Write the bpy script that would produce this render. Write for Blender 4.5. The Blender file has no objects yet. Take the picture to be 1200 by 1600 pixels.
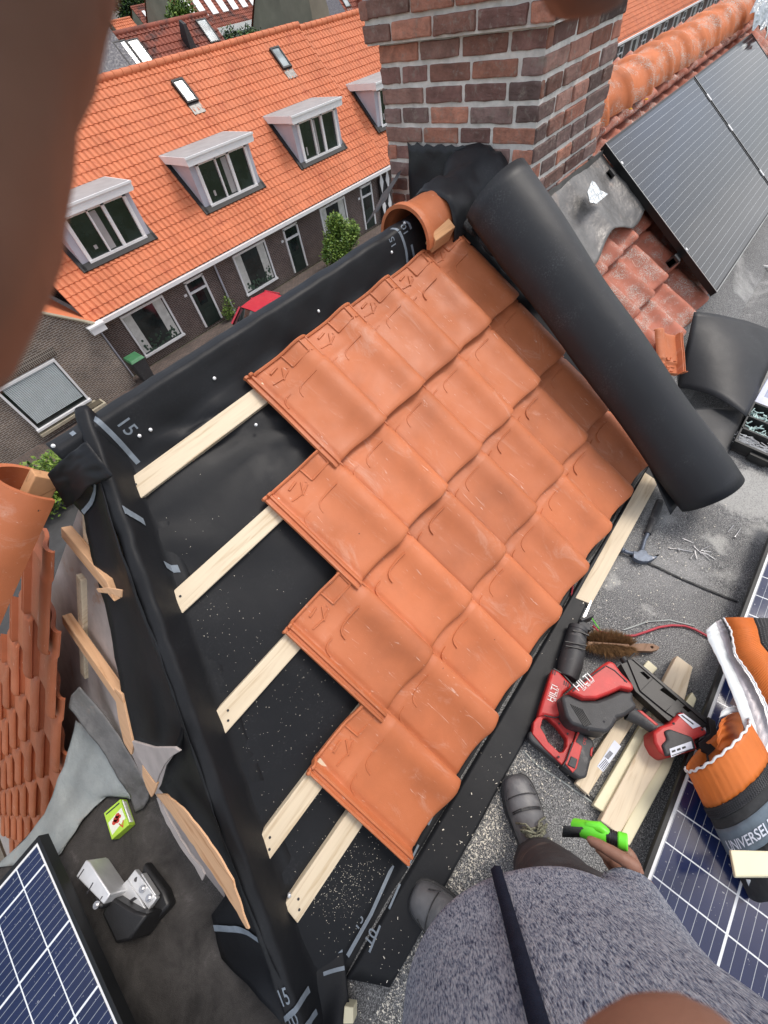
import bpy, bmesh, math, random
from mathutils import Vector, Matrix, noise
random.seed(7)
V = Vector
S = bpy.context.scene
COL = S.collection
R = math.radians

# ------------------------------------------------------------------ camera
CAM = V((-0.5557866729, -1.0673504071, 1.6570062841))
RW = Matrix(((0.6290090272651849, -0.7658163725358424, -0.1336896674191404),
             (-0.6717978305370619, -0.44892971440076146, -0.5891941839610356),
             (0.39119728846746055, 0.46042088906107614, -0.7968546206252689)))   # world -> lens (x right, y down, z ahead)
FPX = 624.173
cam_d = bpy.data.cameras.new('camera')
cam = bpy.data.objects.new('camera', cam_d); COL.objects.link(cam)
cam_d.sensor_fit = 'VERTICAL'; cam_d.sensor_height = 36.0; cam_d.lens = FPX/1600*36
cam_d.clip_start = 0.004; cam_d.clip_end = 900
M3 = RW.transposed() @ Matrix(((1,0,0),(0,-1,0),(0,0,-1)))
cam.matrix_world = Matrix.Translation(CAM) @ M3.to_4x4()
cam_d.dof.use_dof = True; cam_d.dof.focus_distance = 1.7; cam_d.dof.aperture_fstop = 20
S.camera = cam

# ------------------------------------------------------------------ light
SUN_EL, SUN_AZ = 60, 338          # azimuth of the sun seen from the roof, degrees from +X, counterclockwise
w = bpy.data.worlds.new('World'); S.world = w; w.use_nodes = True
nt = w.node_tree
sky = nt.nodes.new('ShaderNodeTexSky'); sky.sky_type = 'NISHITA'; sky.sun_disc = False
sky.sun_elevation = R(SUN_EL); sky.sun_rotation = R(90-SUN_AZ)
sky.air_density = 1.0; sky.dust_density = 4.0; sky.ozone_density = 1.0
# a bright broken cloud cover over the blue
wtc = nt.nodes.new('ShaderNodeTexCoord'); wmp = nt.nodes.new('ShaderNodeMapping'); wmp.inputs['Scale'].default_value = (1, 1, 2.2)
wno = nt.nodes.new('ShaderNodeTexNoise'); wno.inputs['Scale'].default_value = 2.1; wno.inputs['Detail'].default_value = 9; wno.inputs['Roughness'].default_value = .58
wrm = nt.nodes.new('ShaderNodeValToRGB'); wrm.color_ramp.elements[0].position = .42; wrm.color_ramp.elements[1].position = .56
wcl = nt.nodes.new('ShaderNodeValToRGB'); wcl.color_ramp.elements[0].color = (2.6, 2.75, 3.0, 1); wcl.color_ramp.elements[1].color = (8.5, 8.5, 8.6, 1); wcl.color_ramp.elements[0].position = .35; wcl.color_ramp.elements[1].position = .7
wmx = nt.nodes.new('ShaderNodeMix'); wmx.data_type = 'RGBA'
nt.links.new(wtc.outputs['Generated'], wmp.inputs[0]); nt.links.new(wmp.outputs[0], wno.inputs['Vector'])
nt.links.new(wno.outputs['Fac'], wrm.inputs[0]); nt.links.new(wno.outputs['Fac'], wcl.inputs[0])
nt.links.new(wrm.outputs[0], wmx.inputs[0]); nt.links.new(sky.outputs[0], wmx.inputs[6]); nt.links.new(wcl.outputs[0], wmx.inputs[7])
nt.links.new(wmx.outputs[2], nt.nodes['Background'].inputs[0])
nt.nodes['Background'].inputs[1].default_value = 0.15
sun_d = bpy.data.lights.new('sun', 'SUN'); sun_d.energy = 1.35; sun_d.angle = R(16); sun_d.color = (1, .95, .88)
sun = bpy.data.objects.new('sun', sun_d); COL.objects.link(sun)
sd = V((math.cos(R(SUN_AZ))*math.cos(R(SUN_EL)), math.sin(R(SUN_AZ))*math.cos(R(SUN_EL)), math.sin(R(SUN_EL))))
sun.rotation_euler = sd.to_track_quat('Z', 'Y').to_euler()
S.view_settings.view_transform = 'Standard'; S.view_settings.look = 'None'
S.view_settings.exposure = 0.34; S.view_settings.gamma = 1
S.cycles.max_bounces = 6; S.cycles.use_denoising = True

# ------------------------------------------------------------------ survey helpers (real points on real planes)
def ray(p): return RW.transposed() @ V(((p[0]-600)/FPX, (p[1]-800)/FPX, 1))
def lens(p, z): return CAM + ray(p)*z                          # a point z metres ahead of the lens
def onz(p, z=0.0):
    d = ray(p); return CAM + d*((z-CAM.z)/d.z)
def onpl(p, o, n):
    d = ray(p); return CAM + d*((o-CAM).dot(n)/d.dot(n))
PA = R(37.7036)
OA = V((0, 0, .91335)); UPA = V((0, math.cos(PA), math.sin(PA))); NA = V((0, -math.sin(PA), math.cos(PA))); XA = V((1,0,0))
def a(u, v, h=0.0): return OA + XA*u - UPA*v + NA*h            # v runs down the slope
def onA(p, h=0.0): return onpl(p, OA+NA*h, NA)
PB = R(53)
OB = V((-1.28, .233, .158)); UPB = V((math.cos(PB), 0, math.sin(PB))); NB = V((-math.sin(PB), 0, math.cos(PB))); XB = V((0,-1,0))
def onB(p, h=0.0): return onpl(p, OB+NB*h, NB)
TA = math.tan(PA); TB = math.tan(PB)
DH = -.088                                                     # membrane under the tiles, below the seam plane
def deckA(y): return .804 + TA*y
def deckB(x): return 1.636 + TB*x
RY, RZ = .17, .935                                             # ridge of the boarding
def hip(y): return V((-.627 + .5825*y, y, deckA(y)))
PEAK = hip(RY)
def nz(p, s=1.0): return noise.noise(V(p)*s)

# ------------------------------------------------------------------ materials
class NB_:
    def __init__(s, name):
        s.m = bpy.data.materials.new(name); s.m.use_nodes = True
        s.t = s.m.node_tree; s.b = s.t.nodes['Principled BSDF']
    def n(s, ty, **kw):
        x = s.t.nodes.new('ShaderNode'+ty)
        for k, v in kw.items():
            if k[0] == 'i' and k[1:].isdigit(): x.inputs[int(k[1:])].default_value = v
            elif k in x.inputs: x.inputs[k].default_value = v
            else: setattr(x, k, v)
        return x
    def l(s, o, i): s.t.links.new(o, i)
    def co(s, scale=(1,1,1), rot=(0,0,0), kind='Object'):
        tc = s.n('TexCoord'); mp = s.n('Mapping')
        mp.inputs['Scale'].default_value = scale; mp.inputs['Rotation'].default_value = rot
        s.l(tc.outputs[kind], mp.inputs[0]); return mp.outputs[0]
    def noise(s, vec, scale, detail=4, rough=.55, dist=0):
        x = s.n('TexNoise'); x.inputs['Scale'].default_value = scale; x.inputs['Detail'].default_value = detail
        x.inputs['Roughness'].default_value = rough; x.inputs['Distortion'].default_value = dist
        s.l(vec, x.inputs['Vector']); return x.outputs['Fac']
    def ramp(s, f, stops):
        x = s.n('ValToRGB'); cr = x.color_ramp
        while len(cr.elements) < len(stops): cr.elements.new(.5)
        for e, (p, c) in zip(cr.elements, stops):
            e.position = p; e.color = (*c, 1) if not isinstance(c, (int, float)) else (c, c, c, 1)
        s.l(f, x.inputs[0]); return x.outputs[0]
    def mix(s, f, A, B, mode='MIX'):
        x = s.n('Mix', data_type='RGBA', blend_type=mode)
        for sock, val in ((x.inputs[0], f), (x.inputs[6], A), (x.inputs[7], B)):
            if hasattr(val, 'node'): s.l(val, sock)
            elif isinstance(val, (int, float)): sock.default_value = val
            else: sock.default_value = (*val, 1)
        return x.outputs[2]
    def math(s, op, A, B=None):
        x = s.n('Math', operation=op)
        for i, v in ((0, A), (1, B)):
            if v is None: continue
            if hasattr(v, 'node'): s.l(v, x.inputs[i])
            else: x.inputs[i].default_value = v
        return x.outputs[0]
    def bump(s, f, strength, dist=.01, prev=None):
        x = s.n('Bump'); x.inputs['Strength'].default_value = strength; x.inputs['Distance'].default_value = dist
        s.l(f, x.inputs['Height'])
        if prev is not None: s.l(prev, x.inputs['Normal'])
        return x.outputs[0]
    def done(s, col=None, rough=.6, metal=0, normal=None, spec=.5, coat=0, trans=0, alpha=None):
        b = s.b
        for k, v in (('Base Color', col), ('Roughness', rough)):
            if v is None: continue
            if hasattr(v, 'node'): s.l(v, b.inputs[k])
            elif isinstance(v, (int, float)): b.inputs[k].default_value = v
            else: b.inputs[k].default_value = (*v, 1)
        b.inputs['Metallic'].default_value = metal; b.inputs['Specular IOR Level'].default_value = spec
        b.inputs['Coat Weight'].default_value = coat; b.inputs['Coat Roughness'].default_value = .25
        b.inputs['Transmission Weight'].default_value = trans
        if normal is not None: s.l(normal, b.inputs['Normal'])
        return s.m

def gen(name, c, rough=.6, metal=0, var=.18, vs=6, bump=.15, bs=80, bd=.004, spec=.5, scale=(1,1,1), speck=None, sa=.62, ss=120, objrand=.0, coat=0, dirt=None, da=.55, ds=5):
    k = NB_(name); v = k.co(scale)
    lo = tuple(x*(1-var) for x in c); hi = tuple(min(1, x*(1+var)) for x in c)
    col = k.ramp(k.noise(v, vs, 5), [(.3, lo), (.7, hi)])
    if dirt: col = k.mix(k.ramp(k.noise(v, ds, 6, .65, .4), [(da, 0), (da+.12, 1)]), col, dirt)
    if speck: col = k.mix(k.ramp(k.noise(v, ss, 2), [(sa, 0), (sa+.05, 1)]), col, speck)
    if objrand:
        oi = k.n('ObjectInfo'); f = k.math('MULTIPLY_ADD', oi.outputs['Random'], objrand*2)
        f.node.inputs[2].default_value = 1-objrand
        hs = k.n('HueSaturation'); k.l(f, hs.inputs['Value']); k.l(col, hs.inputs['Color']); col = hs.outputs[0]
    nm = k.bump(k.noise(v, bs, 4), bump, bd) if bump else None
    return k.done(col, rough, metal, nm, spec, coat)

def m_clay(name, base, dusty, rough=.5, old=False):
    k = NB_(name)
    tc = k.n('TexCoord'); oi = k.n('ObjectInfo')
    off = k.n('VectorMath', operation='SCALE'); off.inputs[0].default_value = (31, 17, 9); k.l(oi.outputs['Random'], off.inputs['Scale'])
    ad = k.n('VectorMath', operation='ADD'); k.l(tc.outputs['Object'], ad.inputs[0]); k.l(off.outputs[0], ad.inputs[1]); v = ad.outputs[0]
    col = k.ramp(k.noise(v, 5, 5), [(.28, tuple(x*.83 for x in base)), (.5, base), (.75, (base[0]*1.1, base[1]*1.16, base[2]*1.25))])
    f = k.math('MULTIPLY_ADD', oi.outputs['Random'], .22); f.node.inputs[2].default_value = .89
    hs = k.n('HueSaturation'); k.l(f, hs.inputs['Value']); k.l(col, hs.inputs['Color']); col = hs.outputs[0]
    # pale dust, dragged along the slope, and a few scuffs
    mp = k.n('Mapping'); mp.inputs['Scale'].default_value = (9, 3.2, 6); k.l(v, mp.inputs[0])
    d1 = k.ramp(k.noise(mp.outputs[0], 1.0, 8, .75, 1.6), [(.56, 0), (.74, .6)])
    col = k.mix(d1, col, dusty)
    mp2 = k.n('Mapping'); mp2.inputs['Scale'].default_value = (60, 7, 30); mp2.inputs['Rotation'].default_value = (0, 0, .5); k.l(v, mp2.inputs[0])
    d2 = k.ramp(k.noise(mp2.outputs[0], 1.0, 4, .6, 2.2), [(.665, 0), (.73, .6)])
    col = k.mix(d2, col, (.8, .62, .52))
    if old:
        d3 = k.ramp(k.noise(v, 190, 3, .6), [(.50, 0), (.56, 1)])
        d4 = k.ramp(k.noise(v, 9, 4, .6), [(.47, 0), (.6, 1)])
        col = k.mix(k.math('MULTIPLY', d3, d4), col, (.52, .49, .44))
        col = k.mix(k.ramp(k.noise(v, 14, 5), [(.5, 0), (.8, .4)]), col, (.09, .05, .035))
    else:
        d3 = k.ramp(k.noise(v, 34, 3, .6), [(.755, 0), (.775, .9)])
        col = k.mix(d3, col, (.07, .03, .02))
    nm = k.bump(k.noise(v, 420, 4, .7), .35, .002); nm = k.bump(k.noise(v, 14, 3), .2, .006, nm)
    rg = k.ramp(k.noise(v, 11, 4), [(.3, rough-.07), (.7, rough+.2)])
    return k.done(col, rg, 0, nm, .5)

def m_wood(name, base, dark, axis=0, rough=.65):
    k = NB_(name); sc = [26, 26, 26]; sc[axis] = 1.6
    oi = k.n('ObjectInfo'); tc = k.n('TexCoord')
    ad = k.n('VectorMath', operation='ADD'); k.l(tc.outputs['Object'], ad.inputs[0])
    off = k.n('VectorMath', operation='SCALE'); off.inputs[0].default_value = (5, 7, 3); k.l(oi.outputs['Random'], off.inputs['Scale']); k.l(off.outputs[0], ad.inputs[1])
    mp = k.n('Mapping'); mp.inputs['Scale'].default_value = sc; k.l(ad.outputs[0], mp.inputs[0])
    g = k.noise(mp.outputs[0], 1.6, 6, .6, 1.3)
    col = k.ramp(g, [(.32, dark), (.46, base), (.72, tuple(min(1, x*1.1) for x in base))])
    mp2 = k.n('Mapping'); s2 = [22, 22, 22]; s2[axis] = 7; mp2.inputs['Scale'].default_value = s2; k.l(ad.outputs[0], mp2.inputs[0])
    col = k.mix(k.ramp(k.noise(mp2.outputs[0], 1, 1), [(.74, 0), (.79, .8)]), col, (base[0]*.55, base[1]*.36, base[2]*.22))
    return k.done(col, rough, 0, k.bump(g, .25, .003), .3)

def m_brick(name, c1, c2, mortar, scale=1.0, rot=(R(90),0,0), bw=.22, bh=.065, ms=.012):
    k = NB_(name); v = k.co((1,1,1), rot)
    b = k.n('TexBrick'); k.l(v, b.inputs['Vector'])
    b.inputs['Color1'].default_value = (*c1, 1); b.inputs['Color2'].default_value = (*c2, 1); b.inputs['Mortar'].default_value = (*mortar, 1)
    b.inputs['Scale'].default_value = scale; b.inputs['Mortar Size'].default_value = ms; b.inputs['Mortar Smooth'].default_value = .2
    b.inputs['Brick Width'].default_value = bw; b.inputs['Row Height'].default_value = bh; b.inputs['Bias'].default_value = -.1
    col = k.mix(.6, b.outputs[0], k.ramp(k.noise(v, 1.5, 6, .65), [(.3, .35), (.7, 1.0)]), 'MULTIPLY')
    col = k.mix(.4, col, k.ramp(k.noise(v, 25, 3), [(.3, .55), (.7, 1.0)]), 'MULTIPLY')
    inv = k.math('SUBTRACT', 1.0, b.outputs[1])
    return k.done(col, .85, 0, k.bump(inv, .6, .01), .3)

M = {}
M['clay'] = m_clay('orange_clay', (.55, .168, .066), (.64, .36, .26))
M['clay_side'] = m_clay('side_clay', (.48, .145, .062), (.55, .26, .16), .5)  # darker copy of the orange clay, the left slope's shade put into its colour
M['clay_old'] = m_clay('weathered_clay', (.44, .145, .09), (.50, .27, .20), .65, True)
M['far_tile'] = gen('street_roof_tile', (.60, .185, .082), .7, var=.12, vs=1.3, bump=.1, bs=30, dirt=(.50, .135, .06), da=.55, ds=1.6)
M['brown_tile'] = gen('brown_roof_tile', (.25, .072, .045), .8, var=.3, vs=.8, bump=.1, bs=20, dirt=(.08, .035, .03), da=.5, ds=.7)
def m_membrane(name, c=(.0125, .0135, .016), rough=.5, dust=.12, spec=.26):
    k = NB_(name); v = k.co()
    col = k.ramp(k.noise(v, 3, 5), [(.3, tuple(x*.9 for x in c)), (.7, tuple(x*1.12 for x in c))])
    d = k.math('MULTIPLY', k.ramp(k.noise(v, 6, 6, .7), [(.5, 0), (.8, 1)]), k.ramp(k.noise(v, 170, 3, .7), [(.5, 0), (.72, 1)]))
    col = k.mix(k.math('MULTIPLY', d, dust), col, (.22, .23, .24))
    ck = k.n('TexWave', wave_type='BANDS', bands_direction='DIAGONAL'); ck.inputs['Scale'].default_value = 240; k.l(v, ck.inputs[0])
    nm = k.bump(ck.outputs[1], .04, .001); nm = k.bump(k.noise(v, 7, 4, .5, .3), .10, .02, nm)
    return k.done(col, k.ramp(k.noise(v, 8, 3), [(.3, rough-.03), (.7, rough+.04)]), 0, nm, spec)
M['membrane'] = m_membrane('underlay_membrane')
M['rubber'] = m_membrane('rubber_sheet', (.021, .023, .027), .5, .45, .4)
M['mark'] = gen('printed_marking', (.19, .225, .265), .6, var=.2, vs=30, bump=0)
M['pine'] = m_wood('pine', (.72, .61, .45), (.58, .45, .29))
M['pine_y'] = m_wood('pine_y', (.76, .65, .46), (.62, .48, .29), 1)
M['raw_y'] = m_wood('rough_sawn', (.66, .40, .23), (.50, .25, .12), 1, .8)
M['raw_x'] = m_wood('rough_sawn_x', (.62, .34, .17), (.38, .18, .08), 0, .8)
M['paper'] = gen('old_foil', (.42, .37, .35), .7, var=.15, vs=14, bump=.2, bs=50, dirt=(.36, .22, .15), da=.6, ds=8)
M['lead'] = gen('lead_sheet', (.29, .315, .31), .5, .25, var=.22, vs=7, bump=.5, bs=11, bd=.02, dirt=(.36, .27, .22), da=.6, ds=5)
M['lead_dark'] = gen('grey_lead', (.17, .165, .16), .42, .35, var=.3, vs=9, bump=.5, bs=13, bd=.02, dirt=(.3, .25, .22), da=.58, ds=8)
def m_felt():
    k = NB_('mineral_felt'); v = k.co()
    col = k.ramp(k.noise(v, 2.2, 6, .6), [(.3, (.085, .087, .090)), (.7, (.17, .172, .175))])
    col = k.mix(k.ramp(k.noise(v, 330, 2, .6), [(.50, 0), (.64, .85)]), col, (.50, .50, .49))
    col = k.mix(k.ramp(k.noise(v, 290, 2, .6), [(.36, .9), (.47, 0)]), col, (.02, .02, .022))
    patch = k.ramp(k.noise(v, 2.6, 8, .68, .4), [(.53, 0), (.66, .8)])
    sx = k.n('SeparateXYZ'); k.l(v, sx.inputs[0])
    right = k.ramp(sx.outputs[0], [(.0, 0), (1.0, 1)]); right.node.color_ramp.elements[0].position = .45
    col = k.mix(k.math('MULTIPLY', patch, right), col, (.42, .42, .41))
    left = k.n('MapRange'); k.l(sx.outputs[0], left.inputs[0]); left.inputs[1].default_value = -1.0; left.inputs[2].default_value = -1.25
    col = k.mix(left.outputs[0], col, k.ramp(k.noise(v, 7, 7, .7, .5), [(.35, (.022, .02, .019)), (.6, (.06, .055, .052)), (.8, (.16, .15, .145))]))
    # worn pale scars where standing water has bleached the felt
    for (px_, r_, amt) in (((1165,770), .16, .85), ((1125,735), .10, .7), ((1122,845), .045, .9), ((1140,900), .05, .5), ((1185,830), .06, .7), ((952,905), .035, .8), ((915,880), .03, .6), ((1008,955), .02, .9), ((1023,958), .015, .9), ((1180,600), .2, .5), ((1040,800), .06, .35)):
        q = onz(px_, 0)-V((0, 2, -7.4)); vd = k.n('VectorMath', operation='DISTANCE'); k.l(v, vd.inputs[0]); vd.inputs[1].default_value = q
        f = k.math('SUBTRACT', k.math('ADD', vd.outputs['Value'], k.math('MULTIPLY', k.math('SUBTRACT', k.noise(v, 16, 6, .7, .5), .5), .22)), r_)
        mk_ = k.n('MapRange'); k.l(f, mk_.inputs[0]); mk_.inputs[1].default_value = .012; mk_.inputs[2].default_value = -.03; mk_.inputs[3].default_value = 0; mk_.inputs[4].default_value = amt
        col = k.mix(k.math('MULTIPLY', mk_.outputs[0], k.ramp(k.noise(v, 150, 3, .7), [(.3, .4), (.6, 1)])), col, (.46, .46, .44))
    nm = k.bump(k.noise(v, 420, 2), .5, .003); nm = k.bump(k.noise(v, 12, 4), .3, .02, nm)
    return k.done(col, .75, 0, nm, .4)
M['felt'] = m_felt()
M['mortar'] = gen('mortar', (.74, .71, .67), .9, var=.2, vs=20, bump=.6, bs=90, bd=.006)
def m_cbrick():
    k = NB_('chimney_brick'); v = k.co()
    at = k.n('Attribute', attribute_name='tint')
    col = k.mix(k.ramp(k.noise(v, 18, 6, .7), [(.38, 0), (.8, .7)]), at.outputs[0], (.07, .045, .038))
    col = k.mix(k.ramp(k.noise(v, 30, 6, .72, .5), [(.54, 0), (.68, .75)]), col, (.34, .29, .25))
    nm = k.bump(k.noise(v, 60, 6, .7), .9, .008)
    return k.done(col, .85, 0, nm, .3)
M['cbrick'] = m_cbrick()
M['facade'] = m_brick('street_brick', (.150, .092, .078), (.105, .068, .060), (.34, .31, .29), ms=.010)
M['gable_brick'] = m_brick('gable_brick', (.24, .17, .125), (.15, .11, .088), (.52, .48, .43), ms=.013)
M['plaster'] = gen('grey_render', (.22, .21, .17), .9, var=.2, vs=.6, bump=.2, bs=6)
M['white'] = gen('white_paint', (.80, .81, .82), .45, var=.05, vs=2, bump=0)
M['zinc'] = gen('zinc_cheek', (.48, .49, .56), .5, .1, var=.08, vs=2, bump=0)
M['zinc_roof'] = gen('dormer_felt', (.36, .35, .35), .7, var=.12, vs=2, bump=.2, bs=20)
M['black_trim'] = gen('black_trim', (.016, .016, .018), .6, var=.2, bump=0)
M['alu'] = gen('aluminium', (.72, .73, .74), .48, .6, var=.1, vs=20, bump=.1, bs=100)
M['steel'] = gen('steel', (.55, .55, .56), .35, .9, var=.2, vs=60, bump=.1, bs=200)
M['blue_steel'] = gen('worn_blue_steel', (.12, .145, .19), .45, .4, var=.3, vs=40, bump=.2, bs=150, dirt=(.4, .4, .42), da=.58, ds=40)
M['frame_black'] = gen('anodised_black', (.015, .016, .017), .4, .4, var=.2, bump=0)
M['rail_edge'] = gen('silver_edge', (.55, .56, .55), .4, .6, var=.2, bump=0)
M['red'] = gen('red_plastic', (.50, .030, .028), .45, var=.15, vs=20, bump=.1, bs=300, dirt=(.42, .14, .11), da=.62, ds=18)
M['car_red'] = gen('red_car_paint', (.55, .02, .045), .25, var=.05, bump=0, coat=.6)
M['grey_plastic'] = gen('grey_plastic', (.042, .043, .046), .55, var=.25, vs=18, bump=.15, bs=250, dirt=(.15, .145, .14), da=.6, ds=14)
M['black_plastic'] = gen('black_plastic', (.013, .013, .014), .45, var=.2, vs=20, bump=.1, bs=200)
M['letter_white'] = gen('white_print', (.82, .82, .80), .5, var=.03, bump=0)
M['label'] = gen('paper_label', (.70, .74, .84), .5, var=.06, vs=20, bump=0)
M['print_black'] = gen('black_print', (.03, .03, .035), .6, bump=0)
M['bristle'] = gen('coir_bristle', (.23, .125, .05), .9, var=.4, vs=60, bump=.0)
M['wood_dark'] = m_wood('worn_handle', (.28, .17, .11), (.16, .09, .05))
M['cable_red'] = gen('red_cable', (.45, .04, .06), .5, bump=0)
M['cable_white'] = gen('white_cable', (.75, .75, .73), .5, bump=0)
M['orange_crepe'] = gen('orange_crepe', (.62, .16, .025), .6, var=.15, vs=10, bump=.0)
M['white_strip'] = gen('white_adhesive', (.74, .78, .80), .5, var=.06, vs=20, bump=.3, bs=30)
M['silver_crepe'] = gen('silver_crepe', (.50, .47, .49), .5, .2, var=.15, vs=40, bump=.3, bs=60)
M['vent_black'] = gen('vent_fleece', (.028, .029, .031), .8, var=.3, vs=30, bump=.4, bs=120)
M['vent_grey'] = gen('grey_band', (.13, .17, .21), .7, var=.15, vs=30, bump=.2, bs=120)
M['cream'] = gen('planed_wood_cream', (.78, .72, .50), .5, var=.06, vs=8, bump=.05)
M['leather'] = gen('dusty_leather', (.115, .116, .122), .5, var=.3, vs=14, bump=.4, bs=40, dirt=(.19, .19, .19), da=.55, ds=12)
M['sole'] = gen('boot_rubber', (.03, .03, .031), .7, var=.2, bump=.2, bs=50, dirt=(.13,.13,.12), da=.55, ds=15)
M['trouser'] = gen('work_trouser', (.054, .055, .058), .9, spec=.15, var=.25, vs=9, bump=.4, bs=350, dirt=(.12, .11, .10), da=.58, ds=7)
M['lace'] = gen('pale_black_lace', (.17, .17, .12), .8, var=.95, vs=260, bump=0)
M['skin'] = gen('worn_skin', (.26, .128, .086), .55, var=.15, vs=25, bump=.35, bs=160, bd=.001, dirt=(.23, .13, .09), da=.6, ds=30)
M['hair'] = gen('brown_hair', (.07, .045, .03), .7, var=.4, vs=60, bump=.6, bs=120)
M['green_plastic'] = gen('lime_plastic', (.16, .78, .04), .4, var=.06, bump=0)
M['eye'] = gen('eye_white', (.75, .73, .7), .3, bump=0)
def m_knit():
    k = NB_('heather_knit'); v = k.co((1, 1, .13), (0, .12, 0))
    n1 = k.noise(v, 640, 2, .6); n2 = k.noise(k.co((1, 1, .5)), 120, 3)
    f = k.math('MULTIPLY_ADD', n2, .35); k.l(n1, f.node.inputs[2])
    col = k.ramp(f, [(.46, (.022, .028, .058)), (.58, (.12, .142, .20)), (.70, (.27, .29, .34)), (.9, (.42, .44, .49))])
    nm = k.bump(n1, .7, .003)
    return k.done(col, .9, 0, nm, .2)
M['knit'] = m_knit()
M['ribbon'] = gen('navy_ribbon', (.012, .016, .030), .95, var=.2, vs=60, bump=.4, bs=500, spec=.08)
M['leaf'] = gen('leaf', (.075, .15, .028), .6, var=.5, vs=3, bump=0, objrand=.1)
M['leaf_light'] = gen('leaf_light', (.16, .25, .035), .6, var=.5, vs=2.5, bump=0)
M['leaf_dark'] = gen('needle', (.030, .062, .040), .7, var=.5, vs=2, bump=0)
M['bark'] = gen('bark', (.10, .07, .05), .9, bump=.5, bs=20)
M['asphalt'] = gen('asphalt', (.055, .055, .056), .9, var=.2, vs=3, bump=.3, bs=60)
M['pave'] = m_brick('paving', (.20, .15, .13), (.15, .12, .11), (.1, .09, .08), rot=(0,0,0), bw=.22, bh=.11)
M['soil'] = gen('earth', (.09, .075, .05), .95, var=.3, vs=2)
M['grass'] = gen('grass_ground', (.07, .11, .03), .95, var=.4, vs=1)
def m_glass(name, c, rough=.06):
    k = NB_(name); v = k.co()
    return k.done(k.ramp(k.noise(v, 1.4, 3), [(.35, tuple(x*.4 for x in c)), (.65, c)]), rough, 0, None, .7)
M['glass'] = m_glass('dark_window_glass', (.025, .035, .035))
M['glass_sky'] = m_glass('pale_glass', (.40, .47, .50), .1)
M['curtain'] = gen('net_curtain', (.55, .56, .53), .8, var=.15, vs=6, bump=0)
M['blind'] = gen('blind_slat', (.66, .74, .77), .6, var=.06, vs=3, bump=0)
M['door_dark'] = gen('dark_green_door', (.022, .035, .030), .35, bump=0)
M['green_bin'] = gen('green_bin', (.06, .20, .09), .5, bump=0)
M['stone'] = gen('pale_stone', (.40, .36, .27), .85, var=.15, vs=6)
M['carton'] = gen('lime_carton', (.42, .66, .06), .4, var=.12, vs=18, bump=0)
M['carton_white'] = gen('carton_white', (.75, .78, .66), .4, var=.08, vs=20, bump=0)
M['carton_red'] = gen('carton_red', (.55, .05, .03), .4, bump=0)
M['organizer'] = gen('organizer_black', (.02, .021, .022), .4, bump=0)
M['clear_lid'] = gen('frosted_lid', (.56, .60, .76), .25, var=.1, vs=20, bump=0)
M['plug'] = gen('pale_plug', (.55, .72, .70), .5, var=.1, bump=0)
M['yellow'] = gen('yellow_plastic', (.75, .60, .08), .5, bump=0)
M['sawdust'] = gen('sawdust', (.80, .75, .64), .9, var=.2, vs=60, bump=0)
M['sealant'] = gen('black_sealant', (.018, .019, .021), .4, var=.3, vs=30, bump=.9, bs=60, bd=.01)
M['lichen'] = gen('orange_lichen', (.62, .33, .03), .9, bump=.3)
M['blue_car'] = gen('blue_car_paint', (.05, .12, .24), .25, bump=0, coat=.5)
M['foil'] = gen('crumpled_foil', (.62, .66, .68), .3, .7, var=.2, vs=30, bump=.8, bs=30, bd=.02)
def m_cells(name, base, px, py, wx, wy, line, busx=0, busy=0, wb=.0012, buscol=(.35, .38, .42), rough=.12):
    """solar cells in the panel's own metres: bright gaps every px / py, thin bus bars every busx / busy"""
    k = NB_(name); tc = k.n('TexCoord'); sx = k.n('SeparateXYZ'); k.l(tc.outputs['Object'], sx.inputs[0])
    def line_f(o, per, wd):
        f = k.math('FRACT', k.math('DIVIDE', o, per)); d = k.math('ABSOLUTE', k.math('SUBTRACT', f, .5))
        return k.math('GREATER_THAN', d, .5-wd/per/2)
    col = k.ramp(k.noise(tc.outputs['Object'], 5, 4), [(.3, tuple(x*.75 for x in base)), (.7, base)])
    if busx: col = k.mix(line_f(sx.outputs[0], busx, wb), col, buscol)
    if busy: col = k.mix(line_f(sx.outputs[1], busy, wb), col, buscol)
    if wx: col = k.mix(line_f(sx.outputs[0], px, wx), col, line)
    if wy: col = k.mix(line_f(sx.outputs[1], py, wy), col, line)
    dust = k.ramp(k.noise(tc.outputs['Object'], 130, 2), [(.70, 0), (.74, .6)])
    col = k.mix(dust, col, (.5, .52, .55))
    return k.done(col, k.ramp(k.noise(tc.outputs['Object'], 9, 4), [(.3, rough*.7), (.7, rough*1.5)]), 0, None, .6, .1)
M['cells_blue'] = m_cells('blue_cells', (.012, .022, .085), .093, .186, .0035, .0055, (.72, .76, .8), 0, .0207)
M['cells_blue_left'] = m_cells('blue_cells_left', (.014, .022, .070), .186, .093, .0055, .0035, (.72, .76, .8), .0207, 0)
M['cells_black'] = m_cells('black_cells', (.012, .014, .020), 1, .041, 0, .0016, (.40, .42, .44), rough=.07)
M['cells_far'] = m_cells('far_cells', (.014, .018, .045), 1.0, 1.65, .03, .03, (.04, .045, .06), rough=.55)
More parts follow.
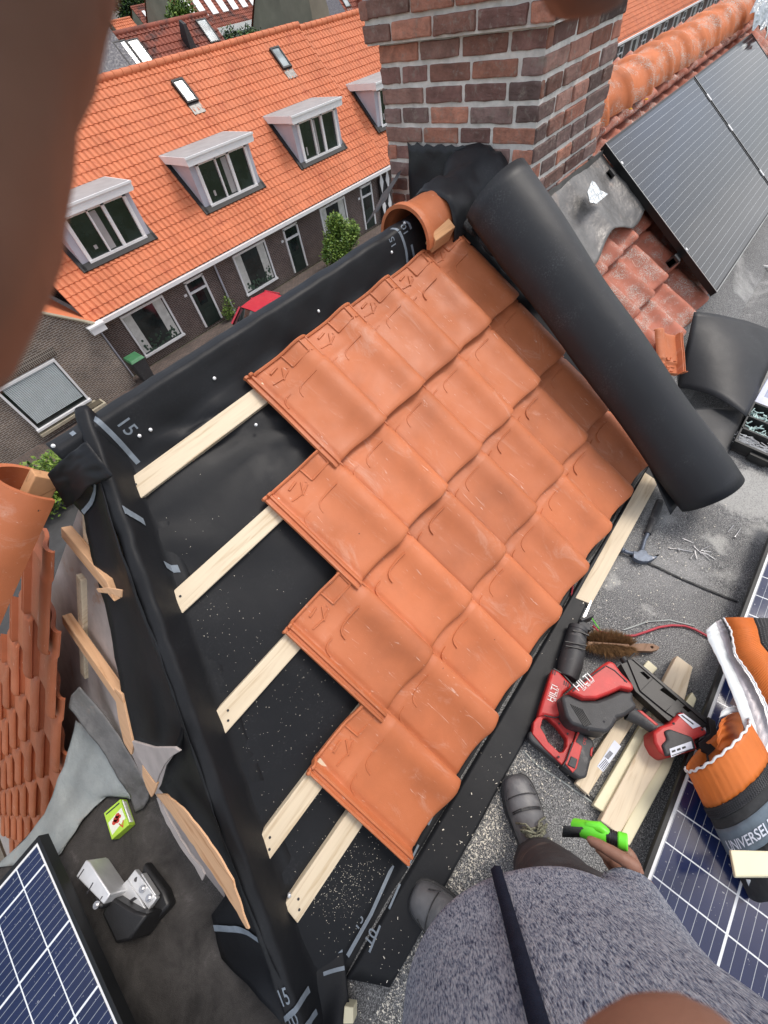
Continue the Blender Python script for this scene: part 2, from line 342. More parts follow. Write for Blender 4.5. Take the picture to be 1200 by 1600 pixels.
# ------------------------------------------------------------------ mesh builder
class MB:
    def __init__(s): s.v = []; s.f = []; s.t = []          # t: tint per face (optional)
    def add(s, vs, fs, tint=None):
        n = len(s.v); s.v += [V(x) for x in vs]; s.f += [tuple(i+n for i in f) for f in fs]
        s.t += [tint]*len(fs); return s
    def box(s, c, size, X=V((1,0,0)), Y=V((0,1,0)), Z=V((0,0,1)), tint=None):
        c = V(c); h = [x/2 for x in size]; vs = []
        for k in (-1,1):
            for j in (-1,1):
                for i in (-1,1): vs.append(c + X*(i*h[0]) + Y*(j*h[1]) + Z*(k*h[2]))
        return s.add(vs, [(0,2,3,1),(4,5,7,6),(0,1,5,4),(2,6,7,3),(0,4,6,2),(1,3,7,5)], tint)
    def hexa(s, b, t):                                      # two quads, bottom and top
        vs = list(b)+list(t); n = len(b)
        fs = [tuple(reversed(range(n))), tuple(range(n, 2*n))]
        fs += [(i, (i+1)%n, n+(i+1)%n, n+i) for i in range(n)]
        return s.add(vs, fs)
    def tube(s, pts, rad, n=8, cap=True, flat=None):
        pts = [V(p) for p in pts]; m = len(pts)
        if isinstance(rad, (int, float)): rad = [rad]*m
        rings = []; up = None
        for i, p in enumerate(pts):
            d = (pts[min(i+1, m-1)]-pts[max(i-1, 0)]).normalized()
            if up is None:
                up = V((0,0,1)) if abs(d.z) < .9 else V((0,1,0))
                if flat: up = V(flat[2])
            x = d.cross(up).normalized(); up = x.cross(d).normalized()
            fa, fb = (flat[0], flat[1]) if flat else (1, 1)
            rings.append([p + x*(math.cos(2*math.pi*k/n)*rad[i]*fa) + up*(math.sin(2*math.pi*k/n)*rad[i]*fb) for k in range(n)])
        vs = [q for r in rings for q in r]; fs = []
        for i in range(m-1):
            for k in range(n): fs.append((i*n+k, i*n+(k+1)%n, (i+1)*n+(k+1)%n, (i+1)*n+k))
        if cap: fs += [tuple(reversed(range(n))), tuple((m-1)*n+k for k in range(n))]
        return s.add(vs, fs)
    def grid(s, fn, nu, nv):
        vs = [fn(i/nu, j/nv) for j in range(nv+1) for i in range(nu+1)]; w_ = nu+1
        return s.add(vs, [(j*w_+i, j*w_+i+1, (j+1)*w_+i+1, (j+1)*w_+i) for j in range(nv) for i in range(nu)])
    def rows(s, rows, closed=False):                        # loft a list of equal-length point rows
        n = len(rows[0]); vs = [p for r in rows for p in r]; fs = []
        for j in range(len(rows)-1):
            for i in range(n if closed else n-1):
                fs.append((j*n+i, j*n+(i+1)%n, (j+1)*n+(i+1)%n, (j+1)*n+i))
        return s.add(vs, fs)
    def shell(s, rows, th, nrm=None):
        """loft rows and give it thickness th"""
        n = len(rows[0]); m = len(rows); P = [[V(p) for p in r] for r in rows]; N = []
        for j in range(m):
            q = []
            for i in range(n):
                du = P[j][min(i+1, n-1)]-P[j][max(i-1, 0)]; dv = P[min(j+1, m-1)][i]-P[max(j-1, 0)][i]
                x = du.cross(dv); x = x.normalized() if x.length > 1e-12 else V((0,0,1))
                q.append(x)
            N.append(q)
        vs = [p for r in P for p in r] + [P[j][i]-N[j][i]*th for j in range(m) for i in range(n)]
        o = n*m; fs = []
        for j in range(m-1):
            for i in range(n-1):
                A = j*n+i; fs.append((A, A+1, A+n+1, A+n)); fs.append((o+A, o+A+n, o+A+n+1, o+A+1))
        for i in range(n-1):
            fs.append((i+1, i, o+i, o+i+1)); b = (m-1)*n+i; fs.append((b, b+1, o+b+1, o+b))
        for j in range(m-1):
            A = j*n; fs.append((A, A+n, o+A+n, o+A)); b = j*n+n-1; fs.append((b+n, b, o+b, o+b+n))
        return s.add(vs, fs)
    def prism(s, poly, d):                                  # polygon pushed along vector d
        poly = [V(p) for p in poly]; return s.hexa([p+V(d) for p in poly], poly)
    def ball(s, c, r, n=10, sc=(1,1,1)):
        c = V(c); vs = []; fs = []; m = max(4, n//2)
        for j in range(m+1):
            th = math.pi*j/m
            for i in range(n):
                ph = 2*math.pi*i/n
                vs.append(c+V((math.sin(th)*math.cos(ph)*r*sc[0], math.sin(th)*math.sin(ph)*r*sc[1], math.cos(th)*r*sc[2])))
        for j in range(m):
            for i in range(n): fs.append((j*n+i, (j+1)*n+i, (j+1)*n+(i+1)%n, j*n+(i+1)%n))
        return s.add(vs, fs)

def mesh(name, mb, off=V((0,0,0)), mat=None, smooth=None):
    me = bpy.data.meshes.new(name)
    me.from_pydata([tuple(p-off) for p in mb.v], [], mb.f)
    if any(t is not None for t in mb.t):
        at = me.attributes.new('tint', 'FLOAT_COLOR', 'FACE')
        for i, t in enumerate(mb.t): at.data[i].color = (*(t or (.3,.3,.3)), 1)
    me.validate(); me.update()
    bm = bmesh.new(); bm.from_mesh(me); bmesh.ops.recalc_face_normals(bm, faces=bm.faces)
    bm.to_mesh(me); bm.free()
    if mat: me.materials.append(mat)
    if smooth is not None:
        if smooth >= 180:
            for p in me.polygons: p.use_smooth = True
        else:
            for p in me.polygons: p.use_smooth = True
            me.set_sharp_from_angle(angle=R(smooth))
    return me
def base(o): 
    while o.parent: o = o.parent
    return o
def woff(o):
    p = V((0,0,0))
    while o: p += o.location; o = o.parent
    return p
def obj(name, mb, mat, parent=None, smooth=35, bevel=0, label=None, seg=2):
    """world-space mesh linked as one object under parent (parents are never rotated when used here)"""
    off = woff(parent) if parent else V((0,0,0))
    if parent is None and mb.v:
        lo = V((min(p.x for p in mb.v), min(p.y for p in mb.v), min(p.z for p in mb.v))); hi = V((max(p.x for p in mb.v), max(p.y for p in mb.v), 0))
        off = V(((lo.x+hi.x)/2, (lo.y+hi.y)/2, lo.z))
    o = bpy.data.objects.new(name, mesh(name, mb, off, mat, smooth)); COL.objects.link(o)
    if parent: o.parent = parent
    else: o.location = off
    if bevel:
        b = o.modifiers.new('bevel', 'BEVEL'); b.width = bevel; b.segments = seg; b.limit_method = 'ANGLE'; b.angle_limit = R(40)
    if label: o['label'] = label
    return o
def tag(o, label, cat, group=None):
    o['label'] = label; o['category'] = cat
    if group: o['group'] = group
    return o
def struct(o, kind='structure'):
    o['kind'] = kind; return o
def thing(name, label, cat, loc, group=None):
    o = bpy.data.objects.new(name, None); COL.objects.link(o); o.location = V(loc); o.empty_display_size = .05
    return tag(o, label, cat, group)
def text_polys(txt, size=1.0, font_bold=.0):
    cu = bpy.data.curves.new('lettering', 'FONT'); cu.body = txt; cu.size = size; cu.resolution_u = 3; cu.offset = font_bold
    ob = bpy.data.objects.new('lettering', cu); COL.objects.link(ob)
    dg = bpy.context.evaluated_depsgraph_get(); me = ob.evaluated_get(dg).to_mesh()
    vs = [tuple(v.co) for v in me.vertices]; fs = [tuple(p.vertices) for p in me.polygons]
    ob.evaluated_get(dg).to_mesh_clear(); bpy.data.objects.remove(ob); bpy.data.curves.remove(cu)
    return vs, fs
def lettering(mb, txt, size, o, ex, ey, lift=0, bold=.006, fn=None):
    """flat lettering laid out from o along ex (reading direction) and ey (up); fn drapes (x, y) on a surface instead"""
    vs, fs = text_polys(txt, 1.0, bold); vs = [(x*size, y*size, z) for x, y, z in vs]
    if fn: mb.add([fn(x, y) for x, y, _ in vs], fs)
    else:
        n = V(ex).cross(V(ey)).normalized()*lift
        mb.add([V(o)+V(ex)*x+V(ey)*y+n for x, y, _ in vs], fs)
    return mb
ORD_ = ['first','second','third','fourth','fifth','sixth','seventh','eighth','ninth','tenth','eleventh','twelfth','thirteenth','fourteenth','fifteenth','sixteenth','seventeenth','eighteenth','nineteenth','twentieth']
ORD = ORD_ + ['twenty '+q for q in ORD_[:9]]
def skinned(name, mb, mat, parent, vox, smooth_it=4):
    o = obj(name, mb, mat, parent, 180)
    r = o.modifiers.new('one_surface', 'REMESH'); r.mode = 'VOXEL'; r.voxel_size = vox; r.use_smooth_shade = True
    s_ = o.modifiers.new('soften', 'SMOOTH'); s_.iterations = smooth_it; s_.factor = .5
    return o

# ------------------------------------------------------------------ roof tile (x across, y up the slope, z off the roof; the lower left of its cover is the origin)
TW, TL, TF = .24, .3325, .412
TX = [(-.036,.003),(-.033,.011),(-.027,.011),(-.024,.004),(-.017,.004),(-.014,.011),(-.007,.011),(-.003,.003),(.002,-.008),(.009,-.0095),(.015,-.006),(.028,-.0055),(.055,-.005),(.085,-.0035),(.115,-.0005),(.138,.005),(.158,.0135),(.175,.0215),(.190,.0265),(.206,.0285),(.221,.0275),(.233,.0235),(.2400,.0185),(.2425,.012)]
def tz(x):
    for (x0, z0), (x1, z1) in zip(TX, TX[1:]):
        if x0 <= x <= x1: return z0+(z1-z0)*(x-x0)/(x1-x0)
    return TX[-1][1]
def ttilt(y): return -.042 + .027*(1-y/TL)
def tile_mesh(name, mat, wob=0.0, seed=0, feat=True):
    mb = MB(); ys = [0,.004,.012,.03,.07,.12,.17,.22,.26,.29,.300,.308,.34,.37,.395,TF]
    rows = []
    for y in ys:
        row = []
        for x, z in TX:
            hd = -.005*min(1, max(0, (y-.300)/.008))
            e = -.006*(1-min(1, y/.012))**2 if x > -.004 else -.003*(1-min(1, y/.012))
            q = V((x*4.1+seed, y*5.3, seed*.7))
            zz = z + ttilt(y) + (hd if x > .0 else 0) + e + wob*noise.noise(q)
            yy = y + (.0025*noise.noise(V((x*25, seed, 3))) if y == 0 else 0) + (.004*math.sin(x*26) if y < .01 else 0)
            row.append(V((x, yy, zz)))
        rows.append(row)
    mb.shell(rows, .0115)
    if feat:
        def P(x, y, dz=0): return V((x, y, tz(x)+ttilt(y)-(.005 if y > .3 and x > 0 else 0)+dz))
        def rib(pts, r=.0028): mb.tube([P(x, y, .0012) for x, y in pts], r, 6)
        rib([(.172,.288),(.15,.2875),(.125,.286),(.10,.283),(.086,.277),(.078,.266),(.074,.248)], .0036)
        rib([(.006,.248),(.009,.264),(.016,.275),(.028,.281),(.048,.283)], .0034)
        mb.tube([P(x, TF-.003, .003) for x, _ in TX[::1]], .0055, 6)
        rib([(.128,.352),(.205,.356)], .004); rib([(.128,.352),(.126,.405)], .0035); rib([(.205,.356),(.207,.405)], .004); rib([(.238,.315),(.238,.405)], .004)
        rib([(.214,.352),(.24,.352)], .003)
        rib([(.05,.378),(.085,.384)], .0045); rib([(.03,.345),(.075,.340),(.108,.352)], .003); rib([(.072,.335),(.098,.372)], .003)
        mb.tube([P(.112,.362,-.002), P(.112,.362,.0018)], .0042, 8)
    me = mesh(name, mb, V((0,0,0)), mat, 50)
    return me
def frame(o, X, Y, Z): 
    m = Matrix((X, Y, Z)).transposed().to_4x4(); m.translation = o; return m
def patch(cor, bul, n=16, fn=None):
    rows = []
    for j in range(n+1):
        v = j/n; row = []
        for i in range(n+1):
            u = i/n; p = cor[0].lerp(cor[1], u).lerp(cor[3].lerp(cor[2], u), v)
            row.append(p+V((0,0,bul*math.sin(u*math.pi)**.8*(.5+.5*math.sin(v*math.pi))+.006*nz(p, 7)))+(fn(u, v) if fn else V((0,0,0))))
        rows.append(row)
    return rows
# ================================================================== ground and street level
GZ = -7.4
mb = MB(); mb.grid(lambda u, v: V((-300+600*u, -250+700*v, GZ)), 12, 12)
struct(obj('ground', mb, M['grass']))
mb = MB(); mb.grid(lambda u, v: V((-80+200*u, 7.2+6.6*v, GZ+.012)), 20, 2)
struct(obj('road', mb, M['asphalt']))
mb = MB(); mb.box((20, 15.9, GZ+.06), (200, 4.1, .12)); mb.box((20, 6.0, GZ+.06), (200, 2.4, .12))
struct(obj('pavement', mb, M['pave']))

# ================================================================== the house we stand on
house = thing('house', 'roof and flat dormer top of the house being retiled, brick chimney on its ridge', 'house', (0, 2, GZ))
XR = 8.0
# boarding: three roof planes
def slab(mb, quad, th):
    quad = [V(p) for p in quad]; n = (quad[1]-quad[0]).cross(quad[2]-quad[0]).normalized()
    if n.z < 0: n = -n
    mb.hexa([p-n*th for p in quad], quad)
E0 = hip(-1.067)
mb = MB(); dn = V((0,0,-.02)); slab(mb, [V((E0.x, -1.067, 0))+dn, V((XR, -1.067, 0))+dn, V((XR, RY, RZ))+dn, PEAK+dn], .03)
obj('rear_slope', mb, M['raw_x'], house)
zC = -4.6; yC = RY + (RZ-zC)/TB
mb = MB(); slab(mb, [PEAK, (XR, RY, RZ), (XR, yC, zC), (PEAK.x-(yC-RY), yC, zC)], .03)
mb2 = MB(); slab(mb2, [(1.28, -1.07, .006), (XR, -1.07, .006), (XR, -.70, deckA(-.70)+.006), (1.28, -.70, deckA(-.70)+.006)], .008); obj('felt_upstand', mb2, M['felt'], house)
obj('street_slope', mb, M['clay_side'], house)
xB = (zC-1.657)/TB
mb = MB()
slab(mb, [PEAK, (PEAK.x-(yC-RY), yC, zC), (xB, .02, zC), (-1.249, .02, 0), hip(.02)], .03)
hq = [onpl(p, V((0,0,1.636)), V((-TB,0,1)).normalized()) for p in ((238,1232), (262,1275), (318,1362), (380,1440))]
slab(mb, [hip(.02), (-1.249, .02, 0), hq[0], hip(hq[0].y)], .012); slab(mb, [hip(hq[0].y), hq[0], hq[1], hip(hq[1].y)], .012); slab(mb, [hip(hq[1].y), hq[1], hq[2], hip(hq[2].y)], .012); slab(mb, [hip(hq[2].y), hq[2], hq[3], hip(hq[3].y)], .012)
obj('hip_slope', mb, M['paper'], house)
# flat roof with felt seams
def fbump(x, y): return .004*noise.noise(V((x*2, y*2, 0)))+.0025*noise.noise(V((x*7, y*7, 4)))
mb = MB(); mb.grid(lambda u, v: V((-1.36+(XR+1.36)*u, -4.4+3.5*v, fbump(-1.36+(XR+1.36)*u, -4.4+3.5*v))), 150, 60)
mb.grid(lambda u, v: V((-3.6+2.24*u, -4.4+4.452*v, fbump(-3.6+2.24*u, -4.4+4.452*v))), 50, 90)
mb.grid(lambda u, v: V((-1.36+.5*u, -.9+.952*v, fbump(-1.36+.5*u, -.9+.952*v))), 10, 20)
mb.box((-1.2, -2.2, -.08), (4.7, 4.3, .12)); mb.box((4.5, -2.75, -.08), (7, 3.3, .12)); mb.box((-2.45, -.05, -.08), (2.2, .19, .12))
fr = obj('flat_roof', mb, M['felt'], house, 180)
fr['label'] = 'grey mineral felt flat roof with pale worn patches'
def seam(pts, wdt=.012, hh=.006):
    m = MB(); P3 = [onz(p, .004) for p in pts]; 
    P4 = []
    for i in range(len(P3)-1):
        for k in range(8):
            q = P3[i].lerp(P3[i+1], k/8); P4.append(q+V((.006*nz(q, 9), .006*nz(q+V((3,0,0)), 9), 0)))
    P4.append(P3[-1]); m.tube(P4, wdt/2, 6, True, (1, .5, (0,0,1))); return m
sb = MB()
for pts in ([(1022,885),(1090,915),(1152,940)], [(985,868),(1022,885)], [(833,1150),(880,1205),(930,1255)]):
    obj('felt_seam', seam(pts), M['sealant'], fr)
sb = MB()
for pts in ([(818,1172),(840,1195),(880,1222),(935,1262)], [(975,985),(1010,972),(1045,968),(1085,978)]):
    obj('seam_edge', seam(pts, .006), M['lead'], fr)
# walls and gutter below
mb = MB(); mb.box((.6, -4.2, GZ/2-.07), (15, .3, -GZ-.16)); mb.box((1.0, yC-.35, (GZ+zC)/2), (14, .3, zC-GZ)); 
mb.box((-5.2, .1, (GZ+zC)/2), (.3, 8, zC-GZ)); mb.box((8, -.3, (GZ+zC)/2-.2), (.3, 8, zC-GZ-.4)); mb.box((-3.5, -2.1, -3.0), (.2, 4.2, 5.7))
obj('wall', mb, M['gable_brick'], house)

# ------------------------------------------------------------------ chimney, brick by brick
CX0, CX1, CY0, CY1 = 1.523, 2.262, -.092, .715
ch = MB(); CH = .0665; zt = 1.470
core = MB(); core.box(((CX0+CX1)/2, (CY0+CY1)/2, .75), (CX1-CX0-.016, CY1-CY0-.016, 1.46)); core.box(((CX0+CX1)/2, (CY0+CY1)/2, 1.73), (CX1-CX0+.06, CY1-CY0+.06, .52))
tints = [(.150,.075,.058),(.115,.062,.054),(.19,.082,.058),(.078,.052,.048),(.22,.10,.070),(.10,.066,.060),(.14,.080,.066)]
rnd = random.Random(4)
for cI in range(-14, 8):
    z0 = zt + cI*CH; ex = 0 if cI < 0 else (.042 if cI < 1 else .048 if cI < 5 else .02)
    x0, x1, y0, y1 = CX0-ex, CX1+ex, CY0-ex, CY1+ex
    for face in range(4):
        along = (y1-y0) if face in (0, 2) else (x1-x0); odd = (cI+face) % 2
        p = 0 if odd else -.105
        first = True
        while p < along-.02:
            L_ = .21 if rnd.random() < .75 else .155
            L_ += rnd.uniform(-.008, .008)
            s0 = max(p, 0); s1 = min(p+L_, along)
            if along-s1 < .07: s1 = along
            if s1-s0 > .03:
                mid = (s0+s1)/2; ln = s1-s0-.014; hgt = CH-.0145+rnd.uniform(-.003, .002); zz = z0+CH/2+rnd.uniform(-.0015,.0015); pr = rnd.uniform(-.004, .004)
                t = rnd.choice(tints); g = rnd.uniform(2.1, 3.7); t = tuple(c*g for c in t)
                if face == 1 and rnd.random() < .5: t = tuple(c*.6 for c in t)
                d = .10
                if face == 0: c, sz = (x0+d/2-pr, y0+mid, zz), (d, ln, hgt)
                elif face == 2: c, sz = (x1-d/2+pr, y0+mid, zz), (d, ln, hgt)
                elif face == 1: c, sz = (x0+mid, y0+d/2-pr, zz), (ln, d, hgt)
                else: c, sz = (x0+mid, y1-d/2+pr, zz), (ln, d, hgt)
                rv = rnd.uniform(-.012, .012)
                ch.box(c, sz, V((math.cos(rv), math.sin(rv), 0)), V((-math.sin(rv), math.cos(rv), 0)), V((0,0,1)), t)
            p += L_
chim = obj('chimney', ch, M['cbrick'], house, None, .005, 'old red brown brick chimney with grey mortar')
b = chim.modifiers[0]; b.segments = 2
dsp = chim.modifiers.new('worn', 'SUBSURF'); dsp.subdivision_type = 'SIMPLE'; dsp.levels = 2; dsp.render_levels = 2
tx = bpy.data.textures.new('wear', 'CLOUDS'); tx.noise_scale = .035
dm = chim.modifiers.new('chip', 'DISPLACE'); dm.texture = tx; dm.strength = .009; dm.mid_level = .55; dm.texture_coords = 'LOCAL'
obj('mortar', core, M['mortar'], chim)
# lead apron in front of the chimney and the rolled black dressing
mb = MB()
def apron(u, v):
    x = 1.50+.86*u; y = CY0+.012-(.31+.02*math.sin(u*9))*v
    q = V((x, y, 0)); return V((x, y, deckA(y)+.178+.018*math.sin(u*13.5)*min(1, v*2)-.0*v+.012*nz(q, 9)+.005*nz(q, 24)))
mb.shell([[apron(i/40, j/24) for i in range(41)] for j in range(25)], .003)
obj('lead_apron', mb, M['lead_dark'], chim, 180, label='wrinkled grey lead apron at the foot of the chimney')
mb = MB()
for j in range(2):
    pts = [(1.50+.86*i/24, CY0-.002-.003*j, deckA(CY0)+.09+.1*j+.006*math.sin(i)) for i in range(25)]
mb.rows([[V((x, y-.006, deckA(CY0)+.09+.11*k+.008*nz((x, k, 0), 14))) for x, y, z in pts] for k in (0, .3, .6, 1)])
obj('lead_upstand', mb, M['lead_dark'], chim, 180)
mb = MB()      # loose bright flap of lead
fl = [onA(p, .12) for p in [(925,282),(918,300),(922,316),(932,318),(950,303),(938,297),(930,285)]]
mb.prism(fl, NA*-.004)
obj('lead_flap', mb, M['foil'], chim, 30)

# ------------------------------------------------------------------ black collar between ridge and chimney
col = thing('rubber_collar', 'black rubber collar sealing the ridge against the left face of the chimney', 'flashing', (1.4, RY, 1.0))
mb = MB(); rows = []
for i in range(17):
    t = i/16; x = 1.13+.385*t; fl_ = max(0, (t-.62)/.38)
    rr = .118+.008*math.sin(t*9)+.022*fl_**1.8; row = []
    for k in range(27):
        an = R(-28)+R(236)*k/26
        y = RY - math.cos(an)*rr*(1.0+.25*fl_); z = 1.0 + .012*t*t + math.sin(an)*rr*.86 - .02*(1-t)
        q = V((x, y, z)); y += .014*nz(q, 11)+.016*abs(nz(q, 19))-.006; z += .014*nz(q+V((5,5,5)), 11)-.022*abs(nz(q+V((2,5,1)), 21))+.008
        if k < 2: z -= .03
        row.append(V((x, y, z)))
    rows.append(row)
mb.shell(rows, .006); obj('sleeve', mb, M['rubber'], col, 180)
mb = MB()
pl = [(-.03,1.02),(-.06,1.15),(-.075,1.245),(.0,1.25),(.1,1.255),(.25,1.245),(.40,1.255),(.52,1.25),(.535,1.19),(.525,1.06),(.52,.93),(.34,.93),(.1,.95)]
g2 = []
for k in range(9):
    row = []
    for i in range(25):
        u = i/24; y = .095+.475*u; top = 1.140+.006*math.sin(i*1.9)+.004*math.sin(i*4.3); bot = .90
        z = bot+(top-bot)*k/8; row.append(V((CX0-.012-.010*abs(nz((y*9, z*9, 1)))-.004*math.sin(k+i*.7), y+.01*nz((z*6, 0, u)), z)))
    g2.append(row)
mb.shell(g2, .004); obj('wall_sheet', mb, M['rubber'], col, 180)
mb = MB()      # sealed edge running down beside the cut tiles
pts = []
for i in range(29):
    t = i/28; v = -.16+.66*t; pts.append(a(1.235+.055*t+.012*math.sin(t*31)+.012*nz((t*9, 0, 0)), v, .012+.012*nz((t*14, 2, 0))))
mb.tube(pts, [.030+.012*nz((i*.9, 4, 0)) for i in range(29)], 8, True, (1.5, .55, NA)); obj('sealed_edge', mb, M['sealant'], col, 180)
mb = MB()
mb.grid(lambda u, v: a(1.22+.32*u, -.18+.60*v, -.035+.05*u+.012*nz((u*6, v*8, 0))), 14, 20)
obj('side_sheet', mb, M['rubber'], col, 180)
mb = MB(); mb.grid(lambda u, v: V((CX0-.01-.18*u, .60+.16*v, .955+.1*(1-u)-.12*v+.01*nz((u*5, v*5, 0)))), 8, 6)
obj('street_sheet', mb, M['rubber'], col, 180)

# ------------------------------------------------------------------ underlay membranes
# 1. main sheet on the rear slope, folding on to the flat roof
def wr(u, v):   # wrinkles
    q = V((u*3.2, v*3.2, 0)); r_ = .010*noise.noise(q)+.004*noise.noise(q*3.1)
    for (px_, py_, k) in ((400,665,.03),(315,600,.02)):
        pass
    return r_
mb = MB(); rows = []
NV = 64
for j in range(NV+1):
    t = j/NV; row = []
    for i in range(49):
        s_ = i/48
        if t < .80:
            y = .15+(-1.055-.15)*(t/.80); xl = hip(y).x-.01
            x = xl+(1.46-xl)*s_; v_ = (-y)/math.cos(PA)
            q = V((x, y, deckA(y)))+NA*(.004+wr(x, v_)+.012*max(0, 1-abs((x-hip(y).x)-.10)/.05)*0)
            # shallow pleats fanning from the screws near the first batten
            d = (V((x, y))-V((-.10, -.03))); an = math.atan2(d.y, d.x); q += NA*(.010*math.sin(an*9)*math.exp(-(d.length/.22)**2))
            d = (V((x, y))-V((-.62, .0))); an = math.atan2(d.y, d.x); q += NA*(.008*math.sin(an*7+1)*math.exp(-(d.length/.2)**2))
        else:
            k = (t-.80)/.20; y0 = -1.055; xl = -1.06+.07*k
            x = xl+(1.30-xl)*s_
            yl = 0; yr = -1.160+.05*min(1, max(0, (x+.15)/.6))
            ye = yr+.006*nz((x*4, 0, 2)); y = y0+(ye-y0)*k
            z = .010*(1-k)**2+.017+.003*nz((x*5, y*9, 0))+.010*math.exp(-((x+1.0)/.12)**2)*k
            q = V((x, y, z))
        row.append(q)
    rows.append(row)
mb.shell(rows, .0012)
underlay = obj('underlay_sheet', mb, M['membrane'], None, 180)
tag(underlay, 'black roofing membrane spread over the bare slope under the battens and onto the flat roof', 'membrane')
def printed(parent, mbs, nm='printed_mark', mat='mark'):
    return obj(nm, mbs, M[mat], parent, None)
def strip_on(mb, pts, wdt, nrm):
    P_ = [V(p) for p in pts]; L_ = []; R_ = []
    for i, p in enumerate(P_):
        d = (P_[min(i+1, len(P_)-1)]-P_[max(i-1, 0)]).normalized(); x = d.cross(V(nrm)).normalized()*(wdt/2)
        L_.append(p+x); R_.append(p-x)
    mb.rows([L_, R_]); return mb
def floor_pts(pp, z=.0285): return [onz(p, z) for p in pp]
mk = MB(); strip_on(mk, floor_pts([(543,1494),(580,1428),(614,1352)]), .010, (0,0,1)); printed(underlay, mk)
for p, q in [((577,1488),(594,1446)),((608,1420),(625,1381)),((637,1355),(654,1320)),((669,1289),(684,1258)),((715,1200),(728,1178)),((762,1120),(772,1100))]:
    mk = MB(); strip_on(mk, floor_pts([p, q]), .006, (0,0,1)); printed(underlay, mk)
def flet(mb, txt, p0, p1, z=.0295):
    o = onz(p0, z); e = onz(p1, z); ex = (e-o).normalized(); ey = V((-ex.y, ex.x, 0)); sz = (e-o).length/(.56*len(txt)); lettering(mb, txt, sz, o, ex, ey, 0, .008)
for a_ in (('15', (558,1456), (571,1432)), ('10', (580,1482), (592,1455))):
    mk = MB(); flet(mk, *a_); printed(underlay, mk, 'lettering')

# 2. ridge sheet folded over the ridge board
def ridge_prof(x):
    e = (x+.6)/1.9
    low = (.066 if x < -.05 else max(.02, .066-.5*(x+.05)))+.003*math.sin(x*9)
    w_ = .012*noise.noise(V((x*4.5, 0, 0))); w2 = .016*noise.noise(V((x*6.3+3, 1, 0)))+.012*math.sin(x*11+1.2)*max(0, 1-abs(x-.15)/.5)
    top = 1.037+.003*noise.noise(V((x*5, 3, 0)))
    return [(low, deckA(low)+.012+abs(w2)*.2), (low+.015, deckA(low+.015)+.014+abs(w2)*.5), (.092+w_*.2, deckA(.092)+.020+w2*.6), (.112+w_*.3, deckA(.112)+.034+w2*.7), (.126, .985+w_*.5), (.134, 1.015), (.140, top-.006), (.150, top), (.170, top+.001), (.190, top), (.200, top-.006), (.206, 1.0), (.215, .95), (.24, .90), (.30, RZ-TB*(.30-RY)+.02), (.37, RZ-TB*(.37-RY)+.014)]
def dense(pr, n=3):
    out = []
    for (y0, z0), (y1, z1) in zip(pr, pr[1:]):
        for k in range(n): out.append((y0+(y1-y0)*k/n, z0+(z1-z0)*k/n))
    return out+[pr[-1]]
mb = MB(); rows = []
for i in range(121):
    x = -.585+1.86*i/120; row = []
    for y, z in dense(ridge_prof(x)):
        d = V((x, y, z)); n1 = .005*nz(d, 14)+(.018*nz(d+V((0,0,9)), 6)+.026*abs(nz((x*5+y*19, y*4, 2)))-.006)*min(1, max(0, (.13-y)/.05))*min(1, max(0, (y-.058)/.03))
        row.append(V((x, y-n1*.6, z+n1)))
    rows.append(row)
mb.shell(rows, .0014)
ridge_sheet = obj('ridge_sheet', mb, M['membrane'], None, 180)
tag(ridge_sheet, 'black membrane folded over the ridge board left of the chimney, printed 15 near both ends', 'membrane')
def on_ridge(x, s):   # s metres from the fold crest down the rear face
    pr = ridge_prof(x)[:9][::-1]; acc = 0
    for (y0, z0), (y1, z1) in zip(pr, pr[1:]):
        l_ = math.hypot(y1-y0, z1-z0)
        if acc+l_ >= s:
            t = (s-acc)/l_; break
        acc += l_; t = 1
    y = y0+(y1-y0)*t; z = z0+(z1-z0)*t
    d = V((x, y, z)); n1 = .005*nz(d, 14)+(.018*nz(d+V((0,0,9)), 6)+.026*abs(nz((x*5+y*19, y*4, 2)))-.006)*min(1, max(0, (.13-y)/.05))*min(1, max(0, (y-.058)/.03))
    n = V((0, (z0-z1), -(y0-y1))); n = V((0, -(abs(z0-z1)), abs(y0-y1))).normalized()
    return V((x, y-n1*.6, z+n1))+n*.0025
for x0, wv, s0, s1 in ((-.455, .004, .0, .17), (.865, .02, .0, .27)):
    L_ = []; R_ = []
    for k in range(30):
        s = s0+(s1-s0)*k/29; xx = x0+wv*math.sin(s*17)
        L_.append(on_ridge(xx-.007, s)); R_.append(on_ridge(xx+.007, s))
    mk = MB(); mk.rows([L_, R_]); printed(ridge_sheet, mk)
for x0, s0, s1 in ((.945, .0, .05), (.925, .10, .17), (-.52, .0, .02)):
    mk = MB(); mk.rows([[on_ridge(x0-.006, s0+(s1-s0)*k/8) for k in range(9)], [on_ridge(x0+.006, s0+(s1-s0)*k/8) for k in range(9)]]); printed(ridge_sheet, mk)
mk = MB(); lettering(mk, "15", .055, None, None, None, fn=lambda x, y: on_ridge(-.425+y, .045+x), bold=.004); printed(ridge_sheet, mk, 'lettering')
mk = MB(); lettering(mk, "15", .042, None, None, None, fn=lambda x, y: on_ridge(.838-y, .072-x), bold=.004); printed(ridge_sheet, mk, 'lettering')
mk = MB(); lettering(mk, "10", .042, None, None, None, fn=lambda x, y: on_ridge(.925-y, .060-x), bold=.004); printed(ridge_sheet, mk, 'lettering')
def screw(parent, p, n, r=.0052):
    m = MB(); p = V(p); n = V(n).normalized(); m.tube([p-n*.004, p+n*.0035, p+n*.005], [r, r, r*.6], 10); obj('screw_head', m, M['alu'], parent, 40)
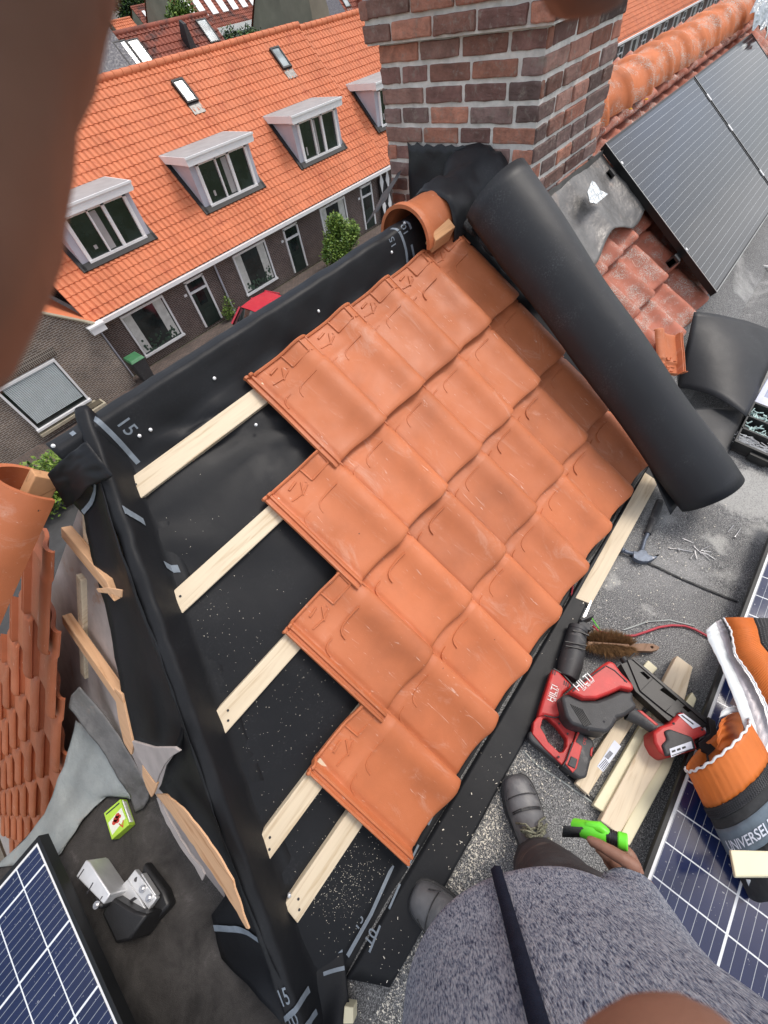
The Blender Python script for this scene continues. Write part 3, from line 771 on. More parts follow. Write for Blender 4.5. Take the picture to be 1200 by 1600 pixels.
for x, s in ((-.575,.012),(-.40,.115),(-.365,.118),(-.115,.10),(.36,.105),(.80,.08),(.93,.02)):
    p = on_ridge(x, s); screw(ridge_sheet, p, (0,-.8,.6))

# 3. hip sheet wrapped round the hip board, hanging over the left slope
def hip_rows():
    D = (hip(-1.0)-hip(.17)).normalized()             # down the hip
    side = V((-D.y, D.x, 0)).normalized()             # horizontal, towards -X side
    if side.x > 0: side = -side
    # left edge of the sheet where the photo shows it, on the left slope
    edge = [(78,752),(92,770),(112,782),(128,800),(142,870),(152,915),(172,985),(192,1100),(206,1160),(262,1172),(276,1172),(258,1205),(246,1232),(252,1242),(300,1300),(335,1345),(352,1390),(338,1452),(360,1520),(385,1538)]
    return D, side, edge
HD, HS, HEDGE = hip_rows()
HUP = HD.cross(HS); HUP = HUP if HUP.z > 0 else -HUP
def hip_c(t): return hip(.17).lerp(hip(-1.067), t)
def hip_left(t):
    """how far the sheet reaches down the left slope"""
    pts = [(0,.02),(.06,.06),(.12,.05),(.2,.045),(.28,.07),(.36,.085),(.45,.075),(.52,.06),(.57,.02),(.60,.00),(.64,.05),(.70,.075),(.78,.085),(.86,.07),(.93,.10),(1.0,.13),(1.14,.12)]
    for (a0, b0), (a1, b1) in zip(pts, pts[1:]):
        if a0 <= t <= a1: return b0+(b1-b0)*(t-a0)/(a1-a0)
    return .1
mb = MB(); rows = []
dB = V((-math.cos(PB), 0, -math.sin(PB)))
SH = .048                                               # the board stands a little to the right of the hip line
for j in range(101):
    t = -.035+1.175*j/100; c = hip_c(min(t, 1.0)); row = []
    over = max(0, t-1.0); c = c+HD*over*1.55
    if over: c.z = max(c.z, -.0)
    hgt = .108+.004*nz((t*9, 0, 0))+.003*nz((t*31, 0, 5)); wd = .044+.004*nz((t*23, 7, 1))
    cc = c - HS*SH
    wv = .006*nz((t*14, 2, 0))
    prof = []
    R0 = cc - HS*(wd/2+.055+wv); 
    rz = deckA(R0.y)+.004 if t < 1 else .006
    prof.append(V((R0.x, R0.y, max(rz, .006))))
    R1 = cc - HS*(wd/2+.018+wv*.6); prof.append(V((R1.x, R1.y, max(deckA(R1.y)+.008, .008))))
    base_z = max(c.z, 0)
    for sx, hz in ((-wd/2-.008, hgt*.32), (-wd/2-.001, hgt*.75), (-wd/2+.003, hgt*.95), (-wd/2+.010, hgt), (0, hgt+.001), (wd/2-.010, hgt), (wd/2-.003, hgt*.95), (wd/2+.002, hgt*.7), (wd/2+.010, hgt*.3)):
        q = cc+HS*sx; prof.append(V((q.x, q.y, base_z+hz)))
    A_ = cc+HS*(wd/2+.018); prof.append(V((A_.x, A_.y, base_z+hgt*.05)))
    dn = []
    for p0, p1 in zip(prof, prof[1:]):
        dn += [p0, p0.lerp(p1, .5)]
    dn.append(prof[-1])
    dn = [p+V((nz(p, 12), nz(p+V((3,3,3)), 12), nz(p+V((7,1,1)), 12)))*.0035+V((nz(p, 38), nz(p+V((3,3,3)), 38), nz(p+V((7,1,1)), 38)))*.0022 for p in dn]
    rows.append(dn)
mb.shell(rows, .0014)
hip_sheet = obj('hip_sheet', mb, M['membrane'], None, 180)
tag(hip_sheet, 'black membrane wrapped round the hip board, its edge hanging down the left slope', 'membrane')
HROWS = rows
def on_hip(t, i):
    """t along the sheet, i index across the dense profile (float)"""
    jf = (t+.035)/1.175*100; j = max(0, min(99, int(jf))); fj = jf-j; k = max(0, min(len(rows[0])-2, int(i))); fk = i-k
    p = HROWS[j][k].lerp(HROWS[j][k+1], fk).lerp(HROWS[j+1][k].lerp(HROWS[j+1][k+1], fk), fj)
    n = (HROWS[j][k+1]-HROWS[j][k]).cross(HROWS[j+1][k]-HROWS[j][k]).normalized()
    if n.z < 0: n = -n
    return p+n*.003
mk = MB()
def hipband(t0, dt, i0, i1, sl=0):
    mk = MB(); n = 24; mk.rows([[on_hip(t0+sl*(i0+(i1-i0)*k/n-8)+d, i0+(i1-i0)*k/n) for k in range(n+1)] for d in (0, dt)]); printed(hip_sheet, mk)
hipband(.910, .009, 4, 17, .0012); hipband(.943, .009, 4, 17, .0012); hipband(.135, .013, 4, 8); hipband(.20, .014, 1, 3)
def hiplet(txt, t0, i0, ht, dwn):
    vs, fs = text_polys(txt, 1.0, .006); mk = MB(); mk.add([on_hip(t0-y*dwn, i0-x*ht) for x, y, _ in vs], fs); printed(hip_sheet, mk, 'lettering')
hiplet('15', .904, 14.5, 4.6, .034); hiplet('10', .938, 14.5, 4.6, .032)
for p in ((452,1400),(178,756)):
    pass
mk = MB(); o_ = onA((285,742), -.078); e_ = onA((262,755), -.078); ex_ = (e_-o_).normalized(); lettering(mk, '15', .042, o_, ex_, NA.cross(ex_), 0); printed(underlay, mk, 'lettering')
screw(underlay, onA((452,1399), -.06), NA); screw(underlay, onA((400,664), -.055), NA)
# the part of the sheet that hangs from the board down the left slope
HP = [((112,705),(78,752)),((122,728),(110,782)),((135,755),(130,805)),((150,800),(142,870)),((165,845),(153,915)),((180,890),(172,985)),((205,960),(190,1090)),((232,1037),(206,1160)),((247,1080),(240,1168)),((260,1115),(278,1174)),((272,1148),(262,1195)),((288,1190),(246,1234)),((300,1230),(256,1246)),((320,1290),(300,1305)),((345,1355),(340,1360)),((360,1390),(352,1400)),((372,1420),(330,1430)),((395,1478),(345,1500)),((415,1525),(385,1538)),((440,1590),(440,1600))]
mb = MB(); rows = []
for i, (p, q) in enumerate(HP):
    A_ = onA((p[0]+19, p[1]-2), .016); B_ = onB(q, -.085)
    if B_.z < .012: B_ = onz(q, .012)
    rows.append([A_.lerp(B_, k/10)-NB*(.018*math.sin(math.pi*k/10)) for k in range(11)])
fine = []
for r0, r1 in zip(rows, rows[1:]):
    for k in range(5): fine.append([p.lerp(q, k/5) for p, q in zip(r0, r1)])
fine.append(rows[-1])
fine = [[p+NB*(.006*nz(p, 8)+.003*nz(p, 19)) for p in r] for r in fine]
mb.shell(fine, .0014); hang = obj('hanging_edge', mb, M['membrane'], hip_sheet, 180)
mk = MB()
def hg(i, k):
    i = max(0, min(len(fine)-1.001, i)); k = max(0, min(9.999, k)); a0, b0 = int(i), int(k); u, v = i-a0, k-b0
    return fine[a0][b0].lerp(fine[a0+1][b0], u).lerp(fine[a0][b0+1].lerp(fine[a0+1][b0+1], u), v)+NB*.004
def hgband(i0, k0, i1, k1, w_=1.1):
    L_ = []; R_ = []
    for n in range(25):
        u = n/24; i = i0+(i1-i0)*u; k = k0+(k1-k0)*u; L_.append(hg(i, k)); R_.append(hg(i+w_, k))
    mk = MB(); mk.rows([L_, R_]); printed(hip_sheet, mk)
hgband(8, 2, 9, 9.5); hgband(4, 3, 5, 9); hgband(84, .5, 81, 9.8, .7)
# loose sheet folded at the peak where ridge and hip sheets meet
mb = MB(); mb.shell(patch([onz((76,742), .985), onz((136,690), 1.052), onz((176,742), 1.0), onz((104,792), .86)], .010, 18, lambda u, v: NA*(.010*math.sin(u*9+v*3)*v+.008*nz((u*6, v*6, 3)))), .0014)
tag(obj('corner_sheet', mb, M['membrane'], None, 180), 'small folded black membrane patch capping the corner where ridge and hip meet', 'membrane')
ec = [onz((474,1476), .045), onz((534,1464), .030), onz((552,1600), .012), onz((486,1612), .05)]
ER = patch(ec, .012, 18, lambda u, v: V((0,0,.018*math.sin(u*5+v*4)*v)))
mb = MB(); mb.shell(ER, .0014); fs_ = obj('sheet_end', mb, M['membrane'], None, 180)
tag(fs_, 'short black membrane end lying on the felt below the lowest batten', 'membrane')
def er(u, v):
    i, j = min(17.999, u*18), min(17.999, v*18); a0, b0 = int(i), int(j); fu, fv = i-a0, j-b0
    return ER[b0][a0].lerp(ER[b0][a0+1], fu).lerp(ER[b0+1][a0].lerp(ER[b0+1][a0+1], fu), fv)+V((0,0,.004))
for vv, u0, u1 in ((.13, .12, .98), (.34, .45, .98)):
    mk = MB(); mk.rows([[er(u0+(u1-u0)*k/12, vv+d+.07*(1-(u0+(u1-u0)*k/12))**2) for k in range(13)] for d in (0, .05)])
    printed(fs_, mk)

# ------------------------------------------------------------------ battens on the rear slope
BT = [((200,790),(405,620),'topmost pine batten, below the black ridge sheet, with a large knot'),
      ((270,968),(440,812),'second pine batten from the ridge, chipped along its upper edge'),
      ((345,1150),(468,1010),'third pine batten from the ridge, its bare end halfway down the black slope'),
      ((413,1350),(500,1228),'fourth pine batten from the ridge, knotty bare end with two nails'),
      ((460,1445),(570,1300),'lowest pine batten, two screw holes in its wet looking end')]
for i, (p0, p1, lab) in enumerate(BT):
    e = onA(p0, -.062); v0 = (e-OA).dot(-UPA); u0 = (e-OA).x
    mb = MB(); top = -.061; bot = -.085; vm = v0-.026; wv_ = .032
    U1 = u0+1.6 if i else u0+1.55
    U1 = min(U1, 1.17)
    def q(u, v, h): return a(u, v, h)
    skew = .012 if i % 2 else -.006
    mb.hexa([q(u0+.022+skew, vm-wv_, bot), q(u0-skew, vm+wv_, bot), q(U1, vm+wv_, bot), q(U1, vm-wv_, bot)],
            [q(u0+.022+skew, vm-wv_, top), q(u0-skew, vm+wv_, top), q(U1, vm+wv_, top), q(U1, vm-wv_, top)])
    o = obj('roof_batten', mb, M['pine'], None, None, .003)
    tag(o, lab, 'batten', 'pine battens across the bare slope')
    m2 = MB(); rr_ = random.Random(i)
    for k in range(2):
        c = a(u0+.035+.018*k+rr_.uniform(-.005,.005), vm+.012-.02*k, top+.0006); m2.tube([c-NA*.001, c+NA*.0012], .0035, 8)
    obj('nail_hole', m2, M['print_black'], o)
# ------------------------------------------------------------------ new tiles on the rear slope
def place(me, name, mtx, mat=None):
    o = bpy.data.objects.new(name, me); COL.objects.link(o); o.matrix_world = mtx; return o
TM = [tile_mesh('roof_tile', M['clay'], .004, s) for s in range(4)]
rt = random.Random(2)
rowname = {1: 'top', 2: 'second', 3: 'third', 4: 'bottom'}
for r in (4, 3, 2, 1):
    n0 = -(r-1); cols = list(range(n0, 5))
    for i, k in enumerate(cols):
        m = frame(a(k*TW+rt.uniform(-.0015,.0015), r*TL+rt.uniform(-.002,.002), rt.uniform(-.001,.001)), XA, UPA, NA) @ Matrix.Rotation(rt.uniform(-.006,.006), 4, 'Z')
        o = place(TM[rt.randrange(4)], 'roof_tile', m)
        pos = 'leftmost, with its bare side lug rail showing' if i == 0 else ('last, cut off beside the black roll' if i == len(cols)-1 else ORD[i]+' from the left')
        tag(o, 'new orange clay roof tile in the %s row, %s' % (rowname[r], pos), 'roof tile', 'new clay tiles on the rear slope')
# ------------------------------------------------------------------ weathered tiles right of the chimney and under the panels
OM = [tile_mesh('weathered_tile', M['clay_old'], .006, s+9, False) for s in range(3)]
OW, OL = .205, .28
cnt = 0
olds = []
for r, vb in enumerate((-.02, .26, .54, .82, 1.10)):
    for k in range(0, 26):
        u = 1.42+k*OW
        if vb < .5 and u < CX1+.02: continue
        if r >= 2 and u > 3.2 and not (r == 2 and 5.1 < u < 6.6): continue
        if r == 1 and u > 6.6: continue
        olds.append((r, k, u, vb))
rn = ['top', 'second', 'third', 'fourth', 'lowest']
for (r, k, u, vb) in olds:
    m = frame(a(u, vb, .012+rt.uniform(-.003,.003)), XA, UPA, NA) @ Matrix.Rotation(rt.uniform(-.012,.012), 4, 'Z') @ Matrix.Diagonal((OW/TW, OL/TL, 1.35, 1))
    o = place(OM[rt.randrange(3)], 'weathered_tile', m)
    if r == 0: lab = 'old weathered tile under the mossy ridge, %s from the chimney' % ORD[min(28, k-4)] if k-4 < 28 else 'old weathered tile far right under the mossy ridge, beyond the second panel'
    elif r == 1: lab = 'old tile in the row under the upper panel edge, %s from the chimney' % ORD[min(28, k-4)]
    else: lab = 'old lichen specked tile, %s row from the ridge, %s right of the roll' % (rn[r], ORD[k])
    tag(o, lab, 'roof tile', 'old weathered tiles right of the chimney')
mb = MB()
for p in ((985,170),(1010,155)):
    c = onA(p, .035); mb.ball(c, .012, 8, (1, 1, .35))
tag(obj('lichen_spots', mb, M['lichen']), 'two orange lichen spots on old tiles above the left solar panel', 'lichen', None)

# ------------------------------------------------------------------ tiles on the left slope
BM = [tile_mesh('side_tile', M['clay_side'], .003, s+20, False) for s in range(3)]
for k in range(0, 9):
    yk = .233+TW*k
    for j in range(-1 if k == 0 else -2, 11):
        zt_ = OB.z-(j-.9)*TL*math.sin(PB); lim = RZ-TB*(yk-RY)+.06
        if zt_ > lim+(.10 if k == 0 else .02): continue
        if OB.z-j*TL*math.sin(PB) < -3.0: continue
        o3 = OB+V((0, TW*(k+1), 0))-UPB*(j*TL)
        m = frame(o3+NB*rt.uniform(-.002,.002), XB, UPB, NB) @ Matrix.Rotation(rt.uniform(-.006,.006), 4, 'Z')
        o = place(BM[rt.randrange(3)], 'side_tile', m)
        if lim-zt_ < .30:      # tiles cut along the hip
            me2 = o.data.copy(); o.data = me2; bm = bmesh.new(); bm.from_mesh(me2); mi = m.inverted()
            pc_ = mi @ V((PEAK.x-.035, RY, 0)); pn = (mi.to_3x3() @ V((1,1,0))).normalized()
            bmesh.ops.bisect_plane(bm, geom=bm.verts[:]+bm.edges[:]+bm.faces[:], plane_co=pc_, plane_no=pn, clear_outer=True); bm.to_mesh(me2); bm.free()
            if not me2.polygons: bpy.data.objects.remove(o); continue
        tag(o, 'orange tile on the steep left slope, %s column from the open edge, %s tile down' % (ORD[k], ORD[j+2]), 'roof tile', 'clay tiles on the steep left slope')

# ------------------------------------------------------------------ ridge and hip tiles
def ridge_tile_mesh(name, mat, L_, r0, r1, lip=.0, wob=.004, seed=0, span=200, th=.014, sq=.95):
    """half round tile; x runs from its wide collar (0) to its far end (L_)"""
    mb = MB(); rows = []
    xs = [0,.012,.03,.045,.06] + [.06+(L_-.06)*k/8 for k in range(1, 9)]
    for x in xs:
        r = r0+(r1-r0)*x/L_
        if lip and x < .05: r += lip*(1 if x < .035 else .4)
        row = []
        for k in range(23):
            an = R(90-span/2)+R(span)*k/22
            rr = r + wob*noise.noise(V((x*7+seed, math.cos(an)*1.5, math.sin(an)*1.5)))
            row.append(V((x, -math.cos(an)*rr, math.sin(an)*rr*sq)))
        rows.append(row)
    mb.shell(rows, -th)
    return mesh(name, mb, V((0,0,0)), mat, 50)
def ridge_at(me, name, p, d, up=V((0,0,1))):
    d = V(d).normalized(); y = V(up).cross(d).normalized(); z = d.cross(y)
    return place(me, name, frame(V(p), d, y, z))
nr = ridge_tile_mesh('ridge_tile', M['clay'], .36, .118, .106, .012, .003, 3, 205)
o = ridge_at(nr, 'ridge_tile', (.945, RY, .975), (1, 0, .02)); tag(o, 'new orange half round ridge tile entering the black collar by the chimney', 'ridge tile')
mb = MB(); mb.hexa([a(.99,-.10,-.03), a(.98,-.05,-.03), a(1.11,-.05,-.03), a(1.11,-.11,-.03)], [a(.99,-.11,.03), a(.975,-.06,.03), a(1.115,-.06,.035), a(1.12,-.12,.035)])
tag(obj('tile_chip', mb, M['raw_x'], None, None, .004), 'rough brown wedge under the new ridge tile', 'wedge')
om = [ridge_tile_mesh('old_ridge_tile', M['clay_old'], .40, .158, .118, .018, .008, s*5, 190) for s in range(3)]
M['ridge_old'] = m_clay('mossy_ridge_clay', (.58, .17, .06), (.5, .30, .22), .7, True)
for me in om: me.materials[0] = M['ridge_old']
for i in range(14):
    x = 2.63+.35*i
    o = ridge_at(om[i % 3], 'old_ridge_tile', (x, RY, .985+.006*math.sin(i*2.2)), (-1, .01*math.sin(i), -.03))
    tag(o, 'old mottled ridge tile above the solar panels, %s counting away from the chimney' % ORD[i], 'ridge tile', 'old ridge tiles beyond the chimney')
hd2 = V((-.7071, .7071, -TB*.7071)).normalized()
hdv = V((-.86,.06,-.52)).normalized()
hm = ridge_tile_mesh('hip_tile', M['clay'], .42, .102, .128, .0, .003, 8, 205, .016, 1.0)
for i in range(4):
    p = PEAK+V((-.150,.075,.005))+hdv*(.355*i)
    o = ridge_at(hm, 'hip_tile', p, hdv)
    tag(o, ['upper half round hip tile at the left edge, open end facing the ridge', 'second half round hip tile down the left edge', 'third half round hip tile, half hidden at the left edge', 'fourth half round hip tile down the left hip', 'fifth half round hip tile down the left hip', 'lowest half round hip tile down the left hip'][i], 'hip tile', 'half round tiles down the left hip')
mb = MB(); c = PEAK+V((-.10,.075,.045))+hdv*.0; y_ = V((0,0,1)).cross(hd2).normalized(); z_ = hd2.cross(y_)
y_ = V((0,0,1)).cross(hdv).normalized(); z_ = hdv.cross(y_); mb.box(c+hdv*.13+V((0,0,-.03)), (.22, .05, .06), hdv, y_, z_); tag(obj('hip_board_end', mb, M['raw_x'], None, None, .003), 'sawn wooden board end inside the upper hip tile', 'board')

# ------------------------------------------------------------------ old woodwork on the left slope
def bb(y, s, h): # point on left slope: y along, s metres up the slope from the seam origin, h off it
    return V((OB.x, y, OB.z))+UPB*s+NB*h
for (p0, p1, lab, ext) in (((107,850),(176,922),'upper sawn batten stub on the stripped left slope', .0), ((106,968),(192,1120),'lower sawn batten stub on the stripped left slope', .0)):
    A0 = onB(p0, -.085); A1 = onB(p1, -.085); s0 = (A0-OB).dot(UPB); s1 = (A1-OB).dot(UPB); s_ = (s0+s1)/2
    mb = MB(); y0 = A0.y+.06; y1 = A1.y-.0
    mb.hexa([bb(y0, s_-.022, -.115), bb(y1, s_-.024, -.115), bb(y1+.05, s_+.018, -.115), bb(y0, s_+.018, -.115)], [bb(y0, s_-.022, -.085), bb(y1-.01, s_-.024, -.085), bb(y1+.04, s_+.018, -.085), bb(y0, s_+.018, -.085)])
    tag(obj('old_batten', mb, M['raw_y'], None, None, .003), lab, 'batten', 'old battens on the left slope')
for (p0, p1, lab) in (((130,760),(136,850),'short rafter piece at the top of the stripped left slope'), ((124,905),(128,1055),'pale counter batten between the two batten stubs on the left slope')):
    A0 = onB(p0, -.115); A1 = onB(p1, -.115); y = (A0.y+A1.y)/2; s0 = (A0-OB).dot(UPB); s1 = (A1-OB).dot(UPB)
    mb = MB(); mb.hexa([bb(y-.02, s1, -.135), bb(y+.025, s1, -.135), bb(y+.025, s0, -.135), bb(y-.02, s0, -.135)], [bb(y-.02, s1, -.115), bb(y+.025, s1, -.115), bb(y+.025, s0, -.115), bb(y-.02, s0, -.115)])
    tag(obj('counter_batten', mb, M['pine'], None, None, .003), lab, 'batten')
# torn boards along the foot of the hip
def torn(name, pp, z_of, th, mat, lab, cat):
    P_ = [onB(p, z_of) for p in pp]; P_ = [q if q.z > .03 else onz(p, .03) for p, q in zip(pp, P_)]; mb = MB(); mb.prism(P_, NB*-th); return tag(obj(name, mb, M[mat], None, None, .002), lab, cat)
def strip2(name, Lp, Rp, h, th, mat, lab, cat):
    rows = []
    for p, q in zip(Lp, Rp):
        A_, B_ = onB(p, h), onB(q, h)
        if A_.z < .03: A_ = onz(p, .03)
        if B_.z < .03: B_ = onz(q, .03)
        rows.append([A_.lerp(B_, k/4) for k in range(5)])
    out = []
    for r0, r1 in zip(rows, rows[1:]): out += [[p.lerp(q, k/4)+NB*(.002*nz(p.lerp(q, k/4), 40)) for p, q in zip(r0, r1)] for k in range(4)]
    out.append(rows[-1]); mb = MB(); mb.shell(out, th); return tag(obj(name, mb, M[mat], None, 60), lab, cat)
strip2('torn_board', [(246,1240),(268,1268),(292,1302),(318,1340),(344,1377),(367,1413),(387,1448)], [(262,1240),(288,1262),(318,1298),(346,1338),(366,1374),(379,1415),(391,1449)], -.05, .004, 'raw_y', 'long torn orange board ending in a sharp point along the hip foot', 'board')
strip2('torn_strip', [(246,1246),(262,1285),(284,1322),(306,1352),(318,1374)], [(250,1246),(272,1288),(298,1332),(318,1356),(322,1364)], -.06, .004, 'paper', 'narrow grey strip below the long torn board', 'board')
def tornB(name, pp, h, th, mat, lab, cat):
    P_ = [onB(p, h) for p in pp]; mb = MB(); mb.prism(P_, NB*-th); return tag(obj(name, mb, M[mat], None, None, .0015), lab, cat)
tornB('board_edge', [(178,1075),(190,1085),(200,1130),(208,1165),(205,1180),(193,1160),(184,1120)], -.035, .006, 'raw_y', 'splintered board edge beside the hanging black sheet', 'board')
tornB('board_flap', [(206,1158),(240,1168),(272,1168),(281,1174),(268,1182),(256,1196),(248,1212),(244,1224),(226,1200),(212,1178)], -.02, .006, 'paper', 'curved pale board flap with a pointed tip over the black sheet', 'board')
tornB('board_stub', [(222,1195),(240,1222),(246,1224),(240,1240),(236,1246),(228,1230),(222,1212)], -.02, .006, 'raw_y', 'short orange board stub under the curved flap', 'board')
tornB('board_tongue', [(150,920),(168,918),(190,922),(189,934),(172,928),(154,926)], -.04, .004, 'raw_y', 'thin splinter of board lying on the black hip sheet', 'board')
# lead dressings
def leadsheet(name, rows_px, zs, mat, lab, lump=.012):
    """rows of pixels with heights, lofted"""
    rows = []
    for r_, z in zip(rows_px, zs):
        pts = [onz(p, z if not isinstance(z, (list, tuple)) else z[i]) for i, p in enumerate(r_)]
        dn = []
        for p0, p1 in zip(pts, pts[1:]): dn += [p0.lerp(p1, k/6) for k in range(6)]
        rows.append(dn+[pts[-1]])
    out = []
    for r0, r1 in zip(rows, rows[1:]):
        for k in range(5): out.append([p.lerp(q, k/5) for p, q in zip(r0, r1)])
    out.append(rows[-1])
    out = [[p+V((0,0,lump*(nz(p, 9)+.5*nz(p, 25)))) for p in r] for r in out]
    mb = MB(); mb.shell(out, .003); return tag(obj(name, mb, M[mat], None, 180), lab, 'lead sheet')
leadsheet('lead_valley', [[(118,1125),(140,1142),(165,1170),(186,1200),(205,1248)], [(100,1190),(125,1190),(150,1205),(178,1228),(200,1246)], [(90,1225),(108,1228),(128,1240),(150,1248),(168,1242)], [(72,1272),(84,1284),(98,1300),(112,1298),(136,1270)], [(40,1312),(58,1318),(76,1325),(92,1333),(102,1318)], [(-10,1356),(20,1352),(50,1350),(80,1345),(95,1333)]],
          [[.13,.11,.09,.06,.03],[.07,.06,.05,.04,.025],[.03,.03,.03,.025,.018],.022,.018,.016], 'lead', 'large pale grey lead sheet dressed from the left tiles onto the felt')
leadsheet('lead_strip', [[(124,1072),(150,1100),(178,1138),(205,1180),(230,1225),(232,1248)], [(112,1085),(135,1112),(160,1150),(190,1195),(215,1232),(224,1262)], [(108,1105),(130,1132),(156,1165),(182,1208),(204,1242),(212,1268)]],
          [[.30,.24,.18,.12,.07,.03],[.27,.215,.16,.10,.05,.025],[.24,.19,.14,.08,.035,.02]], 'lead_dark', 'long crumpled lead strip along the foot of the stripped boards')
# ================================================================== things on the flat roof
def flats(mb, pp, z1, z0, taper=0.0):
    top = [onz(p, z1) for p in pp]; c = sum(top, V((0,0,0)))/len(top)
    bot = [V((p.x, p.y, z0)) for p in top]
    if taper: top = [p.lerp(V((c.x, c.y, p.z)), taper) for p in top]
    mb.hexa(bot, top); return mb
def ring(mb, outer, inner, z1, z0):
    o1 = [onz(p, z1) for p in outer]; i1 = [onz(p, z1) for p in inner]; n = len(o1)
    o0 = [V((p.x, p.y, z0)) for p in o1]; i0 = [V((p.x, p.y, z0)) for p in i1]
    fs = []
    for k in range(n):
        j = (k+1) % n; fs += [(k, j, n+j, n+k), (2*n+k, 3*n+k, 3*n+j, 2*n+j), (k, 2*n+k, 2*n+j, j), (n+k, n+j, 3*n+j, 3*n+k)]
    mb.add(o1+i1+o0+i0, fs); return mb
def c1(*pp): return [(x/4+820, y/4+920) for x, y in pp]
def cz(pp, z): return [onz(p, z) for p in pp]
def textpx(mb, txt, p0, p1, z, hfac=1.0, bold=.006):
    o = onz(p0, z); e = onz(p1, z); ex = (e-o).normalized(); ey = V((-ex.y, ex.x, 0))
    vs, fs = text_polys(txt, 1.0, bold); wd = max(v[0] for v in vs); s_ = (e-o).length/wd
    mb.add([o+ex*(x*s_)+ey*(y*s_*hfac) for x, y, _ in vs], fs)

# ---- floor batten
mb = MB(); flats(mb, [(899,934),(924,944),(1029,752),(1008,738)], .026, .004)
tag(obj('floor_batten', mb, M['pine'], None, None, .002), 'loose pine batten lying on the felt between the tile edge and the hammer', 'batten')
# ---- hammer
ham = thing('hammer', 'claw hammer with black rubber grip and worn blue steel head on the felt', 'hammer', onz((1000,840), 0))
mb = MB(); mb.tube(cz([(1031,783),(1027,795),(1018,818),(1012,834)], .018), [.015,.0175,.0145,.0145], 12, True, (1.0,.9,(0,0,1))); obj('grip', mb, M['grey_plastic'], ham, 60)
mb = MB(); mb.tube(cz([(1012,834),(1007,845),(1003,860)], .018), [.0085,.007,.0085], 10); obj('shank', mb, M['blue_steel'], ham, 60)
mb = MB(); mb.tube(cz([(971.5,859),(975,860.5)], .020), [.0125,.0125], 12); mb.tube(cz([(975,861),(985,864),(992,866)], .020), [.009,.008,.011], 12)
hp_ = [(990,860),(996,862),(1002,858),(1010,860),(1013,866),(1020,869),(1028,868),(1031,865),(1024,872),(1014,877),(1004,877.5),(996,875),(990,871)]
flats(mb, hp_, .030, .008); obj('head', mb, M['blue_steel'], ham, 40, .002)
# ---- nails
nails = [((699,530),(765,557)),((625,588),(672,592)),((670,590),(760,610)),((765,575),(815,625)),((808,600),(870,610)),((805,602),(860,572)),((745,650),(778,600)),((770,602),(785,655)),((815,615),(860,660)),((825,610),(895,656)),((800,608),(842,625)),((965,493),(1000,450)),((1004,523),(1040,472)),((676,600),(684,586))]
for i, (p, q) in enumerate(nails):
    A0 = onz((p[0]/3.75+880, p[1]/3.75+700), .004+.003*(i % 3)); A1 = onz((q[0]/3.75+880, q[1]/3.75+700), .004+.002*((i+1) % 3))
    mb = MB(); d = (A1-A0).normalized(); mb.tube([A0, A1-d*.004, A1], [.0017,.0017,.0003], 6); mb.tube([A0-d*.0006, A0+d*.0012], .0042, 8)
    far = i in (11, 12)
    lab = ('one of two steel nails apart from the heap' if far else ('short steel nail at the left end of the heap near the hammer claw' if i == 1 else ('lone steel nail above the heap beside the hammer claw' if i == 0 else 'steel nail in the heap right of the hammer')))
    tag(obj('nail', mb, M['steel'], None, 60), lab, 'nail', 'two nails lying apart' if far else ('nail pile on the felt' if i > 1 else 'nails near the hammer claw'))
# ---- reciprocating saw
saw = thing('reciprocating_saw', 'red and grey cordless reciprocating saw lying on its side by the tile edge', 'saw', onz((870,1100), 0))
mb = MB()
flats(mb, c1((172,495),(215,515),(300,605),(245,650),(228,700),(240,790),(190,805),(118,790),(82,800),(108,700),(140,600)), .075, .012); obj('body', mb, M['red'], saw, 40, .010, None, 3)
mb = MB()
ring(mb, c1((100,770),(175,775),(265,850),(325,885),(300,960),(262,1070),(235,1105),(120,995),(45,905),(55,830)), c1((112,812),(142,802),(200,855),(262,935),(258,990),(240,1018),(215,1022),(145,955),(128,915),(98,868)), .062, .016)
obj('handle', mb, M['red'], saw, 40, .007, None, 3)
mb = MB(); flats(mb, c1((30,885),(62,900),(235,1068),(245,1110),(200,1085),(40,960),(18,925)), .058, .012); obj('grip_pad', mb, M['grey_plastic'], saw, 40, .008, None, 3)
mb = MB(); flats(mb, c1((330,885),(425,940),(438,975),(388,1180),(345,1190),(235,1112),(262,1060)), .070, .006); obj('battery', mb, M['grey_plastic'], saw, 40, .008, None, 3)
mb = MB(); flats(mb, c1((332,888),(300,975),(250,1090),(300,1150),(325,1120),(360,985),(318,955),(345,900)), .074, .066); flats(mb, c1((412,1000),(428,985),(420,1050),(408,1040)), .074, .066); obj('battery_trim', mb, M['red'], saw, 40, .002)
mb = MB(); flats(mb, c1((290,1045),(330,1065),(315,1125),(268,1100)), .078, .07); obj('catch', mb, M['grey_plastic'], saw, 40, .002)
mb = MB(); mb.tube(cz(c1((328,255),(322,300)), .048)+cz(c1((305,380),(285,470),(262,560)), .050), [.033,.036,.040,.042,.036], 18); mb.tube(cz(c1((335,240),(328,268)), .048), [.035,.036], 18); obj('barrel', mb, M['grey_plastic'], saw, 50, .003)
mb = MB(); flats(mb, c1((345,195),(400,215),(415,260),(330,245)), .065, .03); mb.box(onz(c1((378,196))[0], .045), (.055,.010,.06), V((.86,-.5,0)).normalized(), V((.5,.86,0)).normalized()); obj('shoe', mb, M['grey_plastic'], saw, 30, .002)
mb = MB(); flats(mb, c1((345,225),(365,232),(358,250),(336,246)), .071, .06); obj('collar', mb, M['alu'], saw, 30, .001)
mb = MB(); flats(mb, c1((362,175),(380,182),(420,78),(414,72),(396,105)), .046, .0445); obj('blade', mb, M['steel'], saw, 30)
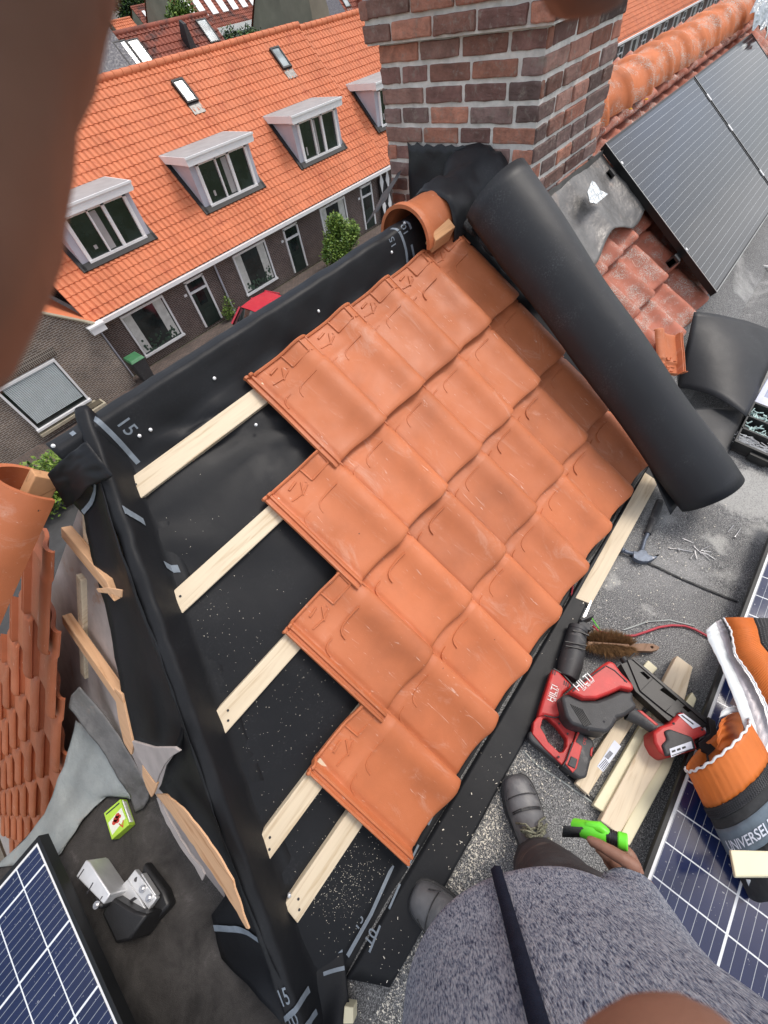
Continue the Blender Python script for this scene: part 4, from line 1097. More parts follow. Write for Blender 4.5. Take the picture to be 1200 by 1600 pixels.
mb = MB(); flats(mb, c1((130,925),(136,905),(120,870),(104,850),(96,868),(128,918)), .05, .03); obj('trigger', mb, M['black_plastic'], saw, 40, .003)
mb = MB(); textpx(mb, 'HILTI', c1((176,712))[0], c1((206,612))[0], .0765, 1.1, .002); textpx(mb, 'SR 6-A22', c1((192,706))[0], c1((214,625))[0], .0765, .8); obj('lettering', mb, M['letter_white'], saw, None)
mb = MB(); textpx(mb, 'CPC', c1((378,978))[0], c1((386,935))[0], .0715, 1.0); obj('battery_lettering', mb, M['red'], saw, None)
mb = MB(); [flats(mb, c1((x, y), (x+6, y+3), (x+2, y+28), (x-4, y+24)), .0765, .07) for x, y in ((246,572),(258,580),(270,588),(176,505),(188,512))]; obj('vent_slot', mb, M['print_black'], saw, None)
for x, y in ((215,842),(212,1050),(268,905)): mb = MB(); mb.tube([onz(c1((x, y))[0], .060), onz(c1((x, y))[0], .0775)], .0032, 10); obj('screw', mb, M['print_black'], saw, 40)
mb = MB()
for k in range(7): flats(mb, c1((252+2*k, 330+26*k), (256+2*k, 326+26*k), (390-12*k*.9, 352+25*k), (388-12*k*.9, 357+25*k)), .0955-.001*k, .09) if k < 2 else None
mb.tube(cz(c1((300,262),(352,272),(400,292)), .082), .004, 6); mb.tube(cz(c1((180,500),(235,530),(300,602)), .072), .0035, 6); obj('rubber_seam', mb, M['black_plastic'], saw, 60)
mb = MB(); mb.tube(cz(c1((300,960),(262,1070),(238,1108)), .0725), .0025, 6); mb.tube(cz(c1((120,790),(190,806),(240,790)), .0755), .002, 6); obj('panel_seam', mb, M['print_black'], saw, 60)
# ---- nailer
nl = thing('nail_gun', 'red and dark grey cordless nail gun with a slotted black magazine on the loose timber', 'nail gun', onz((940,1110), 0))
mb = MB(); flats(mb, c1((262,645),(400,540),(480,470),(528,440),(562,452),(612,520),(690,600),(692,640),(610,622),(540,655),(450,690),(360,692)), .165, .09, .06); obj('housing', mb, M['red'], nl, 40, .014, None, 3)
mb = MB(); flats(mb, c1((214,668),(258,648),(360,692),(450,694),(540,660),(610,626),(694,640),(685,690),(720,728),(700,752),(640,795),(588,810),(558,872),(520,908),(400,892),(282,852),(246,800),(230,740)), .140, .03, .05); obj('motor_housing', mb, M['grey_plastic'], nl, 40, .016, None, 3)
mb = MB(); 
for k in range(6): flats(mb, c1((285+14*k, 720+6*k), (292+14*k, 722+6*k), (380+8*k, 860-3*k), (372+8*k, 862-3*k)), .1425, .13)
obj('cooling_rib', mb, M['black_plastic'], nl, None, .001)
mb = MB(); mb.tube(cz(c1((640,770),(730,815),(800,862),(845,890)), .085), [.027,.023,.022,.027], 16); obj('grip', mb, M['grey_plastic'], nl, 60)
mb = MB(); flats(mb, c1((700,756),(735,762),(840,850),(820,858)), .108, .09); obj('grip_trim', mb, M['red'], nl, 40, .003)
mb = MB()
flats(mb, c1((672,440),(700,446),(1172,842),(1158,862)), .115, .075)
flats(mb, c1((600,470),(640,455),(960,800),(900,830),(690,640)), .105, .06)
ring(mb, c1((640,440),(700,445),(815,545),(722,638)), c1((722,522),(745,520),(785,556),(770,568)), .111, .09)
ring(mb, c1((722,638),(815,545),(970,672),(880,768)), c1((846,632),(866,618),(968,690),(948,704)), .111, .09)
ring(mb, c1((880,768),(970,672),(1172,842),(1060,890)), c1((986,740),(1004,730),(1040,760),(1022,772)), .111, .09)
obj('magazine', mb, M['black_plastic'], nl, 40, .0015)
mb = MB(); mb.tube(cz(c1((610,430),(640,470),(660,500)), .09), [.012,.016,.016], 12); mb.tube(cz(c1((640,445),(688,402)), .10), .0025, 8); obj('nose', mb, M['black_plastic'], nl, 50)
mb = MB(); flats(mb, c1((798,895),(850,855),(905,838),(982,758),(1152,892),(1135,915),(1062,945),(1088,1002),(1040,1020),(892,1062),(838,1020),(805,960)), .130, .045, .03); obj('battery_base', mb, M['red'], nl, 40, .008, None, 3)
mb = MB(); flats(mb, c1((872,890),(908,874),(1050,926),(1074,1000),(885,1048),(858,975),(892,940)), .138, .10); obj('battery', mb, M['grey_plastic'], nl, 40, .006, None, 3)
mb = MB(); flats(mb, c1((958,787),(992,780),(1100,858),(1052,874)), .1315, .13); flats(mb, c1((905,1000),(1040,952),(1052,996),(916,1054)), .1395, .138); obj('sticker', mb, M['label'], nl, None)
mb = MB()
for k in range(5): flats(mb, c1((975+k*2, 790+k*16*.9), (985+k*2, 788+k*16*.9), (1060+k*3, 846+k*4.5), (1050+k*3, 848+k*4.5)), .1322, .1315) if k < 1 else None
for x0 in (918, 950, 982): flats(mb, c1((x0, 1012-.35*(x0-918)), (x0+22, 1004-.35*(x0-918)), (x0+26, 1016-.35*(x0-918)), (x0+4, 1025-.35*(x0-918))), .1402, .1395)
flats(mb, c1((920,1040),(1040,998),(1041,1003),(921,1045)), .1402, .1395); obj('sticker_print', mb, M['print_black'], nl, None)
mb = MB(); flats(mb, c1((1148,800),(1192,826),(1204,900),(1192,1000),(1150,1042),(1092,992),(1086,962),(1162,905)), .13, .06); mb.tube(cz(c1((1100,1010),(1138,1030),(1146,1070),(1122,1108),(1098,1112)), .125), .0035, 8); obj('belt_hook', mb, M['black_plastic'], nl, 40, .004)
mb = MB(); mb.tube(cz(c1((300,640),(400,556),(500,486)), .1655), .0022, 6); mb.tube(cz(c1((505,480),(560,510),(640,585)), .1655), .0022, 6); obj('panel_seam', mb, M['print_black'], nl, 60)
for x, y, z in ((625,575,.1665),(930,842,.1315),(980,768,.1315),(1108,880,.1315),(400,880,.1405),(495,830,.1415)):
    mb = MB(); mb.tube([onz(c1((x, y))[0], z-.01), onz(c1((x, y))[0], z)], .0034, 10); obj('screw', mb, M['print_black'], nl, 40)
mb = MB(); textpx(mb, 'HILTI', c1((334,642))[0], c1((428,562))[0], .1675, 1.15, .002); textpx(mb, 'GX 90-WF', c1((368,640))[0], c1((440,575))[0], .1675, .85); obj('lettering', mb, M['letter_white'], nl, None)
# ---- brush
br = thing('hand_brush', 'hand brush with coarse brown bristles beside the saw nose', 'brush', onz((955,1008), 0))
mb = MB(); rb = random.Random(5)
pa, pb = onz((920,1004), .03), onz((985,1010), .03); dd = (pb-pa)
for k in range(4200):
    t = rb.random(); c = pa+dd*t; an = rb.uniform(0, math.pi*2); el = rb.uniform(-.5, 1.2)
    x = V((-dd.y, dd.x, 0)).normalized(); d = (x*(1 if math.cos(an) > 0 else -1)*rb.uniform(.15,1)+V((0,0,1))*abs(math.sin(el))*.8+dd.normalized()*rb.uniform(-.6,.6)).normalized()
    l_ = rb.uniform(.038, .060)*(.8+.35*math.sin(t*math.pi)); s_ = d.cross(V((rb.random(), rb.random(), rb.random()))).normalized()*.0009
    mb.add([c-s_, c+s_, c+d*l_*.6+s_*.8+V((0,0,-.002)), c+d*l_, c+d*l_*.6-s_*.8+V((0,0,-.002))], [(0,1,2,3,4)])
obj('bristles', mb, M['bristle'], br, None)
mb = MB(); flats(mb, [(918,1001),(984,1005),(984,1013),(918,1009)], .042, .02); obj('brush_back', mb, M['wood_dark'], br, 40, .006)
mb = MB(); ring(mb, c1((640,345),(740,340),(800,342),(842,362),(838,378),(800,390),(720,388),(640,380)), c1((786,358),(794,356),(802,358),(806,364),(804,370),(798,373),(790,372),(786,366)), .034, .014); obj('handle', mb, M['wood_dark'], br, 40, .004)
# ---- red cable and a thin green wire
mb = MB(); P_ = [(926,978),(935,986),(955,992),(975,994),(992,993),(1010,987),(1030,980),(1050,977),(1070,978),(1085,983),(1100,991),(1115,1000),(1135,1010)]
mb.tube(cz(P_, .010), .0045, 8); mb.tube(cz([(893,960),(897,952),(893,930),(895,915)], .012), .0035, 6); tag(obj('cable', mb, M['cable_red'], None, 180), 'thin red cable curving across the felt from the brush to the ridge roll', 'cable')
mb = MB(); mb.tube(cz([(925,966),(931,975),(938,985)], .008), .0022, 6); tag(obj('wire', mb, M['green_plastic'], None, 180), 'short green wire scrap beside the saw blade', 'wire')
mb = MB(); mb.tube([onz(p, .02) for p in ((1158,388),(1166,402),(1178,412),(1192,416),(1215,420))], .010, 8); tag(obj('white_cable', mb, M['cable_white'], None, 180), 'white cable leaving the lower corner of the left ridge side panel', 'cable')
# ---- offcuts
def board(pp, z1, z0, lab, mat='pine', nm='timber_offcut', grp='timber offcuts under the nail gun'):
    mb = MB(); flats(mb, pp, z1, z0); return tag(obj(nm, mb, M[mat], None, None, .003), lab, 'timber', grp)
bd1 = board([(899,1224),(919,1242),(1010,1098),(990,1085)], .034, .005, 'pine offcut carrying a white barcode label, left of the timber stack')
board([(927,1258),(944,1270),(1030,1120),(1014,1110)], .034, .005, 'narrow pine offcut just right of the labelled one', 'cream')
board([(938,1282),(968,1304),(1052,1164),(1083,1042),(1058,1024),(1034,1070),(1015,1140)], .052, .012, 'widest timber offcut, its square far end left of the solar panel frame')
board([(966,1310),(984,1322),(1046,1206),(1089,1092),(1082,1081),(1062,1110),(1030,1186)], .040, .008, 'rightmost timber offcut lying against the solar panel frame', 'cream')
board(c1((385,905),(460,900),(470,915),(415,950)), .03, .005, 'short timber end showing between the saw battery and the nail gun', 'pine')
board([(1003,1043),(1013,1031),(1028,1044),(1019,1054)], .03, .005, 'small square pale wood block beyond the nail gun magazine', 'cream')
mb = MB(); flats(mb, c1((452,1110),(560,945),(602,985),(490,1145)), .0352, .0345); lb = obj('label_sheet', mb, M['label'], bd1, None)
mb = MB()
for k in range(9): flats(mb, c1((500+k*3.6, 1048-k*4.3), (502+k*3.6, 1046-k*4.3), (524+k*3.6, 1064-k*4.3), (521+k*3.6, 1066-k*4.3)), .0358, .0353)
for k in range(4): flats(mb, c1((462+k*8, 1108+k*9), (505+k*6, 1062+k*8), (508+k*6, 1065+k*8), (465+k*8, 1111+k*9)), .0358, .0353)
obj('barcode', mb, M['print_black'], lb, None)
mb = MB(); flats(mb, [(536,1600),(552,1600),(552,1574),(538,1572)], .06, .006); tag(obj('wood_post', mb, M['cream'], None, None, .002), 'pale timber end at the bottom edge beside the hip foot', 'timber')
# ---- organizer with screws
og = thing('screw_organizer', 'open black organizer box full of screws and wall plugs', 'organizer', onz((1185,690), 0))
mb = MB(); oc = [onz(p, .055) for p in ((1147,690),(1178,628),(1262,660),(1232,728))]
X_ = (oc[3]-oc[0]); Y_ = (oc[1]-oc[0]); 
def og_pt(u, v, z): p = oc[0]+X_*u+Y_*v; return V((p.x, p.y, z))
mb.hexa([og_pt(0,0,.004), og_pt(1,0,.004), og_pt(1,1,.004), og_pt(0,1,.004)], [og_pt(.02,.02,.02), og_pt(.98,.02,.02), og_pt(.98,.98,.02), og_pt(.02,.98,.02)])
for v0, v1 in ((0,.04),(.32,.35),(.62,.65),(.96,1.0)): mb.hexa([og_pt(0,v0,.02), og_pt(1,v0,.02), og_pt(1,v1,.02), og_pt(0,v1,.02)], [og_pt(0,v0,.06), og_pt(1,v0,.06), og_pt(1,v1,.06), og_pt(0,v1,.06)])
for u0, u1 in ((0,.03),(.97,1.0)): mb.hexa([og_pt(u0,0.04,.02), og_pt(u1,0.04,.02), og_pt(u1,.96,.02), og_pt(u0,.96,.02)], [og_pt(u0,0.04,.06), og_pt(u1,0.04,.06), og_pt(u1,.96,.06), og_pt(u0,.96,.06)])
mb.hexa([og_pt(.35,-.06,.01), og_pt(.7,-.06,.01), og_pt(.7,0,.01), og_pt(.35,0,.01)], [og_pt(.35,-.06,.045), og_pt(.7,-.06,.045), og_pt(.7,0,.045), og_pt(.35,0,.045)])
obj('tray', mb, M['organizer'], og, 30)
mb = MB(); rz = random.Random(3)
for k in range(130):
    u, v = rz.uniform(.05,.95), rz.uniform(.06,.30); an = rz.uniform(-.5,.5); c = og_pt(u, v, rz.uniform(.022,.045)); d = (X_.normalized()*math.cos(an)+Y_.normalized()*math.sin(an)+V((0,0,rz.uniform(-.2,.2))))*.022
    mb.tube([c-d, c+d], .0018, 5)
st = obj('screws', mb, M['alu'], og, None); st['kind'] = 'stuff'
mb = MB()
for k in range(150):
    u, v = rz.uniform(.05,.9), rz.choice((rz.uniform(.37,.60), rz.uniform(.68,.9))); an = rz.uniform(0,3); c = og_pt(u, v, rz.uniform(.022,.048)); d = (X_.normalized()*math.cos(an)+Y_.normalized()*math.sin(an)+V((0,0,rz.uniform(-.5,.6))))*.011
    mb.tube([c-d, c+d], .0028, 5)
st = obj('wall_plugs', mb, M['plug'], og, None); st['kind'] = 'stuff'
mb = MB(); q0 = og_pt(.62,.36,.056); q1 = og_pt(.74,.92,.058); mb.tube([q0, q1], .005, 8); obj('drill_tube', mb, M['yellow'], og, 60)
mb = MB(); mb.hexa([og_pt(0,1.0,.05), og_pt(1,1.0,.05), og_pt(1.0,1.75,.13), og_pt(0,1.75,.13)], [og_pt(0,1.0,.056), og_pt(1,1.0,.056), og_pt(1,1.75,.137), og_pt(0,1.75,.137)]); mb.hexa([og_pt(.1,1.1,.060), og_pt(.9,1.1,.060), og_pt(.9,1.6,.118), og_pt(.1,1.6,.118)], [og_pt(.12,1.14,.072), og_pt(.88,1.14,.072), og_pt(.88,1.56,.125), og_pt(.12,1.56,.125)]); obj('lid', mb, M['clear_lid'], og, 30, .003)

# ---- big rolled rubber sheet
roll = None
ax0 = onz((1110,768), .135); ax1 = onA((778,300), .165)
AX = (ax1-ax0); RLN = AX.length; AX.normalize(); sx_ = AX.cross(NA).normalized(); sy_ = sx_.cross(AX).normalized()
mb = MB(); rows = []
turns = 2.6; nk = 110; SG = 1 if (ax0+sx_).x > ax0.x else -1
for j in range(33):
    t = j/32; c = ax0+AX*(RLN*t)-sx_*(.020*t)*SG; R0_ = .124+.022*t-.006*math.sin(math.pi*t)+.003*math.sin(t*17); row = []
    for k in range(nk+1):
        s_ = k/nk; an = R(208)-s_*turns*2*math.pi; rr = R0_*(1-.16*s_)
        if s_ < .05: rr += (.05-s_)/.05*.018*(1.2-t)
        rr += .0025*nz((math.cos(an)*1.3, math.sin(an)*1.3, t*4))
        row.append(c+sx_*(math.cos(an)*rr)+sy_*(math.sin(an)*rr)+AX*(.012*math.sin(an+1)*0))
    rows.append(row)
mb.shell(rows, .0035)
tag(obj('rubber_roll', mb, M['rubber'], None, 180), 'large loose roll of black rubber sheet leaning on the tiles against the chimney', 'roll')
mb = MB(); rows = []      # its free edge lapping on the felt
for j in range(15):
    t = j/14; A0 = ax0+AX*(.02+.30*t)-sx_*.05*0; row = []
    p0 = ax0+AX*(.0+.34*t)+(-sy_)*(.118)
    for i in range(7):
        u = i/6; q = p0-sx_*(.0+(.12-.10*t)*u)*-1*-1; 
        q = p0 + sx_*(-(.135-.11*t)*u)
        z = max(q.z*(1-.5*u)-.02*u, .006+.012*(1-u)); row.append(V((q.x, q.y, max(q.z, .006)+.012*math.sin(u*3)*(1-t))))
    rows.append(row)
mb.shell(rows, .003); tag(obj('roll_flap', mb, M['rubber'], None, 180), 'free black edge of the big roll lying on the felt by the floor batten', 'rubber sheet')
# ---- curled rubber offcut at the right
mb = MB(); mb.shell(patch([onA((1084,488), .045), onz((1222,528), .10), onz((1166,652), .075), onz((1058,606), .06)], .06), .0035)
tag(obj('rubber_offcut', mb, M['rubber'], None, 180), 'curled square of black rubber sheet right of the big roll', 'rubber sheet')
mb = MB(); mb.shell(patch([onz((1062,640), .05), onz((1170,640), .03), onz((1136,712), .012), onz((1098,690), .012)], .015), .0035)
tag(obj('rubber_scrap', mb, M['rubber'], None, 180), 'smaller black rubber piece under the curled square, beside the roll foot', 'rubber sheet')
# a broken tile piece and slivers on the old tiles
mb = MB(); me = tile_mesh('broken_tile', M['clay'], .004, 40)
o = place(me, 'broken_tile', frame(onA((1058,540), .075), (XA*.80-UPA*.6).normalized(), (UPA*.80+XA*.6).normalized(), NA) @ Matrix.Rotation(R(180), 4, 'Z') @ Matrix.Translation((-.12,-.36,0)) @ Matrix.Diagonal((.85,.50,1.2,1)) @ Matrix.Translation((.06,.55,0)))
tag(o, 'bright broken tile corner with ribs lying on the old tiles', 'tile piece')

# ---- solar panels
def panel(name, lab, o, X, Y, L_, W_, cells, group, edge=True, th=.034):
    t = bpy.data.objects.new(name, None); COL.objects.link(t); t.matrix_world = frame(V(o), V(X).normalized(), V(Y).normalized(), V(X).cross(V(Y)).normalized()); tag(t, lab, 'solar panel', group)
    def part(nm, mb, m, bv=0):
        ob = bpy.data.objects.new(nm, mesh(nm, mb, V((0,0,0)), M[m] if isinstance(m, str) else m, None)); COL.objects.link(ob); ob.parent = t
        if bv:
            b = ob.modifiers.new('bevel', 'BEVEL'); b.width = bv; b.segments = 2; b.limit_method = 'ANGLE'
        return ob
    f = .012
    mb = MB(); mb.box((L_/2, W_/2, -.004), (L_-2*f-.016*edge, W_-2*f-.016*edge, .004)); part('cell_sheet', mb, cells)
    if edge:
        mb = MB(); mb.box((L_/2, W_/2, -.006), (L_-2*f, W_-2*f, .004)); part('backing_sheet', mb, 'white')
    mb = MB()
    mb.box((L_/2, f/2, -th/2), (L_, f, th)); mb.box((L_/2, W_-f/2, -th/2), (L_, f, th)); mb.box((f/2, W_/2, -th/2), (f, W_-2*f, th)); mb.box((L_-f/2, W_/2, -th/2), (f, W_-2*f, th)); mb.box((L_/2, W_/2, -th+.003), (L_-2*f, W_-2*f, .004))
    part('frame', mb, 'frame_black', .0015)
    return t, part
t8 = R(7)
Yd = V((0, -math.cos(t8), math.sin(t8)))
pr_, part_ = panel('solar_panel', 'blue solar panel with white cell lines beside the worker, under the ridge rolls', onz((1190,876), .105)+V((.30,0,0)), V((-1,.015,0)), Yd, 1.76, 1.10, M['cells_blue'], 'blue solar panels on the flat roof')
t8 = R(9)
pl_, part_ = panel('solar_panel', 'blue solar panel at the lower left corner above the metal bracket', V((-1.432, -.112-1.76, .20)), V((0,1,0)), V((-math.cos(t8), 0, -math.sin(t8))), 1.76, 1.10, M['cells_blue_left'], 'blue solar panels on the flat roof')
for i, (u0, lab) in enumerate(((2.35, 'all black solar panel on the old tiles right of the chimney, reflecting the sky'), (3.815, 'second all black solar panel, dark behind the narrow joint at the upper right'))):
    pp_, part_ = panel('roof_panel', lab, a(u0, 1.075, .10), XA, UPA, 1.45, 1.02, M['cells_black'], 'black solar panels along the ridge', False)
    m2 = MB(); m2.box((.725, .003, .0005), (1.45, .004, .001)); m2.box((.003, .51, .0005), (.004, 1.02, .001)); part_('bright_edge', m2, 'rail_edge')
    if i == 0:
        for y in (.30, .885) :
            m2 = MB(); m2.box((-.02, y, -.055), (.09, .036, .045)); m2.box((-.055, y, -.05), (.02, .046, .055)); part_('rail_end', m2, 'black_plastic', .003)
        for y in (.30, .885):
            m2 = MB(); m2.tube([V((.012, y, -.002)), V((.012, y, .003))], .009, 10); part_('clamp', m2, 'alu')
    for y in (.22, .6, .85):
        if i == 1: m2 = MB(); m2.box((-.008, y, .001), (.02, .05, .006)); part_('clamp', m2, 'alu')
mb = MB()      # mounts that carry the blue panels
for x in (-.3, .5, 1.1): mb.box((x, -2.05, .05), (.06, .9, .08))
tag(obj('mount_rail', mb, M['alu'], None, None), 'aluminium rails carrying the blue panel by the worker', 'rail')
# ---- metal bracket, black foot, carton
bk = thing('mounting_bracket', 'bright metal mounting bracket bolted to a ballast foot beside the left panel', 'bracket', onz((185,1400), 0))
def c4(*pp): return [(x/5.4545+100, y/5.4545+1220) for x, y in pp]
mb = MB(); flats(mb, c4((100,815),(185,675),(215,690),(395,965),(335,1055)), .15, .06); obj('rail', mb, M['alu'], bk, 30, .003)
mb = MB()
for q in (((110,835),(118,838),(172,755),(165,752)), ((190,960),(198,963),(250,870),(243,866)), ((306,1010),(313,1014),(330,985),(323,982))): flats(mb, c4(*q), .1508, .15)
obj('slot', mb, M['print_black'], bk, None)
mb = MB(); flats(mb, c4((415,965),(540,840),(700,1100),(620,1100),(500,1035)), .075, .065); flats(mb, c4((540,840),(605,755),(790,1000),(720,1100)), .07, .05); flats(mb, c4((650,795),(665,790),(785,975),(770,985)), .075, .05); obj('plate', mb, M['alu'], bk, 30, .002)
mb = MB(); flats(mb, c4((455,995),(510,935),(520,950),(468,1000)), .0765, .075); flats(mb, c4((540,1030),(600,990),(622,1005),(560,1045)), .0765, .075); mb.tube([onz(c4((615,840))[0], .068), onz(c4((615,840))[0], .0712)], .006, 10); obj('hole', mb, M['print_black'], bk, 40)
for q, z in (((662,922), .078), ((718,1000), .078), ((272,1060), .155)):
    m2 = MB(); c = onz(c4(q)[0], z); m2.tube([c+V((0,0,-.010)), c], .0095, 12); m2.tube([c, c+V((0,0,.006))], .0055, 6); obj('bolt', m2, M['steel'], bk, 40)
mb = MB(); flats(mb, c4((335,1058),(408,975),(500,1035),(620,1105),(735,1140),(560,1390),(430,1420),(300,1140)), .115, .01, .10); flats(mb, c4((240,1000),(290,985),(340,1060),(290,1110)), .152, .10); obj('wind_deflector', mb, M['black_plastic'], bk, 40, .008)
mb = MB(); flats(mb, c4((560,1120),(680,690),(860,930),(905,1060),(720,1260)), .045, .0); obj('ballast_foot', mb, M['black_plastic'], bk, 40, .01)
ct = thing('drink_carton', 'small lime green juice carton printed with red fruit, lying on the felt', 'carton', onz((190,1290), 0))
def c3(*pp): return [(x/4.2857+60, y/4.2857+1000) for x, y in pp]
P0, P1, P2, P3 = [onz(p, .042) for p in c3((436,1160),(530,1080),(655,1268),(558,1395))]
Xc = P1-P0; Yc = P3-P0; Xc = Xc.normalized()*.062; Yc = (Yc-Xc.normalized()*Yc.dot(Xc.normalized())).normalized()*.096
def cp(u, v, z): p = P0+Xc*u+Yc*v; return V((p.x, p.y, z))
mb = MB(); mb.hexa([cp(0,0,.004), cp(1,0,.004), cp(1,1,.004), cp(0,1,.004)], [cp(0,0,.042), cp(1,0,.042), cp(1,1,.042), cp(0,1,.042)]); obj('box', mb, M['carton'], ct, 30, .002)
mb = MB(); mb.hexa([cp(.08,.42,.0422), cp(.92,.30,.0422), cp(.95,.72,.0422), cp(.1,.88,.0422)], [cp(.08,.42,.0426), cp(.92,.30,.0426), cp(.95,.72,.0426), cp(.1,.88,.0426)]); mb.hexa([cp(1.002,.1,.012), cp(1.006,.1,.012), cp(1.006,.9,.012), cp(1.002,.9,.012)], [cp(1.002,.1,.036), cp(1.006,.1,.036), cp(1.006,.9,.036), cp(1.002,.9,.036)]); obj('printed_band', mb, M['carton_white'], ct, None)
mb = MB(); 
for u, v, r in ((.5,.5,.009),(.62,.44,.008),(.38,.56,.008),(.55,.6,.007),(.7,.52,.006)): mb.tube([cp(u, v, .0427), cp(u, v, .0431)], r, 10)
obj('fruit_print', mb, M['carton_red'], ct, None)
mb = MB(); lettering(mb, 'V', .030, cp(.55,.93,.0428), Xc.normalized(), -Yc.normalized(), 0, .01); obj('letter', mb, M['carton_red'], ct, None)
mb = MB(); mb.tube([cp(.98,.05,.030), cp(1.06,.15,.038), cp(1.07,.8,.038), cp(1.02,.9,.030)], .0022, 8); obj('straw', mb, M['letter_white'], ct, 60)
mb = MB(); mb.hexa([cp(.1,.08,.0422), cp(.9,.08,.0422), cp(.9,.13,.0422), cp(.1,.13,.0422)], [cp(.1,.08,.0426), cp(.9,.08,.0426), cp(.9,.13,.0426), cp(.1,.13,.0426)]); obj('band_line', mb, M['door_dark'], ct, None)

# ---- ridge vent rolls at the right
t_ = thing('vent_roll', 'upper ridge vent roll, end unrolled to show white adhesive edges and orange crepe', 'ridge roll', onz((1185,1080), .12), 'ridge vent rolls on the blue panel')
def lof(stations, zs, n=10):
    rows = []
    for st_, z in zip(stations, zs): rows.append([onz(p, z if not isinstance(z, tuple) else z[i]) for i, p in enumerate(st_)])
    out = []
    for r0, r1 in zip(rows, rows[1:]):
        for k in range(n): out.append([p.lerp(q, k/n) for p, q in zip(r0, r1)])
    out.append(rows[-1]); return out
def crepe(rows, amp=.003, fr=1.15, jag=True):
    n = len(rows)
    return [[p+V((0,0,amp*math.sin(j*fr)+amp*.6*nz(p, 60))) for p in r] for j, r in enumerate(rows)]
ST = [[(1103,985),(1118,972),(1126,968),(1130,966),(1152,965),(1176,966)], [(1106,1000),(1124,990),(1136,986),(1141,984),(1163,982),(1182,980)], [(1126,1040),(1140,1034),(1147,1026),(1149,1024),(1170,1014),(1188,1006)], [(1146,1090),(1162,1082),(1172,1062),(1174,1058),(1192,1040),(1206,1028)], [(1164,1140),(1180,1134),(1192,1104),(1195,1098),(1212,1076),(1226,1060)], [(1168,1183),(1190,1180),(1204,1150),(1208,1142),(1228,1112),(1242,1094)]]
Z_ = [(.27,.275,.275,.29,.30,.30), (.27,.27,.268,.295,.31,.31), (.27,.265,.26,.29,.31,.315), (.27,.265,.26,.29,.31,.315), (.27,.265,.255,.28,.30,.305), (.26,.255,.25,.27,.29,.295)]
def sub(lo, hi_, n=14): return lof([s_[lo:hi_+1] for s_ in ST], [z[lo:hi_+1] for z in Z_], n)
mb = MB(); mb.shell(crepe(sub(0, 1), .0008), .002); obj('adhesive_edge', mb, M['white_strip'], t_, 180)
mb = MB(); mb.shell(crepe(sub(1, 2), .001), .002); obj('crepe_underside', mb, M['silver_crepe'], t_, 180)
mb = MB(); mb.tube([r[0]+V((.0015*math.sin(i*2.1), .0015*math.cos(i*1.7), .002)) for i, r in enumerate(sub(3, 4, 12))], .0028, 6); obj('frayed_edge', mb, M['white_strip'], t_, 180)
mb = MB(); mb.shell(crepe(sub(3, 5, 34), .0016, 2.1), .002); obj('orange_crepe', mb, M['orange_crepe'], t_, 180)
ST2 = [[(1176,966),(1194,966),(1230,968)], [(1182,980),(1198,978),(1235,974)], [(1188,1006),(1202,1000),(1240,990)], [(1206,1028),(1216,1020),(1250,1005)], [(1226,1060),(1236,1050),(1262,1030)]]
mb = MB(); mb.shell(lof(ST2, [(.30,.30,.29)]*5, 8), .003); obj('fleece_band', mb, M['vent_black'], t_, 180)
mb = MB(); rows = lof([[p[0], ((p[0][0]+p[1][0])/2, (p[0][1]+p[1][1])/2), p[1]] for p in ST2], [(.302,.302,.302)]*5, 7)
for r in rows:
    for p in (r[0].lerp(r[1], .6), r[1].lerp(r[2], .3), r[1].lerp(r[2], .9)): mb.tube([p, p+V((0,0,.0015))], .0022, 6)
obj('perforation', mb, M['print_black'], t_, None)
mb = MB(); mb.shell(crepe(lof([[(1158,1112),(1150,1112),(1140,1116),(1127,1124)], [(1160,1130),(1140,1128),(1128,1134),(1121,1148)], [(1164,1155),(1146,1152),(1128,1158),(1121,1170)], [(1167,1176),(1158,1178),(1145,1181),(1132,1180)]], [(.20,.21,.225,.235), (.16,.20,.23,.24), (.16,.21,.235,.245), (.22,.23,.24,.245)], 10), .002), .002); obj('inner_crepe', mb, M['orange_crepe'], t_, 180)
mb = MB(); mb.shell(lof([[(1144,1113),(1162,1112),(1172,1112)], [(1150,1145),(1166,1140),(1176,1138)], [(1166,1172),(1172,1170),(1182,1170)]], [(.19,.17,.17), (.15,.14,.14), (.15,.15,.15)], 8), .002); obj('inner_fleece', mb, M['vent_black'], t_, 180)
mb = MB(); mb.shell(crepe(lof([[(1124,1122),(1134,1118),(1142,1114),(1160,1112)], [(1128,1112),(1136,1106),(1146,1104),(1160,1104)]], [(.245,.245,.245,.25), (.25,.25,.255,.255)], 6), .001), .002); obj('inner_adhesive', mb, M['white_strip'], t_, 180)
mb = MB(); mb.shell(lof([[(1140,1100),(1150,1080),(1156,1082)], [(1160,1106),(1158,1090),(1160,1088)]], [(.20,.22,.24), (.20,.22,.24)], 6), .002); obj('crepe_fold', mb, M['silver_crepe'], t_, 180)
v2 = thing('vent_roll', 'lower ridge vent roll with grey band lettered UNIVERSELE RUITERROL', 'ridge roll', onz((1160,1280), .12), 'ridge vent rolls on the blue panel')
q0 = onz((1092,1200), .26); q1 = onz((1188,1392), .20)
AX2 = (q1-q0); L2 = AX2.length; AX2.normalize(); hx = V((AX2.y, -AX2.x, 0)).normalized()
if hx.x < 0: hx = -hx
hz_ = hx.cross(AX2); hz_ = hz_ if hz_.z > 0 else -hz_
RR = .115
hx = (onz((1240,1165), .24)-onz((1130,1285), .24)).normalized(); hz_ = V((0,0,1))
ctr0 = q0+hx*RR*.93
def v2p(s, th_, r=RR): return ctr0+AX2*(s*L2)-hx*(math.cos(th_)*r)+hz_*(math.sin(th_)*r*.88)-V((0,0,.035))
